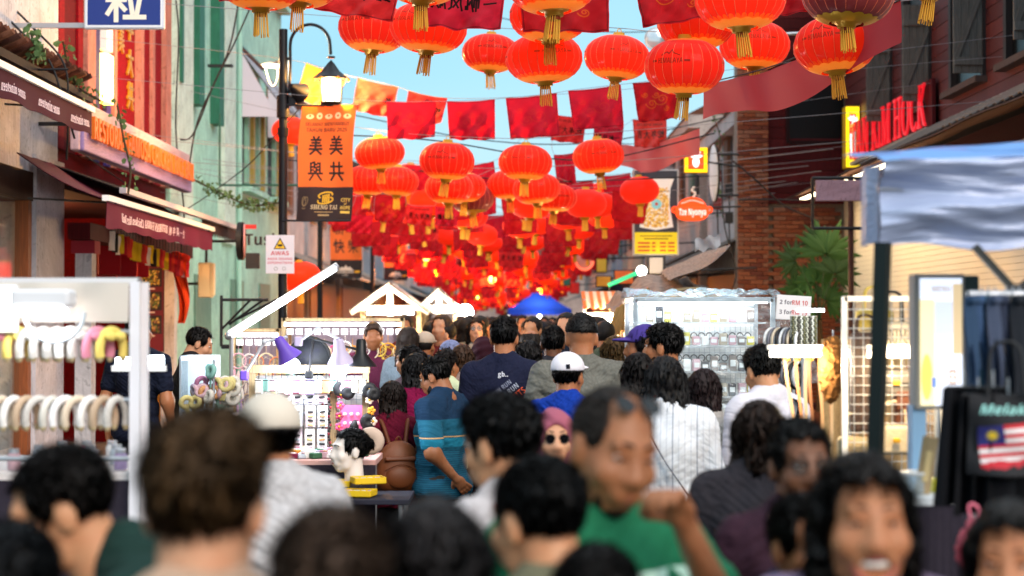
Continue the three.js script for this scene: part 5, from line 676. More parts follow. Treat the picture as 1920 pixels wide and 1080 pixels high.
// ---- tan backpack worn by the woman in maroon
{
  const { g: w, H } = bp, g = thing('backpack', 'tan leather backpack worn by the woman in maroon waistcoat', 'backpack', w.position, w.rotation.y), lth = mat(0x8f4f28, .5, { map: T.fine }), dk = mat(0x6a3618, .5), z = -.19;
  put(g, 'bag_body', field([ell([0, .66 * H, z - .03], [.135, .15, .075]), cap([-.07, .60 * H, z - .03], [.07, .60 * H, z - .03], .085)], .012, 60, (x, y, zz, d) => Math.max(d, zz - z + .06 - .09)), lth);
  put(g, 'front_pocket', field([ell([0, .61 * H, z - .1], [.1, .075, .035])], .01, 80), lth); put(g, 'flap', rbox(.2, .03, .03, .012, 0, .685 * H, z - .1, .2), dk); put(g, 'zip', tube([[-.1, .64 * H, z - .115], [0, .665 * H, z - .135], [.1, .64 * H, z - .115]], .004, 16, 5), dk); put(g, 'top_handle', tube([[-.03, .74 * H, z - .02], [0, .775 * H, z - .03], [.03, .74 * H, z - .02]], .007, 14, 6), dk);
  for (const s of [-1, 1]) put(g, 'shoulder_strap', tube([[s * .05, .74 * H, z + .01], [s * .085, .835 * H, -.07], [s * .1, .84 * H, .03], [s * .12, .74 * H, .12], [s * .155, .62 * H, .04], [s * .11, .56 * H, z]], .014, 30, 6), dk);
}
// ---------------------------------------------------------------- market stalls, left
const pastel = [0xf2c9d4, 0xd9e6f2, 0xf6efe2, 0xc9b2e0, 0xf2e29a, 0xe88aa8, 0x9ad0c4, 0xf0b07a, 0xffffff].map((c) => mat(c, .75, { map: T.fine }));
const cream = mat(0xe9e2da, .9, { map: T.fine, sheen: .6 }), tagWhite = mat(0xf2f0ee, .7);
function table(name, label, px0, px1, py, Z, depth, m, group) { const a = X(px0, Z), b = X(px1, Z), y = Y(py, Z), g = thing(name, label, 'table', [(a + b) / 2, 0, -Z - depth / 2], 0, group), w = b - a; put(g, 'table_top', rbox(w, .04, depth, .008, 0, y - .02, 0), m); put(g, 'table_cloth', sheet(30, 4, (u, v) => [(u - .5) * w, lerp(.06, y - .03, v), depth / 2 + .012 + .012 * Math.sin(u * 60) * (1 - v)], .004), mat(0x3a3440, .9, { map: T.cloth })); for (const s of [-1, 1]) for (const q of [-1, 1]) put(g, 'leg', bar([s * (w / 2 - .05), 0, q * (depth / 2 - .05)], [s * (w / 2 - .05), y - .04, q * (depth / 2 - .05)], .018), steel); return g; }
{ // ---- headband stall
  const Z = 6.4, xr = X(254, Z), xl = X(-150, Z), g = thing('market_stall', 'white framed headband rack with translucent white top strip', 'stall', [xr, 0, -Z]), w = xr - xl, y = (p) => Y(p, Z), wf = mat(0xe4e2e8, .45);
  for (const [a, b] of [[0, 0], [-w, 0], [0, -.14], [-w, -.14]]) put(g, 'post', box(.036, y(528), .036, a, y(528) / 2, b), wf);
  put(g, 'top_strip', sheet(30, 4, (u, v) => [-lerp(w, .02, u), lerp(y(604), y(530), v), .03 + .012 * Math.sin(u * 22 + v)], .008), mat(0xe6dfd6, .7, { transmission: .35, roughness: .9 }));
  put(g, 'roof_sheet', sheet(16, 8, (u, v) => [-lerp(w, 0, u), y(530) + .02 * Math.sin(v * 3.14), -.14 * v], .006), mat(0xdad6d6, .8, { transmission: .3, roughness: .95 }));
  for (const p of [622, 750, 860]) put(g, 'rail', bar([-w, y(p), 0], [0, y(p), 0], .009), steel);
  const tb = table('stall_table', 'white topped table of the headband stall with trinkets', -150, 250, 885, 6.45, .8, mat(0xd8d0ce, .6));
  const row = (p, n, x0, dx, cols) => { for (let k = 0; k < n; k++) { const h = thing('headband', p < 700 ? 'fluffy pale headband hanging on the upper rail' : 'padded satin headband hanging on the lower rail', 'headband', [X(x0 + k * dx, Z), y(p) - .008, -Z + .02], (R0() - .5) * .5 + .9, p < 700 ? 'headbands on the upper rail' : 'headbands on the lower rail'), m = cols[k % cols.length]; const pts = []; for (let q = 0; q <= 10; q++) { const a = -.35 + q / 10 * (Math.PI + .7); pts.push([.06 * Math.cos(a), -.07 + .085 * Math.sin(a) - .0, 0]); } h.scale.setScalar(.88); put(h, 'band', tube(pts, p < 700 ? .02 : .017, 26, 8), m); if (p < 700) put(h, 'bow', [ball(.026, -.022, -.01, .03, 1.2, .8, .6, 10), ball(.026, .022, -.01, .03, 1.2, .8, .6, 10), ball(.012, 0, -.01, .045, 1, 1, 1, 8)], m); put(h, 'tip', [ball(.014, .057, -.1, 0, 1, 1.5, 1, 8), ball(.014, -.057, -.1, 0, 1, 1.5, 1, 8)], mat(0xc9b48a, .6)); } };
  row(622, 9, 12, 25, [mat(0xd88aa0, .9), mat(0xe8d070, .9), cream, cream, cream, mat(0xf2efea, .9), cream]); row(750, 10, 6, 24, [mat(0xd2bfa8, .6), mat(0xe4dfda, .5), mat(0xb49a80, .6), cream, mat(0xc9c4ba, .5), mat(0xece8e8, .5)]);
  for (let k = 0; k < 14; k++) { const j = thing('trinket_jar', 'small pale trinket jar on the headband stall table', 'jar', [X(10 + k * 17, Z), tb.children[0].geometry.boundingBox?.max.y ?? y(885), -Z - .12 - .22 * (k % 3)], 0, 'trinket jars'); put(j, 'jar', lathe([[0, 0], [.024, 0], [.026, .05], [.018, .065]], 12), pastel[k % 9]); put(j, 'lid', cyl(.02, .02, .016, 0, .07, 0), steel); }
  const cl = thing('clip_lamp', 'white clip-on lamp glowing under the headband rack top', 'lamp', P(82, 570, Z - .12)); put(cl, 'lamp_head', rbox(.22, .07, .12, .02, 0, .02, 0), mat(0xd8d8dc, .5)); put(cl, 'lamp_face', rbox(.19, .03, .1, .012, -.01, -.03, .02), glow(.95, .98, 1, 4)); put(cl, 'loop', tf(new THREE.TorusGeometry(.11, .008, 6, 24, Math.PI), .04, -.03, 0, 0, 0, Math.PI), mat(0xc8d0d8, .4)); areaLight(cl, .19, .1, 0xeef4ff, 6, [0, -.06, .03], [cl.position.x, 0, cl.position.z + .2]);
  const wl = thing('square_lamp', 'warm square lamp panel at the end of the headband stall', 'lamp', P(6, 620, Z - .1)); put(wl, 'frame', rbox(.11, .18, .04, .01, -.01, .08, -.03), whitePaint); put(wl, 'lamp_face', rbox(.09, .155, .012, .005, -.01, .08, 0), glow(1, .93, .78, 5)); areaLight(wl, .09, .15, 0xffedd0, 6, [-.01, .08, .012], [wl.position.x + .3, 1.2, 0]);
  const lt = thing('light_tube', 'cool white light tube fixed behind the headband rack post', 'lamp', P(260, 680, 7.6)); put(lt, 'tube', bar([-.1, 0, 0], [.11, .012, 0], .022, 12), glow(.8, .92, 1, 6)); put(lt, 'holder', box(.24, .025, .03, 0, -.026, -.01), whitePaint); areaLight(lt, .2, .04, 0xe4f0ff, 12, [0, .0, .03], [lt.position.x, 1.2, 0]);
}
{ // ---- soft toy case
  const Z = 11.6, g = thing('acrylic_case', 'small lit clear case of pastel hair bows on the toy table', 'display case', P(376, 782, Z)), w = L(62, Z), h = L(116, Z);
  put(g, 'case_pane', box(w, h, .004, 0, h / 2, .13), clearPlastic); put(g, 'side_pane', [box(.004, h, .26, -w / 2, h / 2, 0)], clearPlastic); put(g, 'back', box(w, h, .006, 0, h / 2, -.13), mat(0xdfe8ee, .6)); put(g, 'base', box(w, .02, .27, 0, .01, 0), whitePaint); put(g, 'case_light', bar([-w / 2, h - .02, .05], [w / 2, h - .02, .05], .012), glow(.85, .95, 1, 7)); areaLight(g, w * .9, .03, 0xe8f4ff, 12, [0, h - .04, .05], [g.position.x, g.position.y, g.position.z + .05]);
  for (const s of [-1, 1]) put(g, 'edge', box(.012, h, .012, s * w / 2, h / 2, .13), steel);
  const r = rng(4); for (let k = 0; k < 16; k++) { const b = thing('hair_bow', 'pastel ruffled hair bow in or beside the lit clear case', 'hair bow', P(352 + r() * 84, 690 + r() * 84, Z - .02 - .12 * r()), r() * 3, 'pastel hair bows'); const m = pastel[Math.floor(r() * 9)]; put(b, 'loop', tf(new THREE.TorusGeometry(.035, .018, 7, 14), -.03, 0, 0, .3, .4, 0), m); put(b, 'loop', tf(new THREE.TorusGeometry(.035, .018, 7, 14), .03, 0, 0, -.3, -.4, 0), m); put(b, 'tail', [tf(rbox(.03, .1, .008, .004), -.02, -.06, 0, 0, 0, .3), tf(rbox(.03, .1, .008, .004), .02, -.06, 0, 0, 0, -.3)], m); }
  table('stall_table', 'low white table under the pastel hair bow case', 330, 470, 784, 11.5, .7, mat(0xd6ced2, .6));
}
{ // ---- accessory stall with desk lamps
  const Z = 10.6, x0 = X(580, Z), g = thing('market_stall', 'pale timber framed accessory stall hung with hair clip cards', 'stall', [x0, 0, -Z]), l = (p) => X(p, Z) - x0, y = (p) => Y(p, Z);
  for (const p of [474, 626, 686]) put(g, 'post', box(.04, y(686), .04, l(p), y(686) / 2, 0), woodPale);
  put(g, 'beam', box(l(694) - l(466), .05, .05, l(580), y(692), .0), woodPale); for (const p of [712, 775]) put(g, 'rail', bar([l(470), y(p), .01], [l(690), y(p), .01], .006), steel);
  const gw = []; for (let k = 0; k < 22; k++) gw.push(bar([l(478) + k * .033, y(840), -.05], [l(478) + k * .033, y(704), -.05], .0022, 4)); for (let k = 0; k < 14; k++) gw.push(bar([l(478), y(840) + k * .033, -.05], [l(690), y(840) + k * .033, -.05], .0022, 4)); put(g, 'grid_wires', gw, steel);
  put(g, 'back_board', box(l(690) - l(476), y(705) - y(842), .012, (l(690) + l(476)) / 2, (y(705) + y(842)) / 2, -.09), mat(0xe0dcd8, .7));
  const tb = table('stall_table', 'pink covered table of the timber accessory stall', 430, 705, 862, 10.1, .55, mat(0xd9a9a0, .7));
  const r = rng(8), cardTex = [0, 1, 2].map((q) => canvasTex(64, 192, (x, W, H) => { x.fillStyle = ['#f2f0ee', '#e6ecf2', '#f2dce4'][q]; x.fillRect(0, 0, W, H); x.fillStyle = ['#9ab0c8', '#b8a0c0', '#d88aa0'][q]; x.fillRect(8, 8, 48, 12); })), cardMat = cardTex.map((t) => new THREE.MeshStandardMaterial({ map: t, roughness: .6, side: THREE.DoubleSide }));
  for (let c = 0; c < 6; c++) for (let q = 0; q < 3; q++) {
    const k = thing('clip_card', 'narrow card of small hair clips hanging on the timber stall grid', 'clip card', P(488 + c * 23 + 3 * r(), 716 + q * 44, Z - .06), 0, 'hair clip cards'), w = L(18, Z), h = L(40, Z), m = cardMat[(c + q) % 3];
    put(k, 'card', box(w, h, .004, 0, -h / 2, 0), m); for (let e = 0; e < 4; e++) put(k, 'clip', rbox(w * .6, .012, .012, .004, 0, -h * (.3 + .2 * e), .008, 0, 0, (r() - .5) * .3), [dark, pastel[(c * 3 + e) % 9], dark, pastel[(q + e) % 9]][e]);
  }
  for (let c = 0; c < 3; c++) { const k = thing('bead_strip', 'long strip of dark and red beads hanging on the timber stall', 'bead strip', P(604 + c * 7, 716, Z - .05), 0, 'bead strips'); for (let e = 0; e < 22; e++) put(k, 'bead', ball(.009, .006 * Math.sin(e), -.015 - e * .018, 0, 1, 1, 1, 7), [dark, mat(0x8a1c30, .4), mat(0x2c1418, .4)][(e + c) % 3]); }
  { const k = thing('pink_card', 'bright pink printed card pinned between the stall posts', 'card', P(659, 808, Z - .07)), w = L(40, Z), h = L(48, Z); put(k, 'card', box(w, h, .004, 0, h / 2, 0), mat(0xe8689a, .6)); for (let e = 0; e < 6; e++) put(k, 'charm', ball(.012, (e % 3 - 1) * .04, h * (.3 + .35 * Math.floor(e / 3)), .008, 1, 1, .4, 8), mat(0xf6c0d4, .5)); }
  for (const [a, b, s] of [[640, 728, 1], [652, 736, .8], [692, 732, .9], [700, 738, .8], [690, 790, .9], [668, 800, .8]]) { const k = thing('scrunchie', 'black ruffled scrunchie hooked on the timber stall', 'scrunchie', P(a, b, Z - .06), R0(), 'black scrunchies'); put(k, 'ruffle', setUV(field([0, 1, 2, 3, 4, 5, 6, 7].map((q) => ell([.035 * s * Math.cos(q * .785), .035 * s * Math.sin(q * .785), 0], [.02 * s, .02 * s, .018])), .008, 120), (x, y) => [x, y]), dark); }
  for (let k = 0; k < 10; k++) { const q = thing('coloured_clip', 'bright plastic flower clip on the timber stall', 'hair clip', P(634 + (k % 2) * 58 + 8 * R0(), 720 + k * 10, Z - .07), 0, 'bright flower clips'), m = [0xd84a7a, 0xe8a030, 0x9a3050, 0xf0d8c8][k % 4]; put(q, 'petals', [0, 1, 2, 3, 4].map((e) => ball(.012, .016 * Math.cos(e * 1.257), .016 * Math.sin(e * 1.257), 0, 1, 1, .5, 7)), mat(m, .5)); put(q, 'centre', ball(.008, 0, 0, .006, 1, 1, 1, 7), gold); }
  // desk lamps clamped to the beam
  function desk(label, hex, px, py, bpx, bpy, ax, ay, k, tilt = 0) { const p = P(px, py, Z - .15), d = thing('desk_lamp', label, 'lamp', p), m = mat(hex, .45); const q = P(bpx, bpy, Z - .15).sub(p), e = P(ax, ay, Z - .05).sub(p), mid = e.clone().multiplyScalar(.45).add(V(-.02, .13, 0)); put(d, 'shade', tf(lathe([[.022, .13], [.035, .12], [.045, .04], [.095, -.045], [.09, -.045], [.04, .035], [.02, .11]], 22), 0, 0, 0, .25, 0, tilt).scale(.86, .86, .86), m); put(d, 'bulb', ball(.05, q.x, q.y, q.z, 1, 1, 1, 14), glow(.85, .95, 1, 4)); put(d, 'arm', [bar([0, .1, 0], mid, .009), bar(mid, e, .009), ball(.018, mid.x, mid.y, mid.z, 1, 1, 1, 8)], mat(0xcfd2da, .4)); put(d, 'clamp', rbox(.05, .06, .05, .01, e.x, e.y, e.z), m); pointLight(d, 0xe6f2ff, k * .45, [q.x, q.y - .0, q.z], 2.4); }
  desk('purple desk lamp with lit bulb clamped to the timber stall', 0x6a4ab8, 538, 662, 548, 686, 458, 704, 1.6, .5); desk('lilac white desk lamp with lit bulb over the timber stall', 0xc8bcd8, 638, 668, 639, 690, 560, 640, 1.6, .08);
  { const d = thing('desk_lamp', 'unlit black desk lamp above the timber stall beam', 'lamp', P(677, 672, Z - .1)); put(d, 'shade', lathe([[.02, .12], [.03, .11], [.034, .03], [.1, -.05], [.09, -.05]], 20), blackPlastic); put(d, 'arm', [bar([0, .05, 0], [-.3, .12, -.05], .008), bar([-.3, .12, -.05], [-.32, -.1, 0], .008)], dark); put(d, 'clamp', rbox(.05, .05, .05, .01, -.32, -.1, 0), dark); }
  { const m = thing('table_mirror', 'dark oval mirror standing behind the timber stall beam', 'mirror', P(580, 700, 11)); put(m, 'glass', tf(cyl(.13, .13, .02, 0, .1, 0, Math.PI / 2, 0, 0, 28), 0, 0, 0), mat(0x14161c, .15)); put(m, 'rim', tf(new THREE.TorusGeometry(.13, .012, 8, 30), 0, .1, .004), dark); put(m, 'stand', bar([0, -.02, 0], [0, -.9, 0], .02), dark); }
  // packets, tubs and pouches spread over the table and hung from the beam
  const kinds = ['clear packet of coloured hair ties', 'small white boxed hair brush', 'folded printed scarf'];
  for (let k = 0; k < 54; k++) { const t = k % 3, q = thing(['hair_tie_packet', 'brush_box', 'folded_scarf'][t], kinds[t] + ' lying on the pink accessory table', ['packet', 'box', 'scarf'][t], [X(438 + (k % 18) * 14 + 6 * r(), 10.3), Y(862, 10.1) + .002, -10.16 - .15 * Math.floor(k / 18) - .04 * r()], r() * 3, ['hair tie packets', 'brush boxes', 'folded scarves'][t] + ' on the pink table'); const m = pastel[Math.floor(r() * 9)], h = .02 + .03 * r(); put(q, 'body', rbox(.06 + .03 * r(), h, .05, .008, 0, h / 2, 0), t === 0 ? m : t === 1 ? whitePaint : mat([0x8a2c4a, 0x3a4a7a, 0xc88a3a, 0x4a7a5a][k % 4], .8, { map: T.cloth })); put(q, 'label', rbox(.035, .004, .03, .001, 0, h + .002, 0), t === 1 ? m : tagWhite); if (t === 0) for (let e = 0; e < 3; e++) put(q, 'hair_tie', tf(new THREE.TorusGeometry(.012, .004, 5, 10), -.02 + e * .02, h + .006, .012, Math.PI / 2), pastel[(k + e * 2) % 9]); }
  for (let k = 0; k < 15; k++) { const q = thing('hanging_pouch', 'small printed pouch hanging from the timber stall beam', 'pouch', P(482 + k * 14 + 4 * r(), 702, Z - .07), (r() - .5) * .6, 'pouches under the stall beam'), h = .07 + .03 * r(); put(q, 'pouch', rbox(.05, h, .02, .008, 0, -.03 - h / 2, 0), pastel[Math.floor(r() * 9)]); put(q, 'zip', rbox(.05, .006, .022, .002, 0, -.036, 0), dark); put(q, 'loop', bar([0, -.03, 0], [0, .01, 0], .002, 4), dark); }
  // mannequin head with a scrunchie
  { const p = P(654, 906, 9.9), d = thing('mannequin_head', 'white mannequin head with black updo and floral scrunchie on yellow trays', 'mannequin', [p.x, p.y, p.z], -1.1); const s = 1.0, up = (q) => q.clone().scale(s, s, s).translate(0, .19, 0); put(d, 'bust', up(headGeo('slim', .0085)), mat(0xe8dcd4, .5)); put(d, 'hair', up(hairGeo('bun', .0085)), hairMat(0x0d0b0e)); put(d, 'lips', up(tube([[-.02, -.072, .09], [0, -.07, .1], [.02, -.072, .09]], .005, 8, 6)), mat(0xb06a60, .5)); for (const q of [-1, 1]) put(d, 'eyebrow', up(tube([[q * .014, .03, .096], [q * .032, .035, .092], [q * .05, .028, .078]], .003, 8, 5)), dark); const f = thing('floral_scrunchie', 'beige floral scrunchie on the mannequin bun', 'scrunchie', [p.x + .12, p.y + .24, p.z - .06]); put(f, 'ruffle', field([0, 1, 2, 3, 4, 5, 6, 7, 8].map((q) => ell([.05 * Math.cos(q * .7), .05 * Math.sin(q * .7), 0], [.03, .03, .03])), .01, 90), mat(0xcbb2a0, .85)); }
  [[628, 912, 0], [690, 906, .3], [672, 930, -.2]].forEach(([a, b, t], i) => { const q = thing('yellow_tray', 'yellow plastic tray of small goods on the accessory table', 'tray', P(a, b, 9.9 - i * .1), t, 'yellow trays'); q.scale.setScalar(.68); put(q, 'tray', [rbox(.26, .012, .2, .004, 0, .006, 0), rbox(.26, .05, .012, .004, 0, .03, .1), rbox(.26, .05, .012, .004, 0, .03, -.1), rbox(.012, .05, .2, .004, .13, .03, 0), rbox(.012, .05, .2, .004, -.13, .03, 0)], mat(0xe8c018, .5)); for (let e = 0; e < 8; e++) put(q, 'goods', rbox(.05, .03, .04, .008, -.09 + (e % 4) * .06, .03, -.05 + .09 * Math.floor(e / 4), 0, e, 0), pastel[e % 9]); });
  const st = thing('side_table', 'dark table under the yellow trays beside the backpack woman', 'table', [X(660, 9.85), 0, -9.8]); const sy = Y(930, 9.7); put(st, 'table_top', rbox(.7, .03, .5, .006, 0, sy - .02, 0), mat(0x2c2c38, .7)); for (const s of [-1, 1]) for (const q of [-1, 1]) put(st, 'leg', bar([s * .3, 0, q * .2], [s * .3, sy - .03, q * .2], .016), steel);
}
function dreamcatcher(px, py, Z, hex, s, turn) { const g = thing('dreamcatcher', 'feathered dreamcatcher hoop hanging under the lit stall strip', 'dreamcatcher', P(px, py, Z), turn, 'dreamcatchers on the lit stall'), m = mat(hex, .75), m2 = mat(new THREE.Color(hex).offsetHSL(.06, 0, .1).getHex(), .8); put(g, 'cord', bar([0, 0, 0], [0, -.07 * s, 0], .002, 4), m); put(g, 'hoop', tf(new THREE.TorusGeometry(.065 * s, .007, 6, 20), 0, -.135 * s, 0), m); const w = []; for (let k = 0; k < 6; k++) { const a = k * 1.047, b = a + 2.1; w.push(bar([.062 * s * Math.cos(a), -.135 * s + .062 * s * Math.sin(a), 0], [.062 * s * Math.cos(b), -.135 * s + .062 * s * Math.sin(b), 0], .0016, 3)); } put(g, 'web', w, m2); for (const q of [-1, 0, 1]) put(g, 'feather', tf(ball(.02 * s, 0, 0, 0, .8, 3, .25, 8), q * .04 * s, -.26 * s - .02 * (q === 0), 0, 0, 0, q * .12), q ? m : m2); }
{ // ---- dreamcatcher stalls with light strips
  const mk = (label, p0, p1, py, Z, cols, tubeP) => {
    const x0 = X((p0 + p1) / 2, Z), g = thing('market_stall', label, 'stall', [x0, 0, -Z]), l = (p) => X(p, Z) - x0, y = (p) => Y(p, Z), w = l(p1) - l(p0);
    for (const p of [p0 + 2, p1 - 2]) for (const q of [0, -.7]) put(g, 'post', box(.04, y(py) + .03, .04, l(p), (y(py) + .03) / 2, q), woodPale);
    put(g, 'top_rail', [box(w, .03, .04, 0, y(py - 3), 0), box(w, .03, .04, 0, y(py - 3), -.7)], woodPale); put(g, 'light_strip', box(w * .96, .035, .03, 0, y(py + 6), .035), LED); areaLight(g, w * .95, .05, 0xf0f6ff, 8, [0, y(py + 12), .06], [x0, .8, -Z + .25]); put(g, 'back_cloth', sheet(20, 4, (u, v) => [(u - .5) * w, lerp(.7, y(py), v), -.68 + .015 * Math.sin(u * 40)], .004), mat(0xb8a8b8, .9, { map: T.cloth })); put(g, 'counter', box(w, .9, .6, 0, .45, -.35), mat(0x6a5648, .8, { map: T.grain }));
    const r = rng(p0); for (let k = 0; k * 17 < p1 - p0 - 16; k++) { const t = thing('price_tag', 'small white price tag hanging under the light strip', 'price tag', P(p0 + 14 + k * 17, py + 14, Z - .03), 0, 'price tags on the lit stalls'); put(t, 'card', box(L(12, Z), L(11, Z), .004, 0, -L(6, Z), 0), tagWhite); }
    for (let row = 0; row < 3; row++) for (let k = 0; k * 17 < p1 - p0 - 12; k++) dreamcatcher(p0 + 10 + k * 17 + 6 * r(), py + 24 + row * 34 + 10 * r(), Z - .08 + row * .1, cols[Math.floor(r() * cols.length)], .9 + .4 * r(), (r() - .5) * 1.2);
    return g;
  };
  mk('long dreamcatcher stall under a bright white light strip', 530, 757, 602, 16.6, [0xe8a020, 0xd8502a, 0xe84a8a, 0xf0d060, 0x7ac0b0, 0xf0efe6, 0x5a9ad0, 0xc9b0a0, 0xf2e2c0], 0);
  mk('short stall of pastel hanging charms beside the mint wall', 436, 524, 622, 17.4, [0xf0b8c8, 0xf0d8b0, 0xb8a0d8, 0xe89060, 0xf6efe6], 0);
  const a = P(428, 630, 14.6), b = P(630, 502, 15.4), g = thing('light_tube', 'long slanting white light tube over the stalls', 'lamp', a); const d = b.clone().sub(a); put(g, 'tube', bar([0, 0, 0], d, .028, 12), LED); put(g, 'batten', bar([0, .035, -.02], d.clone().add(V(0, .035, -.02)), .016), whitePaint); put(g, 'cap', [ball(.034, 0, 0, 0, 1, 1, 1, 10), ball(.034, d.x, d.y, d.z, 1, 1, 1, 10)], steel); put(g, 'stand', bar([.02, 0, -.04], [.02, -a.y, -.04], .018), steel); const m = d.clone().multiplyScalar(.5); pointLight(g, 0xf2f6ff, 5, [m.x, m.y - .06, m.z + .05], 6);
}
{ // ---- gabled timber kiosks
  const kiosk = (label, p0, p1, pe, pr, Z, warm) => { const x0 = X((p0 + p1) / 2, Z), w = L(p1 - p0, Z), ye = Y(pe, Z), yr = Y(pr, Z), g = thing('market_kiosk', label, 'kiosk', [x0, 0, -Z]), pale = mat(0xe8e0d8, .7, { map: T.grain }), D = 1.3;
    for (const s of [-1, 1]) for (const q of [0, -D]) put(g, 'post', box(.07, ye, .07, s * w * .36, ye / 2, q), woodPale);
    for (const s of [-1, 1]) { put(g, 'roof_slope', sheet(4, 4, (u, v) => [s * lerp(w / 2, 0, v), lerp(ye - .04, yr, v), lerp(.25, -D - .2, u)], .04), pale); put(g, 'rafter', sbar([s * w * .5, ye - .06, .22], [0, yr - .05, .22], .08, .05), pale); }
    put(g, 'king_post', box(.09, yr - ye + .1, .05, 0, (yr + ye) / 2 - .05, .2), pale); put(g, 'tie_beam', box(w * .86, .07, .06, 0, ye + .02, .2), pale); put(g, 'counter', rbox(w * .8, .95, D * .7, .02, 0, .475, -D / 2), woodPale); put(g, 'shelf', [box(w * .7, .03, .3, 0, 1.35, -D + .2), box(w * .7, .03, .3, 0, 1.65, -D + .2)], pale);
    put(g, 'light_strip', box(w * .6, .05, .06, 0, ye - .06, .1), warm ? LEDwarm : LED); areaLight(g, w * .6, .1, warm ? 0xffe0b0 : 0xf4f8ff, 12, [0, ye - .12, .12], [x0, .6, -Z + .1]); put(g, 'bulb', ball(.06, 0, ye - .03, .5, 1, 1, 1, 12), glow(1, .92, .75, 5)); put(g, 'bulb_cord', bar([0, ye + .02, .5], [0, ye + .12, .24], .008), dark); pointLight(g, 0xffe6c0, 7, [0, ye - .03, .5], 3); return g; };
  kiosk('gabled pale timber kiosk with lights under its eaves', 660, 806, 580, 532, 26, false); kiosk('low grey roofed kiosk beyond the gabled one', 782, 866, 578, 542, 31, false);
  const s = thing('round_sign', 'round glowing white sign standing beside the grey kiosk', 'sign', P(873, 600, 28)); put(s, 'lit_sign_face', cyl(.13, .13, .05, 0, .13, 0, Math.PI / 2, 0, 0, 26), glow(1, .97, .9, 2.4)); put(s, 'rim', tf(new THREE.TorusGeometry(.135, .012, 8, 26), 0, .13, 0), dark); put(s, 'post', bar([0, 0, -.03], [0, -s.position.y, -.03], .02), dark); pointLight(s, 0xfff0d8, 3, [0, .13, .12], 5);
  const b = thing('bulb', 'bare glowing bulb hanging at the grey kiosk corner', 'lamp', P(855, 577, 29)); put(b, 'light_bulb', ball(.07, 0, 0, 0, 1, 1, 1, 14), glow(1, .96, .88, 6)); put(b, 'cord', bar([0, .06, 0], [0, .5, 0], .008), dark);
}
{ // ---- blue tent far away
  const Z = 70, g = thing('market_tent', 'small royal blue peaked market tent far down the street', 'tent', [X(1011, Z), 0, -Z]), w = L(118, Z) / 2, ye = Y(580, Z), yv = Y(588, Z), yp = Y(538, Z), m = mat(0x1c3fa8, .7, { transmission: .2, roughness: .9 });
  for (let k = 0; k < 4; k++) { const a = k * Math.PI / 2; put(g, 'roof_panel', sheet(6, 6, (u, v) => { const q = lerp(-w, w, u) * (1 - v), d = w * (1 - v); return [q * Math.cos(a) + d * Math.sin(a), lerp(ye, yp, Math.pow(v, 1.25)), -q * Math.sin(a) + d * Math.cos(a)]; }), m); put(g, 'valance', sheet(6, 1, (u, v) => { const q = lerp(-w, w, u); return [q * Math.cos(a) + w * Math.sin(a), lerp(yv - .05, ye, v), -q * Math.sin(a) + w * Math.cos(a)]; }), m); put(g, 'leg', bar([w * Math.sin(a + .785) * 1.38, 0, w * Math.cos(a + .785) * 1.38], [w * Math.sin(a + .785) * 1.38, ye, w * Math.cos(a + .785) * 1.38], .03), steel); }
  pointLight(g, 0xfff0d8, 20, [0, ye - .3, w * .4], 8); put(g, 'bulb', ball(.09, 0, ye - .3, w * .4), glow(1, .94, .82, 5));
}
// ---------------------------------------------------------------- right side: tent, bags, display case, signs
{ // ---- near canopy with silver blue cloth
  const Z = 5.4, g = thing('canopy_tent', 'silvery blue canopy tent with wrinkled cloth and dark green pole', 'tent', [X(1640, Z), 0, -Z]), x0 = g.position.x, y = (p) => Y(p, Z), l = (p) => X(p, Z) - x0;
  const silver = new THREE.MeshPhysicalMaterial({ color: 0xa4b0d0, roughness: .4, metalness: .1, side: THREE.DoubleSide, bumpMap: T.crease, bumpScale: .006, clearcoat: .3 });
  const wr = (u, v) => .04 * noise3(u * 2.2, v * 2.4, 1) + .014 * noise3(u * 5 + v * 3, v * 5, 4) + .008 * Math.sin(v * 7 + u * 9);
  put(g, 'valance', sheet(60, 30, (u, v) => [l(1650) + u * 1.5, lerp(y(462) + .012 * Math.sin(u * 20), y(306) + .07 * u, v), wr(u, v) + .05 * v], .004), silver);
  put(g, 'roof_cloth', sheet(40, 30, (u, v) => [l(1650) + .02 + u * 1.5, lerp(y(306) + .07 * u, lerp(Y(296, 6.15), Y(246, 6.15), u), v) + .02 * Math.sin(v * 3.14) + .3 * wr(u, v), .05 - v * .75 + wr(v, u)], .004), mat(0x4f86d0, .4, { metalness: .2, clearcoat: .3 }));
  put(g, 'side_valance', sheet(16, 12, (u, v) => [l(1650) + .015 * Math.sin(u * 9), lerp(y(455), y(306), v), -u * .3], .004), silver);
  put(g, 'pole', [sbar([l(1656), y(455), .0], [l(1600), 0, .05], .042, .042)], mat(0x141c1a, .45, { metalness: .3 }));
  put(g, 'brace', [sbar([l(1828), y(462), 0], [l(1905), y(548), .0], .022, .022), sbar([l(1905), y(548), 0], [l(1960), y(500), 0], .022, .022)], mat(0x1a201e, .5)); put(g, 'joint', rbox(.06, .05, .05, .01, l(1905), y(548), 0), dark); put(g, 'eave_rail', bar([l(1650), y(352), -.02], [l(1650) + 1.5, y(352), -.02], .014), steel);
  put(g, 'rear_leg', bar([l(1650) + 1.6, 0, -1.4], [l(1650) + 1.6, y(350), -1.4], .022), dark);
}
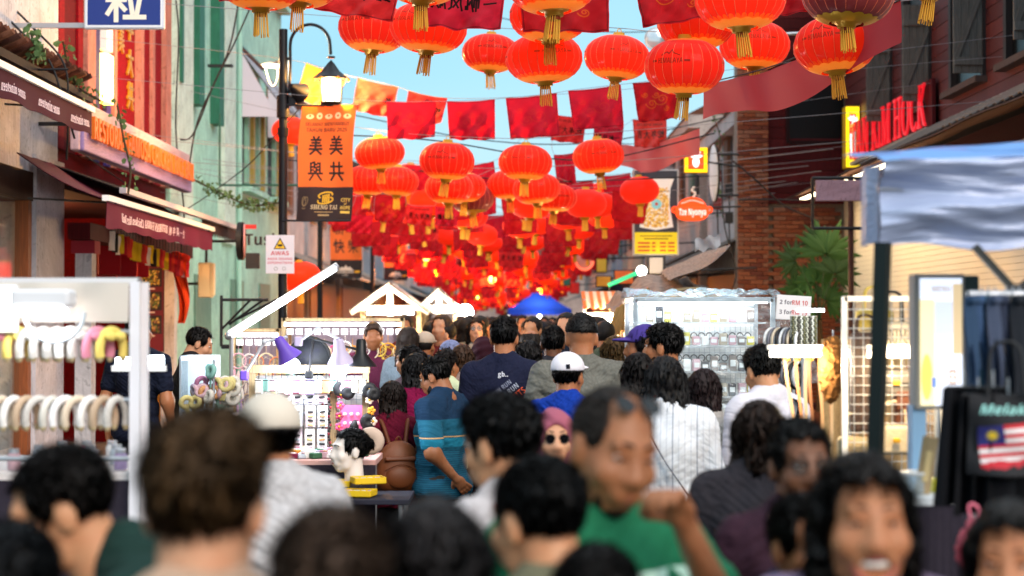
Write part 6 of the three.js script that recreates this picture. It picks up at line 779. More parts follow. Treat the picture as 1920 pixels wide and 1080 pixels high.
{ // ---- menu light box
  const Z = 5.9, p = P(1765, 760, Z), g = thing('menu_board', 'bright upright menu light box with pale printed prices', 'sign', [p.x, p.y, p.z], .12), w = L(82, Z), h = L(238, Z);
  const t = canvasTex(256, 720, (x, W, H) => { x.fillStyle = '#dfe6f6'; x.fillRect(0, 0, W, H); x.fillStyle = '#e8dcae'; x.fillRect(0, 120, 90, 600); x.fillStyle = '#c9b088'; x.fillRect(200, 30, 56, 400); word(x, 'MENU', 130, 60, 46, '#a08a80', 'bold', 120); x.fillStyle = '#7a7f96'; for (let r = 0; r < 9; r++) for (let c = 0; c < 5; c++) x.fillRect(92 + c * 22, 140 + r * 20, 15, 9); x.fillStyle = '#e8d060'; x.beginPath(); x.ellipse(40, 560, 34, 130, 0, 0, 7); x.fill(); x.fillStyle = '#5a78c0'; x.fillRect(70, 560, 26, 60); x.fillStyle = '#9a6a3a'; x.fillRect(176, 520, 42, 80); x.fillStyle = '#fff'; x.fillRect(184, 534, 26, 22); x.fillRect(184, 566, 26, 22); });
  put(g, 'case', rbox(w + .03, h + .03, .07, .008, 0, h / 2, -.04), mat(0x8d8a86, .5)); put(g, 'lit_screen', tf(new THREE.PlaneGeometry(w, h), 0, h / 2, .001), new THREE.MeshStandardMaterial({ map: t, emissiveMap: t, emissive: 0xffffff, emissiveIntensity: .55, roughness: .2 })); areaLight(g, w, h, 0xeef2ff, 1.4, [0, h / 2, .02], V(p.x - .2, p.y + h / 2, 0)); put(g, 'side_panel', rbox(L(30, Z), h + .02, .1, .006, w / 2 + L(15, Z) + .012, h / 2, -.06), mat(0x1c3434, .5)); put(g, 'stand', [box(.05, p.y, .05, -.07, -p.y / 2, -.05)], mat(0x7ea6c8, .4));
}
{ // ---- hanging trousers and bags
  const Z = 5.2, g = thing('clothes_rail', 'steel clothes rail holding trousers beside the menu board', 'clothes rail', [X(1880, Z), 0, -Z]), x0 = g.position.x, y = (p) => Y(p, Z);
  put(g, 'rail', bar([-.1, y(552), 0], [.5, y(552), 0], .012), steel); for (const s of [-.09, .48]) put(g, 'upright', bar([s, 0, -.02], [s, y(545), -.02], .016), steel);
  const cols = [0x3f5878, 0x4a6690, 0x2f6470, 0x55607a, 0x3a4258, 0x8a8478, 0x2c3038];
  for (let k = 0; k < 7; k++) { const t = thing('hanging_trousers', 'pair of blue grey trousers hanging on the steel rail', 'trousers', [X(1836 + k * 15, Z), y(556), -Z + .03 - .015 * (k % 3)], .5 + .3 * R0(), 'trousers on the rail'), m = mat(cols[k], .85, { map: T.cloth }); for (const s of [-1, 1]) put(t, 'leg', sheet(6, 14, (u, v) => [s * .03 + (u - .5) * .07 * (1 + .3 * (1 - v)), -lerp(.38, .0, v), .015 * Math.sin(u * 9 + v * 5) + s * .004], .008), m); put(t, 'waistband', rbox(.13, .025, .03, .008, 0, -.01, 0), m); put(t, 'hook', bar([0, 0, 0], [0, .03, 0], .003), steel); }
  for (let k = 0; k < 4; k++) { const t = thing('black_garment', 'black garment hanging low in front of the menu board', 'garment', [X(1806 + k * 24, 4.9), Y(726 + 14 * (k % 2), 4.9), -4.9 + .02 * k], .2 * k, 'black garments'); put(t, 'cloth', sheet(12, 16, (u, v) => [(u - .5) * (.12 + .06 * (1 - v)), -lerp(.34, 0, v), .03 * Math.sin(u * 11 + k) * (1 - v * .4)], .006), mat(0x17181d, .85, { map: T.cloth })); put(t, 'hanger', bar([-.05, .0, 0], [.05, .0, 0], .005), dark); put(t, 'hook', bar([0, 0, 0], [0, .05, 0], .003), steel); }
  const b = thing('flag_tote', 'black tote bag printed with red white stripes, blue corner and yellow star', 'bag', [X(1886, 4.8), Y(890, 4.8), -4.8], -.25), bw = .2, bh = L(150, 4.8); const bt = canvasTex(256, 320, (x, W, H) => { x.fillStyle = '#141318'; x.fillRect(0, 0, W, H); x.save(); x.translate(130, 190); x.rotate(-.12); for (let i = 0; i < 9; i++) { x.fillStyle = i % 2 ? '#e8e4e2' : '#c8202c'; x.fillRect(-95, -70 + i * 18, 200, 18); } x.fillStyle = '#23246a'; x.fillRect(-95, -70, 90, 76); x.fillStyle = '#f0c828'; x.beginPath(); for (let i = 0; i < 28; i++) { const a = i * Math.PI / 14, r = i % 2 ? 12 : 26; x.lineTo(-45 + r * Math.cos(a), -32 + r * Math.sin(a)); } x.fill(); x.fillStyle = '#c22a38'; for (let i = 0; i < 30; i++) x.fillRect(-90 + R0() * 180, 96 - R0() * 30, 16, 10); x.restore(); word(x, 'Melaka', 128, 60, 54, '#9ad8d0', 'bold italic'); });
  put(b, 'bag_body', sheet(14, 14, (u, v) => [(u - .5) * bw * (1 + .1 * (1 - v)), v * bh, .03 * Math.sin(u * 3.14) * (1.2 - v) + .008 * Math.sin(v * 9 + u * 5)], .03), new THREE.MeshStandardMaterial({ map: bt, roughness: .8, side: THREE.DoubleSide })); for (const s of [-1, 1]) put(b, 'handle', tube([[-.05, bh, s * .01], [-.03, bh + .14, 0], [.03, bh + .14, 0], [.05, bh, s * .01]], .006, 16, 6), dark);
  // counter with small goods
  const tb = table('stall_counter', 'white counter below the menu board', 1690, 1830, 930, 5.5, .45, mat(0xdfe4e8, .5)); const ty = Y(930, 5.5);
  const yb = thing('yellow_packet', 'bright yellow packet standing on the white counter', 'packet', [X(1772, 5.6), ty, -5.62], .1); put(yb, 'packet', rbox(.09, .045, .05, .008, 0, .023, 0), mat(0xe8e21c, .4)); put(yb, 'label', box(.06, .02, .002, 0, .024, .027), mat(0x6a8a20, .5));
  const bd = thing('bamboo_board', 'leaning pale bamboo board on the white counter', 'board', [X(1744, 5.5), ty, -5.56], .1); put(bd, 'board', rbox(.05, .19, .012, .004, 0, .093, 0, 0, 0, -.16), woodPale); put(bd, 'slot', rbox(.02, .1, .003, .001, .0, .09, .008, 0, 0, -.16), mat(0xd9bf88, .6));
  const tub = thing('clear_tub', 'clear plastic tub on the white counter', 'tub', [X(1716, 5.5), ty, -5.6]); put(tub, 'tub', rbox(.08, .06, .1, .006, 0, .031, 0), mat(0xdde8ee, .2, { transmission: .6 })); put(tub, 'lid', rbox(.084, .01, .104, .004, 0, .066, 0), whitePaint);
  const pb = thing('plastic_bag', 'pink translucent plastic bag hanging at the counter end', 'bag', [X(1822, 4.7), Y(1075, 4.7), -4.7]); put(pb, 'bag_body', setUV(field([ell([0, .06, 0], [.045, .06, .035]), cap([0, .1, 0], [0, .14, 0], .02, .01)], .006, 70, (x, y, z, d) => d + .008 * noise3(x * 60, y * 30, z * 60)), (x, y) => [x, y]), mat(0xf07a92, .3, { transmission: .45, roughness: .6 })); put(pb, 'handle', tube([[0, .13, 0], [.015, .18, 0], [-.01, .19, 0], [-.005, .14, 0]], .004, 14, 5), mat(0xf07a92, .4));
}
{ // ---- bag stall with wire grids
  const Z = 7.2, x0 = X(1660, Z), g = thing('wire_grid', 'white framed wire grid panel hung with handbags', 'display grid', [x0, 0, -Z]), l = (p) => X(p, Z) - x0, y = (p) => Y(p, Z);
  put(g, 'frame', [box(.022, y(556), .022, l(1583), y(556) / 2, 0), box(.022, y(556), .022, l(1760), y(556) / 2, 0), box(l(1760) - l(1583), .022, .022, (l(1583) + l(1760)) / 2, y(560), 0)], whitePaint);
  const gw = []; for (let k = 1; k < 10; k++) gw.push(bar([l(1583) + k * .04, .5, 0], [l(1583) + k * .04, y(562), 0], .0022, 4)); for (let k = 0; k < 38; k++) gw.push(bar([l(1583), .5 + k * .04, 0], [l(1760), .5 + k * .04, 0], .0022, 4)); put(g, 'grid_wires', gw, steel);
  const bag = (label, px, py, w, h, hex, z, opt = {}) => { const b = thing('handbag', label, 'bag', P(px, py, Z + z), opt.turn ?? 0), W = L(w, Z), H = L(h, Z), m = opt.m ?? mat(hex, .55, { map: T.fine }); put(b, 'bag_body', rbox(W, H, .07, .02, 0, H / 2, 0), m); if (opt.flap) put(b, 'flap', rbox(W * 1.02, H * .5, .02, .008, 0, H * .72, .04), m); if (opt.clasp) put(b, 'clasp', rbox(.03, .02, .012, .004, 0, H * .5, .055), gold); for (const s of [-1, 1]) put(b, 'handle', tube([[-W * .3, H * .95, s * .02], [-W * .2, H + L(opt.hl ?? 40, Z), s * .01], [W * .2, H + L(opt.hl ?? 40, Z), s * .01], [W * .3, H * .95, s * .02]], .006, 18, 6), opt.hm ?? m); return b; };
  const check = new THREE.MeshStandardMaterial({ map: noiseTex(64, (u, v) => ((Math.floor(u * 8) + Math.floor(v * 8)) % 2 ? [.28, .18, .13] : [.2, .12, .09])), roughness: .6 });
  bag('dark brown checked handbag hanging on the wire grid', 1622, 812, 54, 190, 0x3a241a, .06, { m: check, hl: 30 });
  const tt = canvasTex(256, 160, (x, W, H) => { x.fillStyle = '#d8c7ac'; x.fillRect(0, 0, W, H); word(x, 'GENTLE', 128, 52, 58, '#1a1614', 'bold', 220, 'serif'); word(x, 'WOMAN', 128, 112, 58, '#1a1614', 'bold', 220, 'serif'); });
  { const b = bag('cream canvas tote with black capital letters on the wire grid', 1672, 660, 66, 58, 0xd8c7ac, .04, { hl: 52, hm: dark }); put(b, 'print', tf(new THREE.PlaneGeometry(L(64, Z), L(46, Z)), 0, L(28, Z), .0365), new THREE.MeshStandardMaterial({ map: tt, roughness: .8 })); }
  bag('grey leather shoulder bag with flap on the wire grid', 1676, 742, 60, 50, 0x6a625e, .05, { flap: 1, clasp: 1 }); bag('chestnut leather satchel low on the wire grid', 1704, 800, 54, 70, 0x6d3a22, .06, { flap: 1, clasp: 1 }); bag('cream barrel bag at the bottom of the wire grid', 1676, 852, 72, 56, 0xd9c4a4, .03, { clasp: 1 }); bag('small tan bag with gold clasp beside the satchel', 1740, 760, 40, 50, 0xb4824e, .05, { flap: 1, clasp: 1 }); bag('fawn bucket bag under the grey shoulder bag', 1640, 812, 42, 52, 0xbf9a6a, .08); bag('pale straw bag low behind the leaning pole', 1600, 884, 60, 66, 0xd8be90, .05); bag('yellow cloth bag on the top of the wire grid', 1640, 620, 70, 40, 0xe0c45a, .1);
  for (let k = 0; k < 11; k++) { const px = 1476 + k * 15 + (k % 3) * 5, s = thing('bag_strap', 'narrow leather bag strap hanging from the bar light', 'strap', P(px, 672, 7.6 + .05 * (k % 3)), 0, 'leather bag straps'), t = (R0() - .5) * .12, m = mat([0xd8a878, 0xc98a5a, 0xe6c49a, 0x8a5a3a][k % 4], .6); put(s, 'strap', sheet(2, 12, (u, v) => [(u - .5) * .014 + t * (1 - v) + .01 * Math.sin(v * 5), -lerp(.44 + .06 * (k % 4), 0, v), 0], .004), m); put(s, 'buckle', tf(new THREE.TorusGeometry(.01, .0025, 5, 10), 0, 0, 0), gold); }
  { const s = thing('fur_hat', 'brown fluffy pelt hanging beside the wire grid', 'pelt', P(1558, 760, 7.5)); put(s, 'fur', setUV(field([ell([0, .14, 0], [.05, .13, .04]), ell([.01, .24, 0], [.035, .06, .03])], .008, 60, (x, y, z, d) => d + .014 * noise3(x * 80, y * 50, z * 80)), (x, y) => [x * 3, y]), mat(0x8a5c30, .95)); put(s, 'hook', bar([.01, .28, 0], [.01, .33, 0], .004), steel); }
  const lt = thing('bar_light', 'warm white horizontal bar light over the bag stall', 'lamp', P(1516, 663, 7.5)); put(lt, 'light_tube', bar([-.17, 0, 0], [.19, 0, 0], .015, 12), glow(1, .93, .78, 3.5)); put(lt, 'batten', box(.38, .02, .04, .01, .028, -.01), whitePaint); pointLight(lt, 0xffeccc, .45, [0, -.05, .07], 3);
  put(lt, 'support', bar([.18, .02, -.02], [.18, -lt.position.y, -.02], .012), steel);
  const l2 = thing('bar_light', 'warm bar light behind the wire grid of handbags', 'lamp', P(1690, 664, 7.05)); put(l2, 'light_tube', bar([-.14, 0, 0], [.16, 0, 0], .015, 12), glow(1, .9, .68, 3.5)); put(l2, 'batten', box(.3, .02, .04, .01, .028, -.01), whitePaint); pointLight(l2, 0xffe2b0, .8, [0, -.03, .08], 3); put(l2, 'support', bar([.15, .02, -.02], [.15, -l2.position.y, -.02], .012), steel);
  put(g, 'back_cloth', sheet(20, 4, (u, v) => [lerp(l(1600), l(1780), u), lerp(.2, y(640), v), -.75 + .02 * Math.sin(u * 30)], .004), mat(0xc9a878, .9, { map: T.cloth }));
}
{ // ---- plastic covered display case
  const Z = 11.2, D = .8, x0 = X(1320, Z), g = thing('display_case', 'steel framed glass display case draped in wrinkled clear plastic', 'display case', [x0, 0, -Z]), y = (p) => Y(p, Z), l = (p) => X(p, Z) - x0, w = l(1450) - l(1192);
  for (const s of [-1, 1]) for (const q of [0, -D]) put(g, 'post', box(.03, y(560), .03, s * w / 2, y(560) / 2, q), steel); put(g, 'top_frame', [box(w, .03, .03, 0, y(562), 0), box(w, .03, .03, 0, y(562), -D), box(.03, .03, D, -w / 2, y(562), -D / 2), box(.03, .03, D, w / 2, y(562), -D / 2)], steel);
  put(g, 'back_panel', box(w, y(562) - .8, .01, 0, (y(562) + .8) / 2, -D - .01), mat(0xf0efec, .6)); const gw = []; for (let k = 0; k < 26; k++) gw.push(bar([-w / 2 + k * w / 25, .8, -D + .02], [-w / 2 + k * w / 25, y(562), -D + .02], .002, 4)); for (let k = 0; k < 34; k++) gw.push(bar([-w / 2, .8 + k * .036, -D + .02], [w / 2, .8 + k * .036, -D + .02], .002, 4)); put(g, 'grid_wires', gw, steel);
  put(g, 'top_pane', box(w, .006, D, 0, y(558), -D / 2), clearPlastic); put(g, 'light_strip', [box(w * .94, .02, .03, 0, y(566), -.06), box(w * .94, .02, .03, 0, y(566), -D + .1)], glow(.95, .99, 1, 5)); areaLight(g, w * .9, .3, 0xf8fbff, 6, [0, y(570), -D / 2], [x0, .5, -Z - D / 2 - .01]);
  const shelves = [606, 650, 700, 748]; shelves.forEach((p) => put(g, 'shelf', box(w * .98, .012, D * .6, 0, y(p), -D * .6), mat(0xe8e8e8, .2, { transmission: .6 }))); put(g, 'counter', rbox(w + .06, .06, D + .1, .01, 0, y(770), -D / 2), whitePaint); put(g, 'base', box(w, y(775) - .02, D, 0, (y(775)) / 2, -D / 2), mat(0xbcc8cc, .6));
  const film = new THREE.MeshPhysicalMaterial({ color: 0xf2fbff, roughness: .12, transmission: .88, thickness: 0, side: THREE.DoubleSide, bumpMap: T.crease, bumpScale: .012 });
  put(g, 'plastic_sheet', sheet(70, 50, (u, v) => { const n = noise3(u * 5, v * 7, 2), m = noise3(u * 13, v * 16 + u * 9, 5), sag = .09 * Math.sin(u * 3.1) * (1 - v); return [(u - .5) * (w + .08), lerp(y(742) - sag, y(556), v), .045 + .035 * n + .018 * m + .05 * (1 - v)]; }), film);
  put(g, 'plastic_flap', sheet(24, 40, (u, v) => [w / 2 + .02 + .32 * u * (1 - .3 * v), lerp(y(720), y(556), v) - .12 * u * v, .03 - .2 * u + .03 * noise3(u * 6, v * 9, 8)]), film); put(g, 'plastic_roof', sheet(40, 10, (u, v) => [(u - .5) * (w + .1), y(553) + .03 * noise3(u * 6, v * 4, 3) + .03 * Math.sin(v * 3.1), .04 - v * D]), film);
  const r = rng(6); shelves.forEach((p, q) => { for (let k = 0; k < 13; k++) { const s = thing('boxed_trinket', 'small boxed trinket on a shelf of the plastic draped case', 'trinket', [x0 - w / 2 + .06 + k * (w - .1) / 13, y(p) + .006, -Z - D * .42 + .04 * r()], (r() - .5) * .4, 'trinkets in the draped case'); const h = .05 + .06 * r(), m = mat([0x8a7a72, 0xf0eeea, 0x3c3a40, 0xd8a8b0, 0xe8d860, 0xb8a890][Math.floor(r() * 6)], .35); put(s, 'box', rbox(.05, h, .04, .006, 0, h / 2, 0), m); put(s, 'label', box(.036, h * .4, .002, 0, h * .5, .022), tagWhite); } });
  for (let k = 0; k < 16; k++) { const s = thing('hanging_glasses', 'pair of spectacles hooked on the wire grid of the draped case', 'spectacles', [x0 - w / 2 + .06 + (k % 8) * w / 8.4, y(632 + 44 * Math.floor(k / 8)), -Z - D + .06], 0, 'spectacles in the draped case'); for (const q of [-1, 1]) put(s, 'rim', tf(new THREE.TorusGeometry(.022, .004, 5, 14), q * .027, 0, 0), dark); put(s, 'bridge', bar([-.006, 0, 0], [.006, 0, 0], .003, 4), dark); }
  // price card, bangle stand, bead board
  const pc = thing('price_card', 'white price card with red figures standing on the draped case', 'sign', P(1488, 600, 10.6), .1), pw = L(66, 10.6), ph = L(46, 10.6), pt = canvasTex(256, 176, (x, W, H) => { x.fillStyle = '#e6e2e4'; x.fillRect(0, 0, W, H); word(x, '2 for', 66, 50, 44, '#55505a'); word(x, 'RM 10', 172, 50, 48, '#c24a4a', 'bold', 124); word(x, '3 for', 66, 124, 44, '#55505a'); word(x, 'RM 15', 172, 124, 48, '#c24a4a', 'bold', 124); }); put(pc, 'card', box(pw, ph, .006, 0, ph / 2, 0, 0, 0, -.06), whitePaint); put(pc, 'print', tf(new THREE.PlaneGeometry(pw * .97, ph * .96), 0, ph / 2, .005, 0, 0, -.06), new THREE.MeshStandardMaterial({ map: pt, roughness: .6 })); put(pc, 'stand', bar([0, 0, -.01], [0, -pc.position.y, -.01], .012), steel);
  [[1474, 628], [1470, 690]].forEach(([a, b], i) => { const s = thing('bangle_stack', 'stack of grey and white bangles on a horizontal rod', 'bangles', P(a, b, 9.8), .9, 'bangle stacks'); put(s, 'rod', bar([0, 0, -.12], [0, 0, .12], .008), steel); for (let k = 0; k < 9; k++) put(s, 'bangle', tf(new THREE.TorusGeometry(.075, .009, 6, 24), 0, -.04, -.1 + k * .025), [pastel[8], mat(0x6a6a74, .4), mat(0xc9b8a0, .4), dark][k % 4]); put(s, 'stand', bar([0, 0, -.12], [0, -s.position.y, -.12], .012), steel); });
  { const s = thing('bead_board', 'board of olive and silver bead necklaces beside the draped case', 'necklace board', P(1508, 652, 9.7), .15); const bw = L(52, 9.7), bh = L(60, 9.7); put(s, 'board', box(bw, bh, .01, 0, bh / 2, -.01), mat(0x8a8a80, .7)); for (let k = 0; k < 9; k++) { const m = [mat(0x6d6a48, .35), mat(0xb8b4a0, .3), mat(0x4a4438, .35), mat(0xd0ccc0, .3)][k % 4], out = []; for (let e = 0; e < 16; e++) out.push(ball(.0065, -bw * .42 + k * bw * .105 + .004 * Math.sin(e * 2 + k), bh * .96 - e * bh * .058, .004, 1, 1, 1, 6)); put(s, 'necklace', out, m); } put(s, 'stand', bar([0, .02, -.02], [0, -s.position.y, -.02], .014), steel); areaLight(s, bw, .02, 0xeaf6ff, 12, [0, bh + .015, .12], [s.position.x, 1.2, s.position.z]); put(s, 'lamp_strip', box(bw, .02, .02, 0, bh + .03, .11), glow(.9, .97, 1, 7)); }
}
{ // ---- mangoes, crumpled tarpaulin roof, striped awning of the stalls behind
  const Z = 19, g = thing('tarpaulin_stall', 'stall with crumpled brown tarpaulin roof over a cream valance', 'stall', [X(1270, Z), 0, -Z]), x0 = g.position.x, y = (p) => Y(p, Z), l = (p) => X(p, Z) - x0, tarp = mat(0xa4948c, .75, { map: T.fine });
  const eave = (u) => lerp(y(596), y(546), Math.sin(Math.min(1, u * 1.7) * 1.57)) - .16 * Math.pow(Math.max(0, u - .55), 2) * 4;
  put(g, 'tarpaulin', sheet(90, 20, (u, v) => [lerp(l(1146), l(1394), u) + .03 * Math.sin(v * 5), eave(u) + v * (.16 + .1 * Math.sin(u * 5)) + .022 * Math.sin(u * 38 + v * 3 + 2 * noise3(u * 3, v, 1)) * (.3 + v) + .03 * noise3(u * 4, v * 3, 6) - .05 * Math.sin(v * 3.1), .55 - 1.3 * v], .01), tarp);
  put(g, 'raised_tarpaulin', sheet(50, 16, (u, v) => [lerp(l(1250), l(1362), u), lerp(y(528), y(462), Math.pow(u, .8)) + .12 * v * (1 - u) + .016 * Math.sin(v * 22 + u * 6) - .1 * Math.sin(u * 3.14) * (1 - v), .35 - 1.1 * v], .008), tarp);
  put(g, 'white_rag', sheet(16, 10, (u, v) => [lerp(l(1298), l(1345), u), lerp(y(475), y(452), v) + .06 * u + .02 * Math.sin(u * 14), .3 + .03 * Math.sin(u * 9 + v * 4)], .006), mat(0xd6d4d8, .85, { map: T.cloth }));
  put(g, 'valance', sheet(40, 5, (u, v) => [lerp(l(1212), l(1392), u), lerp(y(566), y(540) - .14 * Math.pow(Math.abs(u - .45) * 2, 2), v), .54 + .02 * Math.sin(u * 30)], .006), mat(0xd9c49a, .8, { map: T.cloth })); put(g, 'orange_bunting', sheet(30, 2, (u, v) => [lerp(l(1232), l(1330), u), lerp(y(572), y(562), v), .5], .004), mat(0xe87820, .7));
  for (const p of [1168, 1386]) for (const q of [.4, -.9]) put(g, 'post', bar([l(p), 0, q], [l(p), y(566), q], .025), steel); put(g, 'counter', box(l(1390) - l(1150), .95, 1.0, (l(1390) + l(1150)) / 2, .475, -.3), mat(0x8a6a50, .8));
  const r = rng(12), dd = []; for (let k = 0; k < 34; k++) { const u = r(); dd.push(tube([[lerp(l(1150), l(1215), u), lerp(y(590), y(548), u) + .06, .56], [lerp(l(1140), l(1200), u), lerp(y(606), y(574), u), .6], [lerp(l(1130), l(1190), u) + .05 * r(), lerp(y(626), y(590), u) - .1 * r(), .6]], .012 + .01 * r(), 8, 4)); } const df = put(g, 'dry_fronds', dd, mat(0x9a7c4e, .9)); df.userData.kind = 'stuff';
  put(g, 'floodlight', [box(.12, .08, .06, l(1176), y(575), .62), bar([l(1176), y(575), .6], [l(1180), y(552), .55], .01)], dark); const bl = put(g, 'bulb', ball(.06, l(1170), y(606), .4, 1, 1, 1, 12), glow(1, .82, .5, 7)); pointLight(g, 0xffc878, 14, [l(1170), y(612), .4], 4);
  const mg = [[1199, 625, 0xd8c020], [1206, 658, 0xe0b028], [1194, 668, 0xc9b83a]]; mg.forEach(([a, b, c], i) => { const m = thing('mango_balloon', 'large yellow mango shaped decoration hanging by the purple cap', 'decoration', P(a, b, 15.4), 0, 'mango decorations'); put(m, 'fruit', ball(.095, 0, 0, 0, .8, 1.45, .7, 18), mat(c, .35, { clearcoat: .4 })); put(m, 'stalk', bar([0, .13, 0], [.01, .2, 0], .008), mat(0x5a6a20, .7)); });
  const s = thing('striped_awning', 'orange and white striped stall awning on the right', 'awning', [X(1130, 24), 0, -24]), sx = s.position.x, st = canvasTex(256, 64, (x, W, H) => { for (let i = 0; i < 10; i++) { x.fillStyle = i % 2 ? '#f4e6d4' : '#f08a20'; x.fillRect(i * W / 10, 0, W / 10, H); } }); put(s, 'awning_cloth', sheet(24, 6, (u, v) => [lerp(X(1092, 24), X(1164, 24), u) - sx, lerp(Y(578, 24), Y(545, 24), v) - .02 * Math.sin(u * 30) * (1 - v), .3 - .8 * v], .006), new THREE.MeshPhysicalMaterial({ map: st, roughness: .9, transmission: .35, thickness: 0, side: THREE.DoubleSide })); for (const q of [-.25, .25]) put(s, 'pole', bar([q, 0, -.1], [q, Y(560, 24), -.1], .02), steel); put(s, 'counter', box(.6, .9, .5, 0, .45, -.3), mat(0x7a4030, .8)); put(s, 'lit_sign', box(.46, .2, .04, 0, Y(600, 24), .02), glow(1, .92, .75, 3)); pointLight(s, 0xffd8a0, 10, [0, Y(590, 24), .25], 5);
  const gt = thing('green_tube', 'slanting green light tube above the striped awning', 'lamp', P(1140, 535, 25)); const e = P(1203, 508, 25).sub(gt.position); put(gt, 'light_tube', bar([0, 0, 0], e, .03), mat(0x1fae6a, .4, { emissive: new THREE.Color(.02, .25, .12) })); put(gt, 'bulb', ball(.08, e.x, e.y, e.z, 1, 1, 1, 12), glow(1, .95, .8, 5)); put(gt, 'stay', bar([.02, 0, -.03], [.02, -gt.position.y + Y(562, 25), -.03], .015), dark);
}
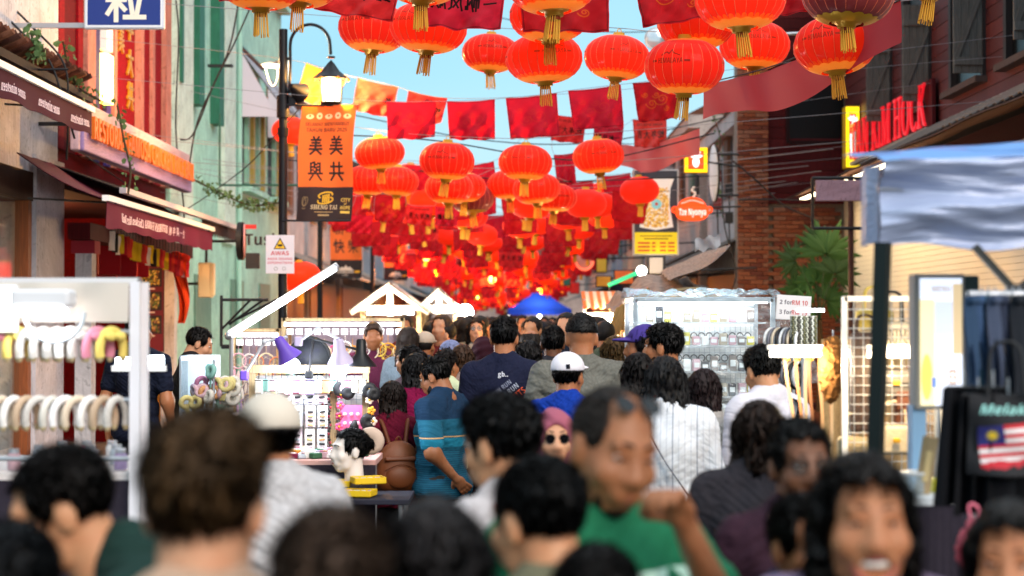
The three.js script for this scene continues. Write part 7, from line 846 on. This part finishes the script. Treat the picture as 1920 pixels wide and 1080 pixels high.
// ---------------------------------------------------------------- signs on the right
{
  const Z = 26, g = thing('light_box', 'tall snack light box picturing a bag of golden crisps above yellow prices', 'sign', P(1230, 476, Z)), w = L(80, Z), h = L(156, Z);
  const t = canvasTex(320, 624, (x, W, H) => { x.fillStyle = '#30323c'; x.fillRect(0, 0, W, H); x.fillStyle = '#e8e4dc'; x.beginPath(); x.moveTo(24, 60); x.lineTo(296, 60); x.lineTo(270, 130); x.lineTo(262, 250); x.lineTo(290, 424); x.lineTo(160, 446); x.lineTo(36, 424); x.lineTo(66, 250); x.lineTo(52, 130); x.fill(); for (let i = 0; i < 420; i++) { x.fillStyle = ['#d9a33a', '#e8bc55', '#c08a2a', '#f0cf78'][i % 4]; x.beginPath(); x.ellipse(72 + R0() * 180, 130 + R0() * 290, 9, 6, R0() * 3, 0, 7); x.fill(); } x.fillStyle = '#8ad0d8'; x.beginPath(); x.arc(164, 250, 38, 0, 7); x.fill(); x.fillStyle = '#c24a3a'; x.beginPath(); x.arc(164, 250, 12, 0, 7); x.fill(); x.fillStyle = '#f0d81c'; x.fillRect(0, 462, W, 162); x.fillStyle = '#8a6a10'; x.fillRect(40, 486, 240, 7); x.fillRect(70, 506, 180, 9); for (let r = 0; r < 3; r++) { x.fillStyle = '#d04a20'; x.fillRect(24, 536 + r * 28, 90, 13); x.fillRect(130, 536 + r * 28, 26, 13); x.fillRect(190, 536 + r * 28, 44, 13); x.fillRect(250, 536 + r * 28, 50, 13); } });
  put(g, 'case', rbox(w + .05, h + .05, .16, .012, 0, h / 2, -.085), mat(0xb9bcc0, .4)); put(g, 'lit_sign_face', tf(new THREE.PlaneGeometry(w, h), 0, h / 2, .003), new THREE.MeshStandardMaterial({ map: t, emissiveMap: t, emissive: 0xffffff, emissiveIntensity: .1, roughness: .5 })); areaLight(g, w, .02, 0xfff0c0, .7, [0, h / 2, .03], [g.position.x, g.position.y + h / 2, 0]);
  put(g, 'post', box(.3, g.position.y, .16, 0, -g.position.y / 2, -.1), mat(0x3c3f48, .6)); put(g, 'switch_box', rbox(.2, .24, .1, .01, .0, -.18, .02), mat(0xc9cacc, .5));
  const Y1 = thing('emblem_sign', 'small square yellow lit sign with white coconut tree emblem', 'sign', P(1305, 321, Z)), yw = L(42, Z), yt = canvasTex(192, 192, (x, W) => { x.fillStyle = '#ffd818'; x.fillRect(0, 0, W, W); x.fillStyle = '#d84a1c'; x.fillRect(28, 22, 136, 148); x.fillStyle = '#fff'; x.beginPath(); x.ellipse(96, 112, 30, 42, 0, 0, 7); x.fill(); for (const a of [-2.9, -2.3, -1.57, -.85, -.2]) { x.save(); x.translate(96, 74); x.rotate(a); x.beginPath(); x.ellipse(28, 0, 30, 10, 0, 0, 7); x.fill(); x.restore(); } x.fillStyle = '#d84a1c'; x.fillRect(84, 100, 24, 8); x.fillRect(84, 120, 24, 8); }); put(Y1, 'case', rbox(yw + .02, yw + .05, .1, .01, 0, yw / 2, -.055), mat(0xd8a818, .5)); put(Y1, 'lit_sign_face', tf(new THREE.PlaneGeometry(yw, yw + .03), 0, yw / 2, .003), new THREE.MeshStandardMaterial({ map: yt, emissiveMap: yt, emissive: 0xffffff, emissiveIntensity: .7 })); put(Y1, 'arm', bar([0, yw / 2, -.06], [.7, yw / 2 - .1, -.06], .015), dark); put(Y1, 'hanger', box(.05, .3, .05, .03, -.2, -.05), dark); areaLight(Y1, yw, yw, 0xffe070, .8, [0, yw / 2, .03], [Y1.position.x, Y1.position.y, 0]);
  // cooking pot shaped sign
  const P1 = thing('pot_sign', 'orange red cooking pot shaped sign with white lettering and steam', 'sign', P(1297, 414, Z)), s = L(70, Z), pot = new THREE.Shape(); pot.moveTo(-.42, .28); pot.bezierCurveTo(-.46, -.02, -.3, -.06, 0, -.06); pot.bezierCurveTo(.3, -.06, .46, -.02, .42, .28); pot.lineTo(-.42, .28); const potM = mat(0xe8380f, .4, { emissive: new THREE.Color(.6, .05, .005) }); const ex = (sh) => new THREE.ExtrudeGeometry(sh, { depth: .12, bevelEnabled: true, bevelSize: .02, bevelThickness: .02 }).scale(s, s, s); put(P1, 'pot_body', ex(pot).translate(0, .04, 0), potM); const lid = new THREE.Shape(); lid.moveTo(-.36, .32); lid.bezierCurveTo(-.3, .5, -.15, .52, 0, .54); lid.bezierCurveTo(.15, .52, .3, .5, .36, .32); lid.lineTo(-.36, .32); put(P1, 'lid', ex(lid).translate(0, .04, 0), potM); for (const q of [-1, 1]) put(P1, 'handle', tf(new THREE.TorusGeometry(.07 * s, .03 * s, 6, 12), q * .46 * s, .04 + .22 * s, .05), potM); put(P1, 'steam', tube([[.02, .04 + .56 * s, .04], [.05, .04 + .66 * s, .04], [.0, .04 + .74 * s, .04], [.04, .04 + .84 * s, .04]], .02, 14, 6), mat(0xf4efe8, .5)); put(P1, 'lid_stripe', tube([[-.3 * s, .04 + .38 * s, .11], [0, .04 + .46 * s, .11], [.3 * s, .04 + .38 * s, .11]], .012, 14, 6), mat(0xf6efe4, .5)); const tg = new TextGeometry('Tze Nyonya', { font: FONT, size: .1, depth: .01, curveSegments: 3 }); tg.computeBoundingBox(); tg.scale(.72 * s / tg.boundingBox.max.x, 1, 1); put(P1, 'lettering', tf(tg, -.36 * s, .04 + .07 * s, .12 * s + .04), mat(0xf6f2ea, .5, { emissive: new THREE.Color(.3, .3, .3) })); put(P1, 'arm', [bar([0, .2, -.02], [.75, .22, -.02], .015), bar([0, .56 * s, -.02], [0, .9 * s, -.02], .012)], dark);
  const S1 = thing('oval_sign', 'narrow white upright oval sign on the white shophouse', 'sign', P(1338, 378, 27)); put(S1, 'disc', tf(ball(.45, 0, 0, 0, .16, 1, .12, 24), 0, .45, 0), mat(0xdfe2e8, .5)); put(S1, 'rim', tf(ball(.46, 0, 0, 0, .18, 1, .08, 20), .03, .45, -.03), dark); put(S1, 'arm', [bar([0, .75, 0], [.4, .75, 0], .018), bar([0, .1, 0], [.4, .1, 0], .018)], dark);
  // shield sign with letter
  const Ze = 40, sh = thing('shield_sign', 'white shield sign with dark red capital letter and scalloped black rim', 'sign', P(1093, 476, Ze)); const pts = [[-.22, .62], [.22, .62], [.22, .2], [.1, .06], [0, 0], [-.1, .06], [-.22, .2]]; put(sh, 'rim', extr(pts.map(([a, b]) => [a * 1.25, b * 1.1 - .06]), .05), mat(0x2a1a20, .6)); put(sh, 'face', tf(extr(pts, .02), 0, 0, .055), mat(0xdcdfe6, .5)); put(sh, 'lettering', tf(new TextGeometry('E', { font: FONT, size: .26, depth: .02 }), -.09, .22, .08), mat(0x7a1420, .5)); put(sh, 'arm', bar([0, .6, 0], [1.8, .66, 0], .02), dark); const r2 = thing('round_sign', 'small round sign with a red lit arc below the shield', 'sign', P(1096, 490, Ze)); put(r2, 'disc', cyl(.22, .22, .06, 0, 0, 0, Math.PI / 2, 0, 0, 24), mat(0xd8a898, .5)); put(r2, 'light_arc', tf(new THREE.TorusGeometry(.2, .025, 6, 20, Math.PI), 0, 0, .04, 0, 0, Math.PI), mat(0xf06a50, .4, { emissive: new THREE.Color(.7, .12, .06) })); put(r2, 'arm', bar([0, .05, -.02], [1.8, .1, -.02], .02), dark);
  // assorted small shop signs of the far right row
  [[1150, 420, 30, 40, 0xe8e4e8, 34], [1128, 480, 18, 60, 0xe8c040, 37], [1120, 400, 40, 26, 0xd8c8c0, 42], [1170, 520, 34, 24, 0xd86a30, 30], [1062, 520, 14, 30, 0x2a6a5a, 52], [1078, 540, 16, 20, 0xc02a2a, 55], [1010, 520, 12, 16, 0x2ad0a0, 80], [1132, 528, 26, 18, 0xe0a030, 33]].forEach(([a, b, w, h, c, z], i) => { const q = thing('shop_sign', ['plain white hanging shop sign', 'tall yellow hanging shop sign', 'beige board shop sign', 'orange board shop sign', 'dark green hanging shop sign', 'small red hanging shop sign', 'small glowing green signal sign', 'amber board shop sign'][i] + ' in the far right row', 'sign', P(a, b + h / 2, z)); put(q, 'board', rbox(L(w, z), L(h, z), .06, .01, 0, L(h, z) / 2, 0), mat(c, .5, i === 6 || i === 0 ? { emissive: new THREE.Color(c).multiplyScalar(.6) } : {})); put(q, 'frame', rbox(L(w, z) + .04, L(h, z) + .04, .04, .01, 0, L(h, z) / 2, -.02), dark); put(q, 'arm', bar([0, L(h, z) * .8, -.02], [4.3 - q.position.x, L(h, z) * .8 + .1, -.02], .016), dark); });
}
{ // ---- fan palm against the brick wall
  const Z = 26, b = P(1535, 598, Z), g = thing('fan_palm', 'green fan palm with pleated leaves against the brick wall', 'palm', [b.x, 0, b.z]), y = (p) => Y(p, Z), l = (p) => X(p, Z) - b.x, m = [0x245018, 0x1c4216, 0x2c5c20].map((c) => mat(c, .55, { transmission: .25, roughness: .75 }));
  put(g, 'pot', lathe([[0, 0], [.22, 0], [.3, .5], [.27, .5], [.25, .42], [0, .42]], 20), mat(0x6a4030, .8)); put(g, 'trunk', tube([[0, .4, 0], [.03, 1.2, 0], [.0, y(600), 0]], .05, 20, 8), mat(0x5a4630, .9, { map: T.grain }));
  [[1545, 478, .62, -.2, 0], [1490, 490, .4, 1.35, 1], [1530, 530, .5, .35, 2], [1500, 545, .36, 1.0, 0], [1560, 515, .5, -.6, 1], [1520, 575, .4, 1.6, 2], [1550, 565, .45, -1.0, 0], [1536, 450, .34, .2, 1]].forEach(([px, py, r, rot, k], i) => { const c = [l(px), y(py), .2 - .1 * (i % 4)]; put(g, 'stem', tube([[0, y(610), 0], [c[0] * .4, lerp(y(610), c[1], .6), c[2] * .6], c], .012, 14, 5), m[1]); const bl = []; for (let q = 0; q < 17; q++) { const a = (q / 16 - .5) * 3.5, rr = 1.05 * r * (.85 + .2 * Math.sin(q * 2.3)) * (1 - .12 * Math.abs(q / 8 - 1)); bl.push(sheet(2, 5, (u, v) => { const t = .04 + .96 * v, w = rr * .1 * Math.sin(Math.min(1, t * 1.9) * 1.57) * (1 - Math.pow(t, 3)), e = (u - .5) * 2 * w; return [rr * t * Math.sin(a) + e * Math.cos(a), rr * t * Math.cos(a) - e * Math.sin(a) - .1 * t * t * rr, .02 * (1 - Math.abs(u - .5) * 2) - .2 * t * t * rr + .02 * Math.sin(q * 5)]; })); } put(g, 'fan_leaf', join(bl).rotateZ(rot).translate(...c), m[k]); });
}
// ---------------------------------------------------------------- small things on the left shopfronts
{
  const p = thing('menu_poster', 'tall dark red menu poster picturing dishes inside the restaurant', 'poster', P(276, 660, 22.5)), w = L(62, 22.5), h = L(165, 22.5), t = canvasTex(192, 512, (x, W, H) => { x.fillStyle = '#6a1420'; x.fillRect(0, 0, W, H); [[80, '#c9a832'], [220, '#8a7a3a'], [360, '#b08a5a']].forEach(([y, c], k) => { x.fillStyle = '#2a1c18'; x.fillRect(10, y - 60, W - 20, 110); for (let i = 0; i < 120; i++) { x.fillStyle = [c, '#e0c860', '#7a4a20', '#4a6a2a'][i % 4]; x.beginPath(); x.ellipse(28 + R0() * 136, y - 44 + R0() * 80, 10, 4, R0() * 3, 0, 7); x.fill(); } x.fillStyle = '#e8dcc8'; x.fillRect(50, y + 58, 90, 8); }); }); put(p, 'board', box(w, h, .03, 0, h / 2, -.02), woodDark); put(p, 'print', tf(new THREE.PlaneGeometry(w * .97, h * .98), 0, h / 2, -.003), new THREE.MeshStandardMaterial({ map: t, roughness: .5 })); put(p, 'stand', bar([0, 0, -.05], [0, -p.position.y + .13, -.05], .02), dark);
  const c = thing('orange_drape', 'vivid orange cloth knotted and hanging by the restaurant post', 'cloth', P(340, 606, 22.6)); put(c, 'cloth', sheet(16, 26, (u, v) => [(u - .5) * (.1 + .14 * Math.pow(v, 2)) + .04 * Math.sin(v * 5), v * .85, .05 * Math.sin(u * 9 + v * 6)], .008), mat(0xf04a10, .75, { map: T.cloth, transmission: .2, roughness: .9 })); put(c, 'knot', setUV(field([ell([0, .86, 0], [.12, .06, .08]), ell([-.08, .9, .02], [.07, .05, .06])], .016, 50, (x, y, z, d) => d + .01 * noise3(x * 30, y * 30, z * 30)), (x, y) => [x, y]), mat(0xd8301a, .8)); put(c, 'cord', bar([0, .9, 0], [0, 1.15, 0], .01), dark);
  const r = rng(15); for (let k = 0; k < 26; k++) { const px = 210 + k * 5.6, Z = 19.5 + k * .13, q = thing('hanging_ribbon', 'short coloured charm hanging behind the restaurant awning', 'charm', P(px, 432 + k * 2.2 + 6 * r(), Z), r(), 'charms under the restaurant awning'), m = mat([0xd8b820, 0xa81c28, 0xd8d0c8, 0x2a2420, 0xc8382a][Math.floor(r() * 5)], .7); put(q, 'ribbon', sheet(3, 6, (u, v) => [(u - .5) * .07, -lerp(.22 + .12 * r() * 0, 0, v), .015 * Math.sin(v * 6 + u * 3)], .006), m); put(q, 'cord', bar([0, 0, 0], [0, .2, 0], .004), dark); }
  [[205, 500, .26, .36, 0x8a1420], [237, 515, .24, .42, 0x961824], [268, 505, .14, .24, 0xa01c28]].forEach(([a, b, w, h, col], i) => { const q = thing('red_lantern_box', 'square dark red paper lantern box hanging in the restaurant', 'lantern', P(a, b, 20.4 + i * .4), .3, 'red lantern boxes'); put(q, 'shade', rbox(w, h, w * .8, .02, 0, h / 2 - .1, 0), mat(col, .7, { transmission: .2, roughness: .9 })); put(q, 'cap', rbox(w * .7, .04, w * .6, .01, 0, h - .08, 0), gold); put(q, 'cord', bar([0, h - .06, 0], [0, h + .25, 0], .008), dark); });
  // cables and ivy on the left walls
  const lw = (pts, Z, label) => wire(pts.map(([a, b]) => P(a, b, Z)), .012, label, undefined); lw([[0, 110], [30, 122], [60, 130], [110, 130], [128, 130]], 16.6, 'pale slack cable looped above the first awning'); lw([[340, 520], [345, 400], [330, 250], [335, 60], [330, 0]], 24, 'dark cable running down the edge of the red shophouse'); lw([[450, -10], [430, 90], [400, 160], [355, 260], [338, 262]], 23, 'dark cable sagging across the mint wall'); lw([[480, -10], [440, 80], [405, 150], [370, 230], [352, 330]], 23.4, 'thin second cable down the mint wall'); lw([[0, 20], [40, 60], [90, 110], [120, 190], [140, 260]], 17, 'bundle of dark cables along the first eave'); lw([[10, 0], [60, 50], [120, 120], [128, 210], [125, 300]], 17.2, 'drooping dark cable beside the first eave');
  const vine = (label, path, Z, n, seed) => { const g = thing('creeper', label, 'creeper', P(path[0][0], path[0][1], Z)), o = g.position, pts = path.map(([a, b]) => P(a, b, Z).sub(o)), cv = new THREE.CatmullRomCurve3(pts), q = rng(seed), lf = []; put(g, 'stem', tube(pts, .012, 30, 5), mat(0x4a4030, .9)); for (let k = 0; k < n; k++) { const c = cv.getPoint(q()); lf.push(tf(new THREE.CircleGeometry(.018 + .02 * q(), 5), c.x + (q() - .5) * .16, c.y + (q() - .5) * .16, c.z + (q() - .5) * .16, q() * 3, q() * 3, q() * 3)); } const f = put(g, 'foliage', lf, mat(0x5d7a4c, .7, { transmission: .3, roughness: .8 })); f.userData.kind = 'stuff'; };
  vine('green creeper sprouting from the first eave', [[58, 62], [66, 90], [70, 110]], 16.4, 130, 1); vine('creeper hanging over the fascia sign lettering', [[220, 195], [232, 260], [245, 320], [240, 365]], 17.4, 40, 2); vine('pale weedy creeper along the mint wall gutter', [[360, 335], [420, 365], [470, 385], [525, 380]], 24, 260, 3); vine('small creeper on the corner by the red panels', [[118, 78], [130, 130], [150, 165], [190, 190]], 18.2, 90, 5);
  vine('tangled creeper and wires over the white shophouse front', [[1330, 200], [1350, 260], [1340, 330], [1352, 400]], 30.6, 60, 6); lw([[1372, 300], [1420, 340], [1470, 385], [1530, 412]], 25, 'slack grey cable crossing to the brick pier'); lw([[1385, 375], [1440, 374], [1524, 376]], 25.6, 'dark pipe like cable along the brick wall'); lw([[1352, 300], [1358, 420], [1380, 520], [1362, 560]], 29, 'knot of black cables down the white shophouse corner');
  for (let k = 0; k < 4; k++) { const q = thing('wall_box', 'small dark junction box on the white shophouse corner', 'junction box', P(1345 + (k % 2) * 22, 330 + k * 26, 30), 0, 'junction boxes'); put(q, 'case', rbox(.14, .2, .1, .01, 0, 0, 0), k % 2 ? dark : mat(0x7a2a2a, .6)); put(q, 'conduit', bar([0, -.1, 0], [.02, -.6, -.05], .012), dark); }
  const cx = thing('traffic_mirror', 'round pale convex traffic mirror on a post behind the lanterns', 'mirror', P(1230, 92, 21)); put(cx, 'mirror_face', tf(ball(.13, 0, 0, 0, 1, 1, .25, 24), 0, .13, 0), mat(0xd8dfe6, .15, { metalness: .6 })); put(cx, 'rim', tf(new THREE.TorusGeometry(.132, .012, 8, 26), 0, .13, 0), steel); put(cx, 'arm', bar([0, .13, -.04], [3.0, .25, -.04], .02), steel);
  const wl = thing('wall_lamp', 'lit wall lamp with white hanging cable by the grey window hood', 'lamp', P(512, 122, 21.5)); put(wl, 'lamp_head', tf(lathe([[0, .05], [.06, .04], [.16, 0], [.15, -.01]], 18), 0, 0, 0), mat(0x6a6a6a, .5)); put(wl, 'light_face', tf(cyl(.13, .13, .015, 0, -.012, 0), 0, 0, 0), glow(1, .9, .6, 3)); put(wl, 'arm', bar([0, .03, 0], [.14, .03, .2], .014), dark); put(wl, 'cable_loop', tube([[-.1, 0, 0], [-.04, -.22, 0], [0, -.27, 0], [.05, -.2, 0], [.06, 0, 0]], .012, 20, 6), mat(0xb0ada0, .6)); pointLight(wl, 0xffd49a, 8, [-.22, -.06, .34], 4);
}
renderer.render(scene, camera);
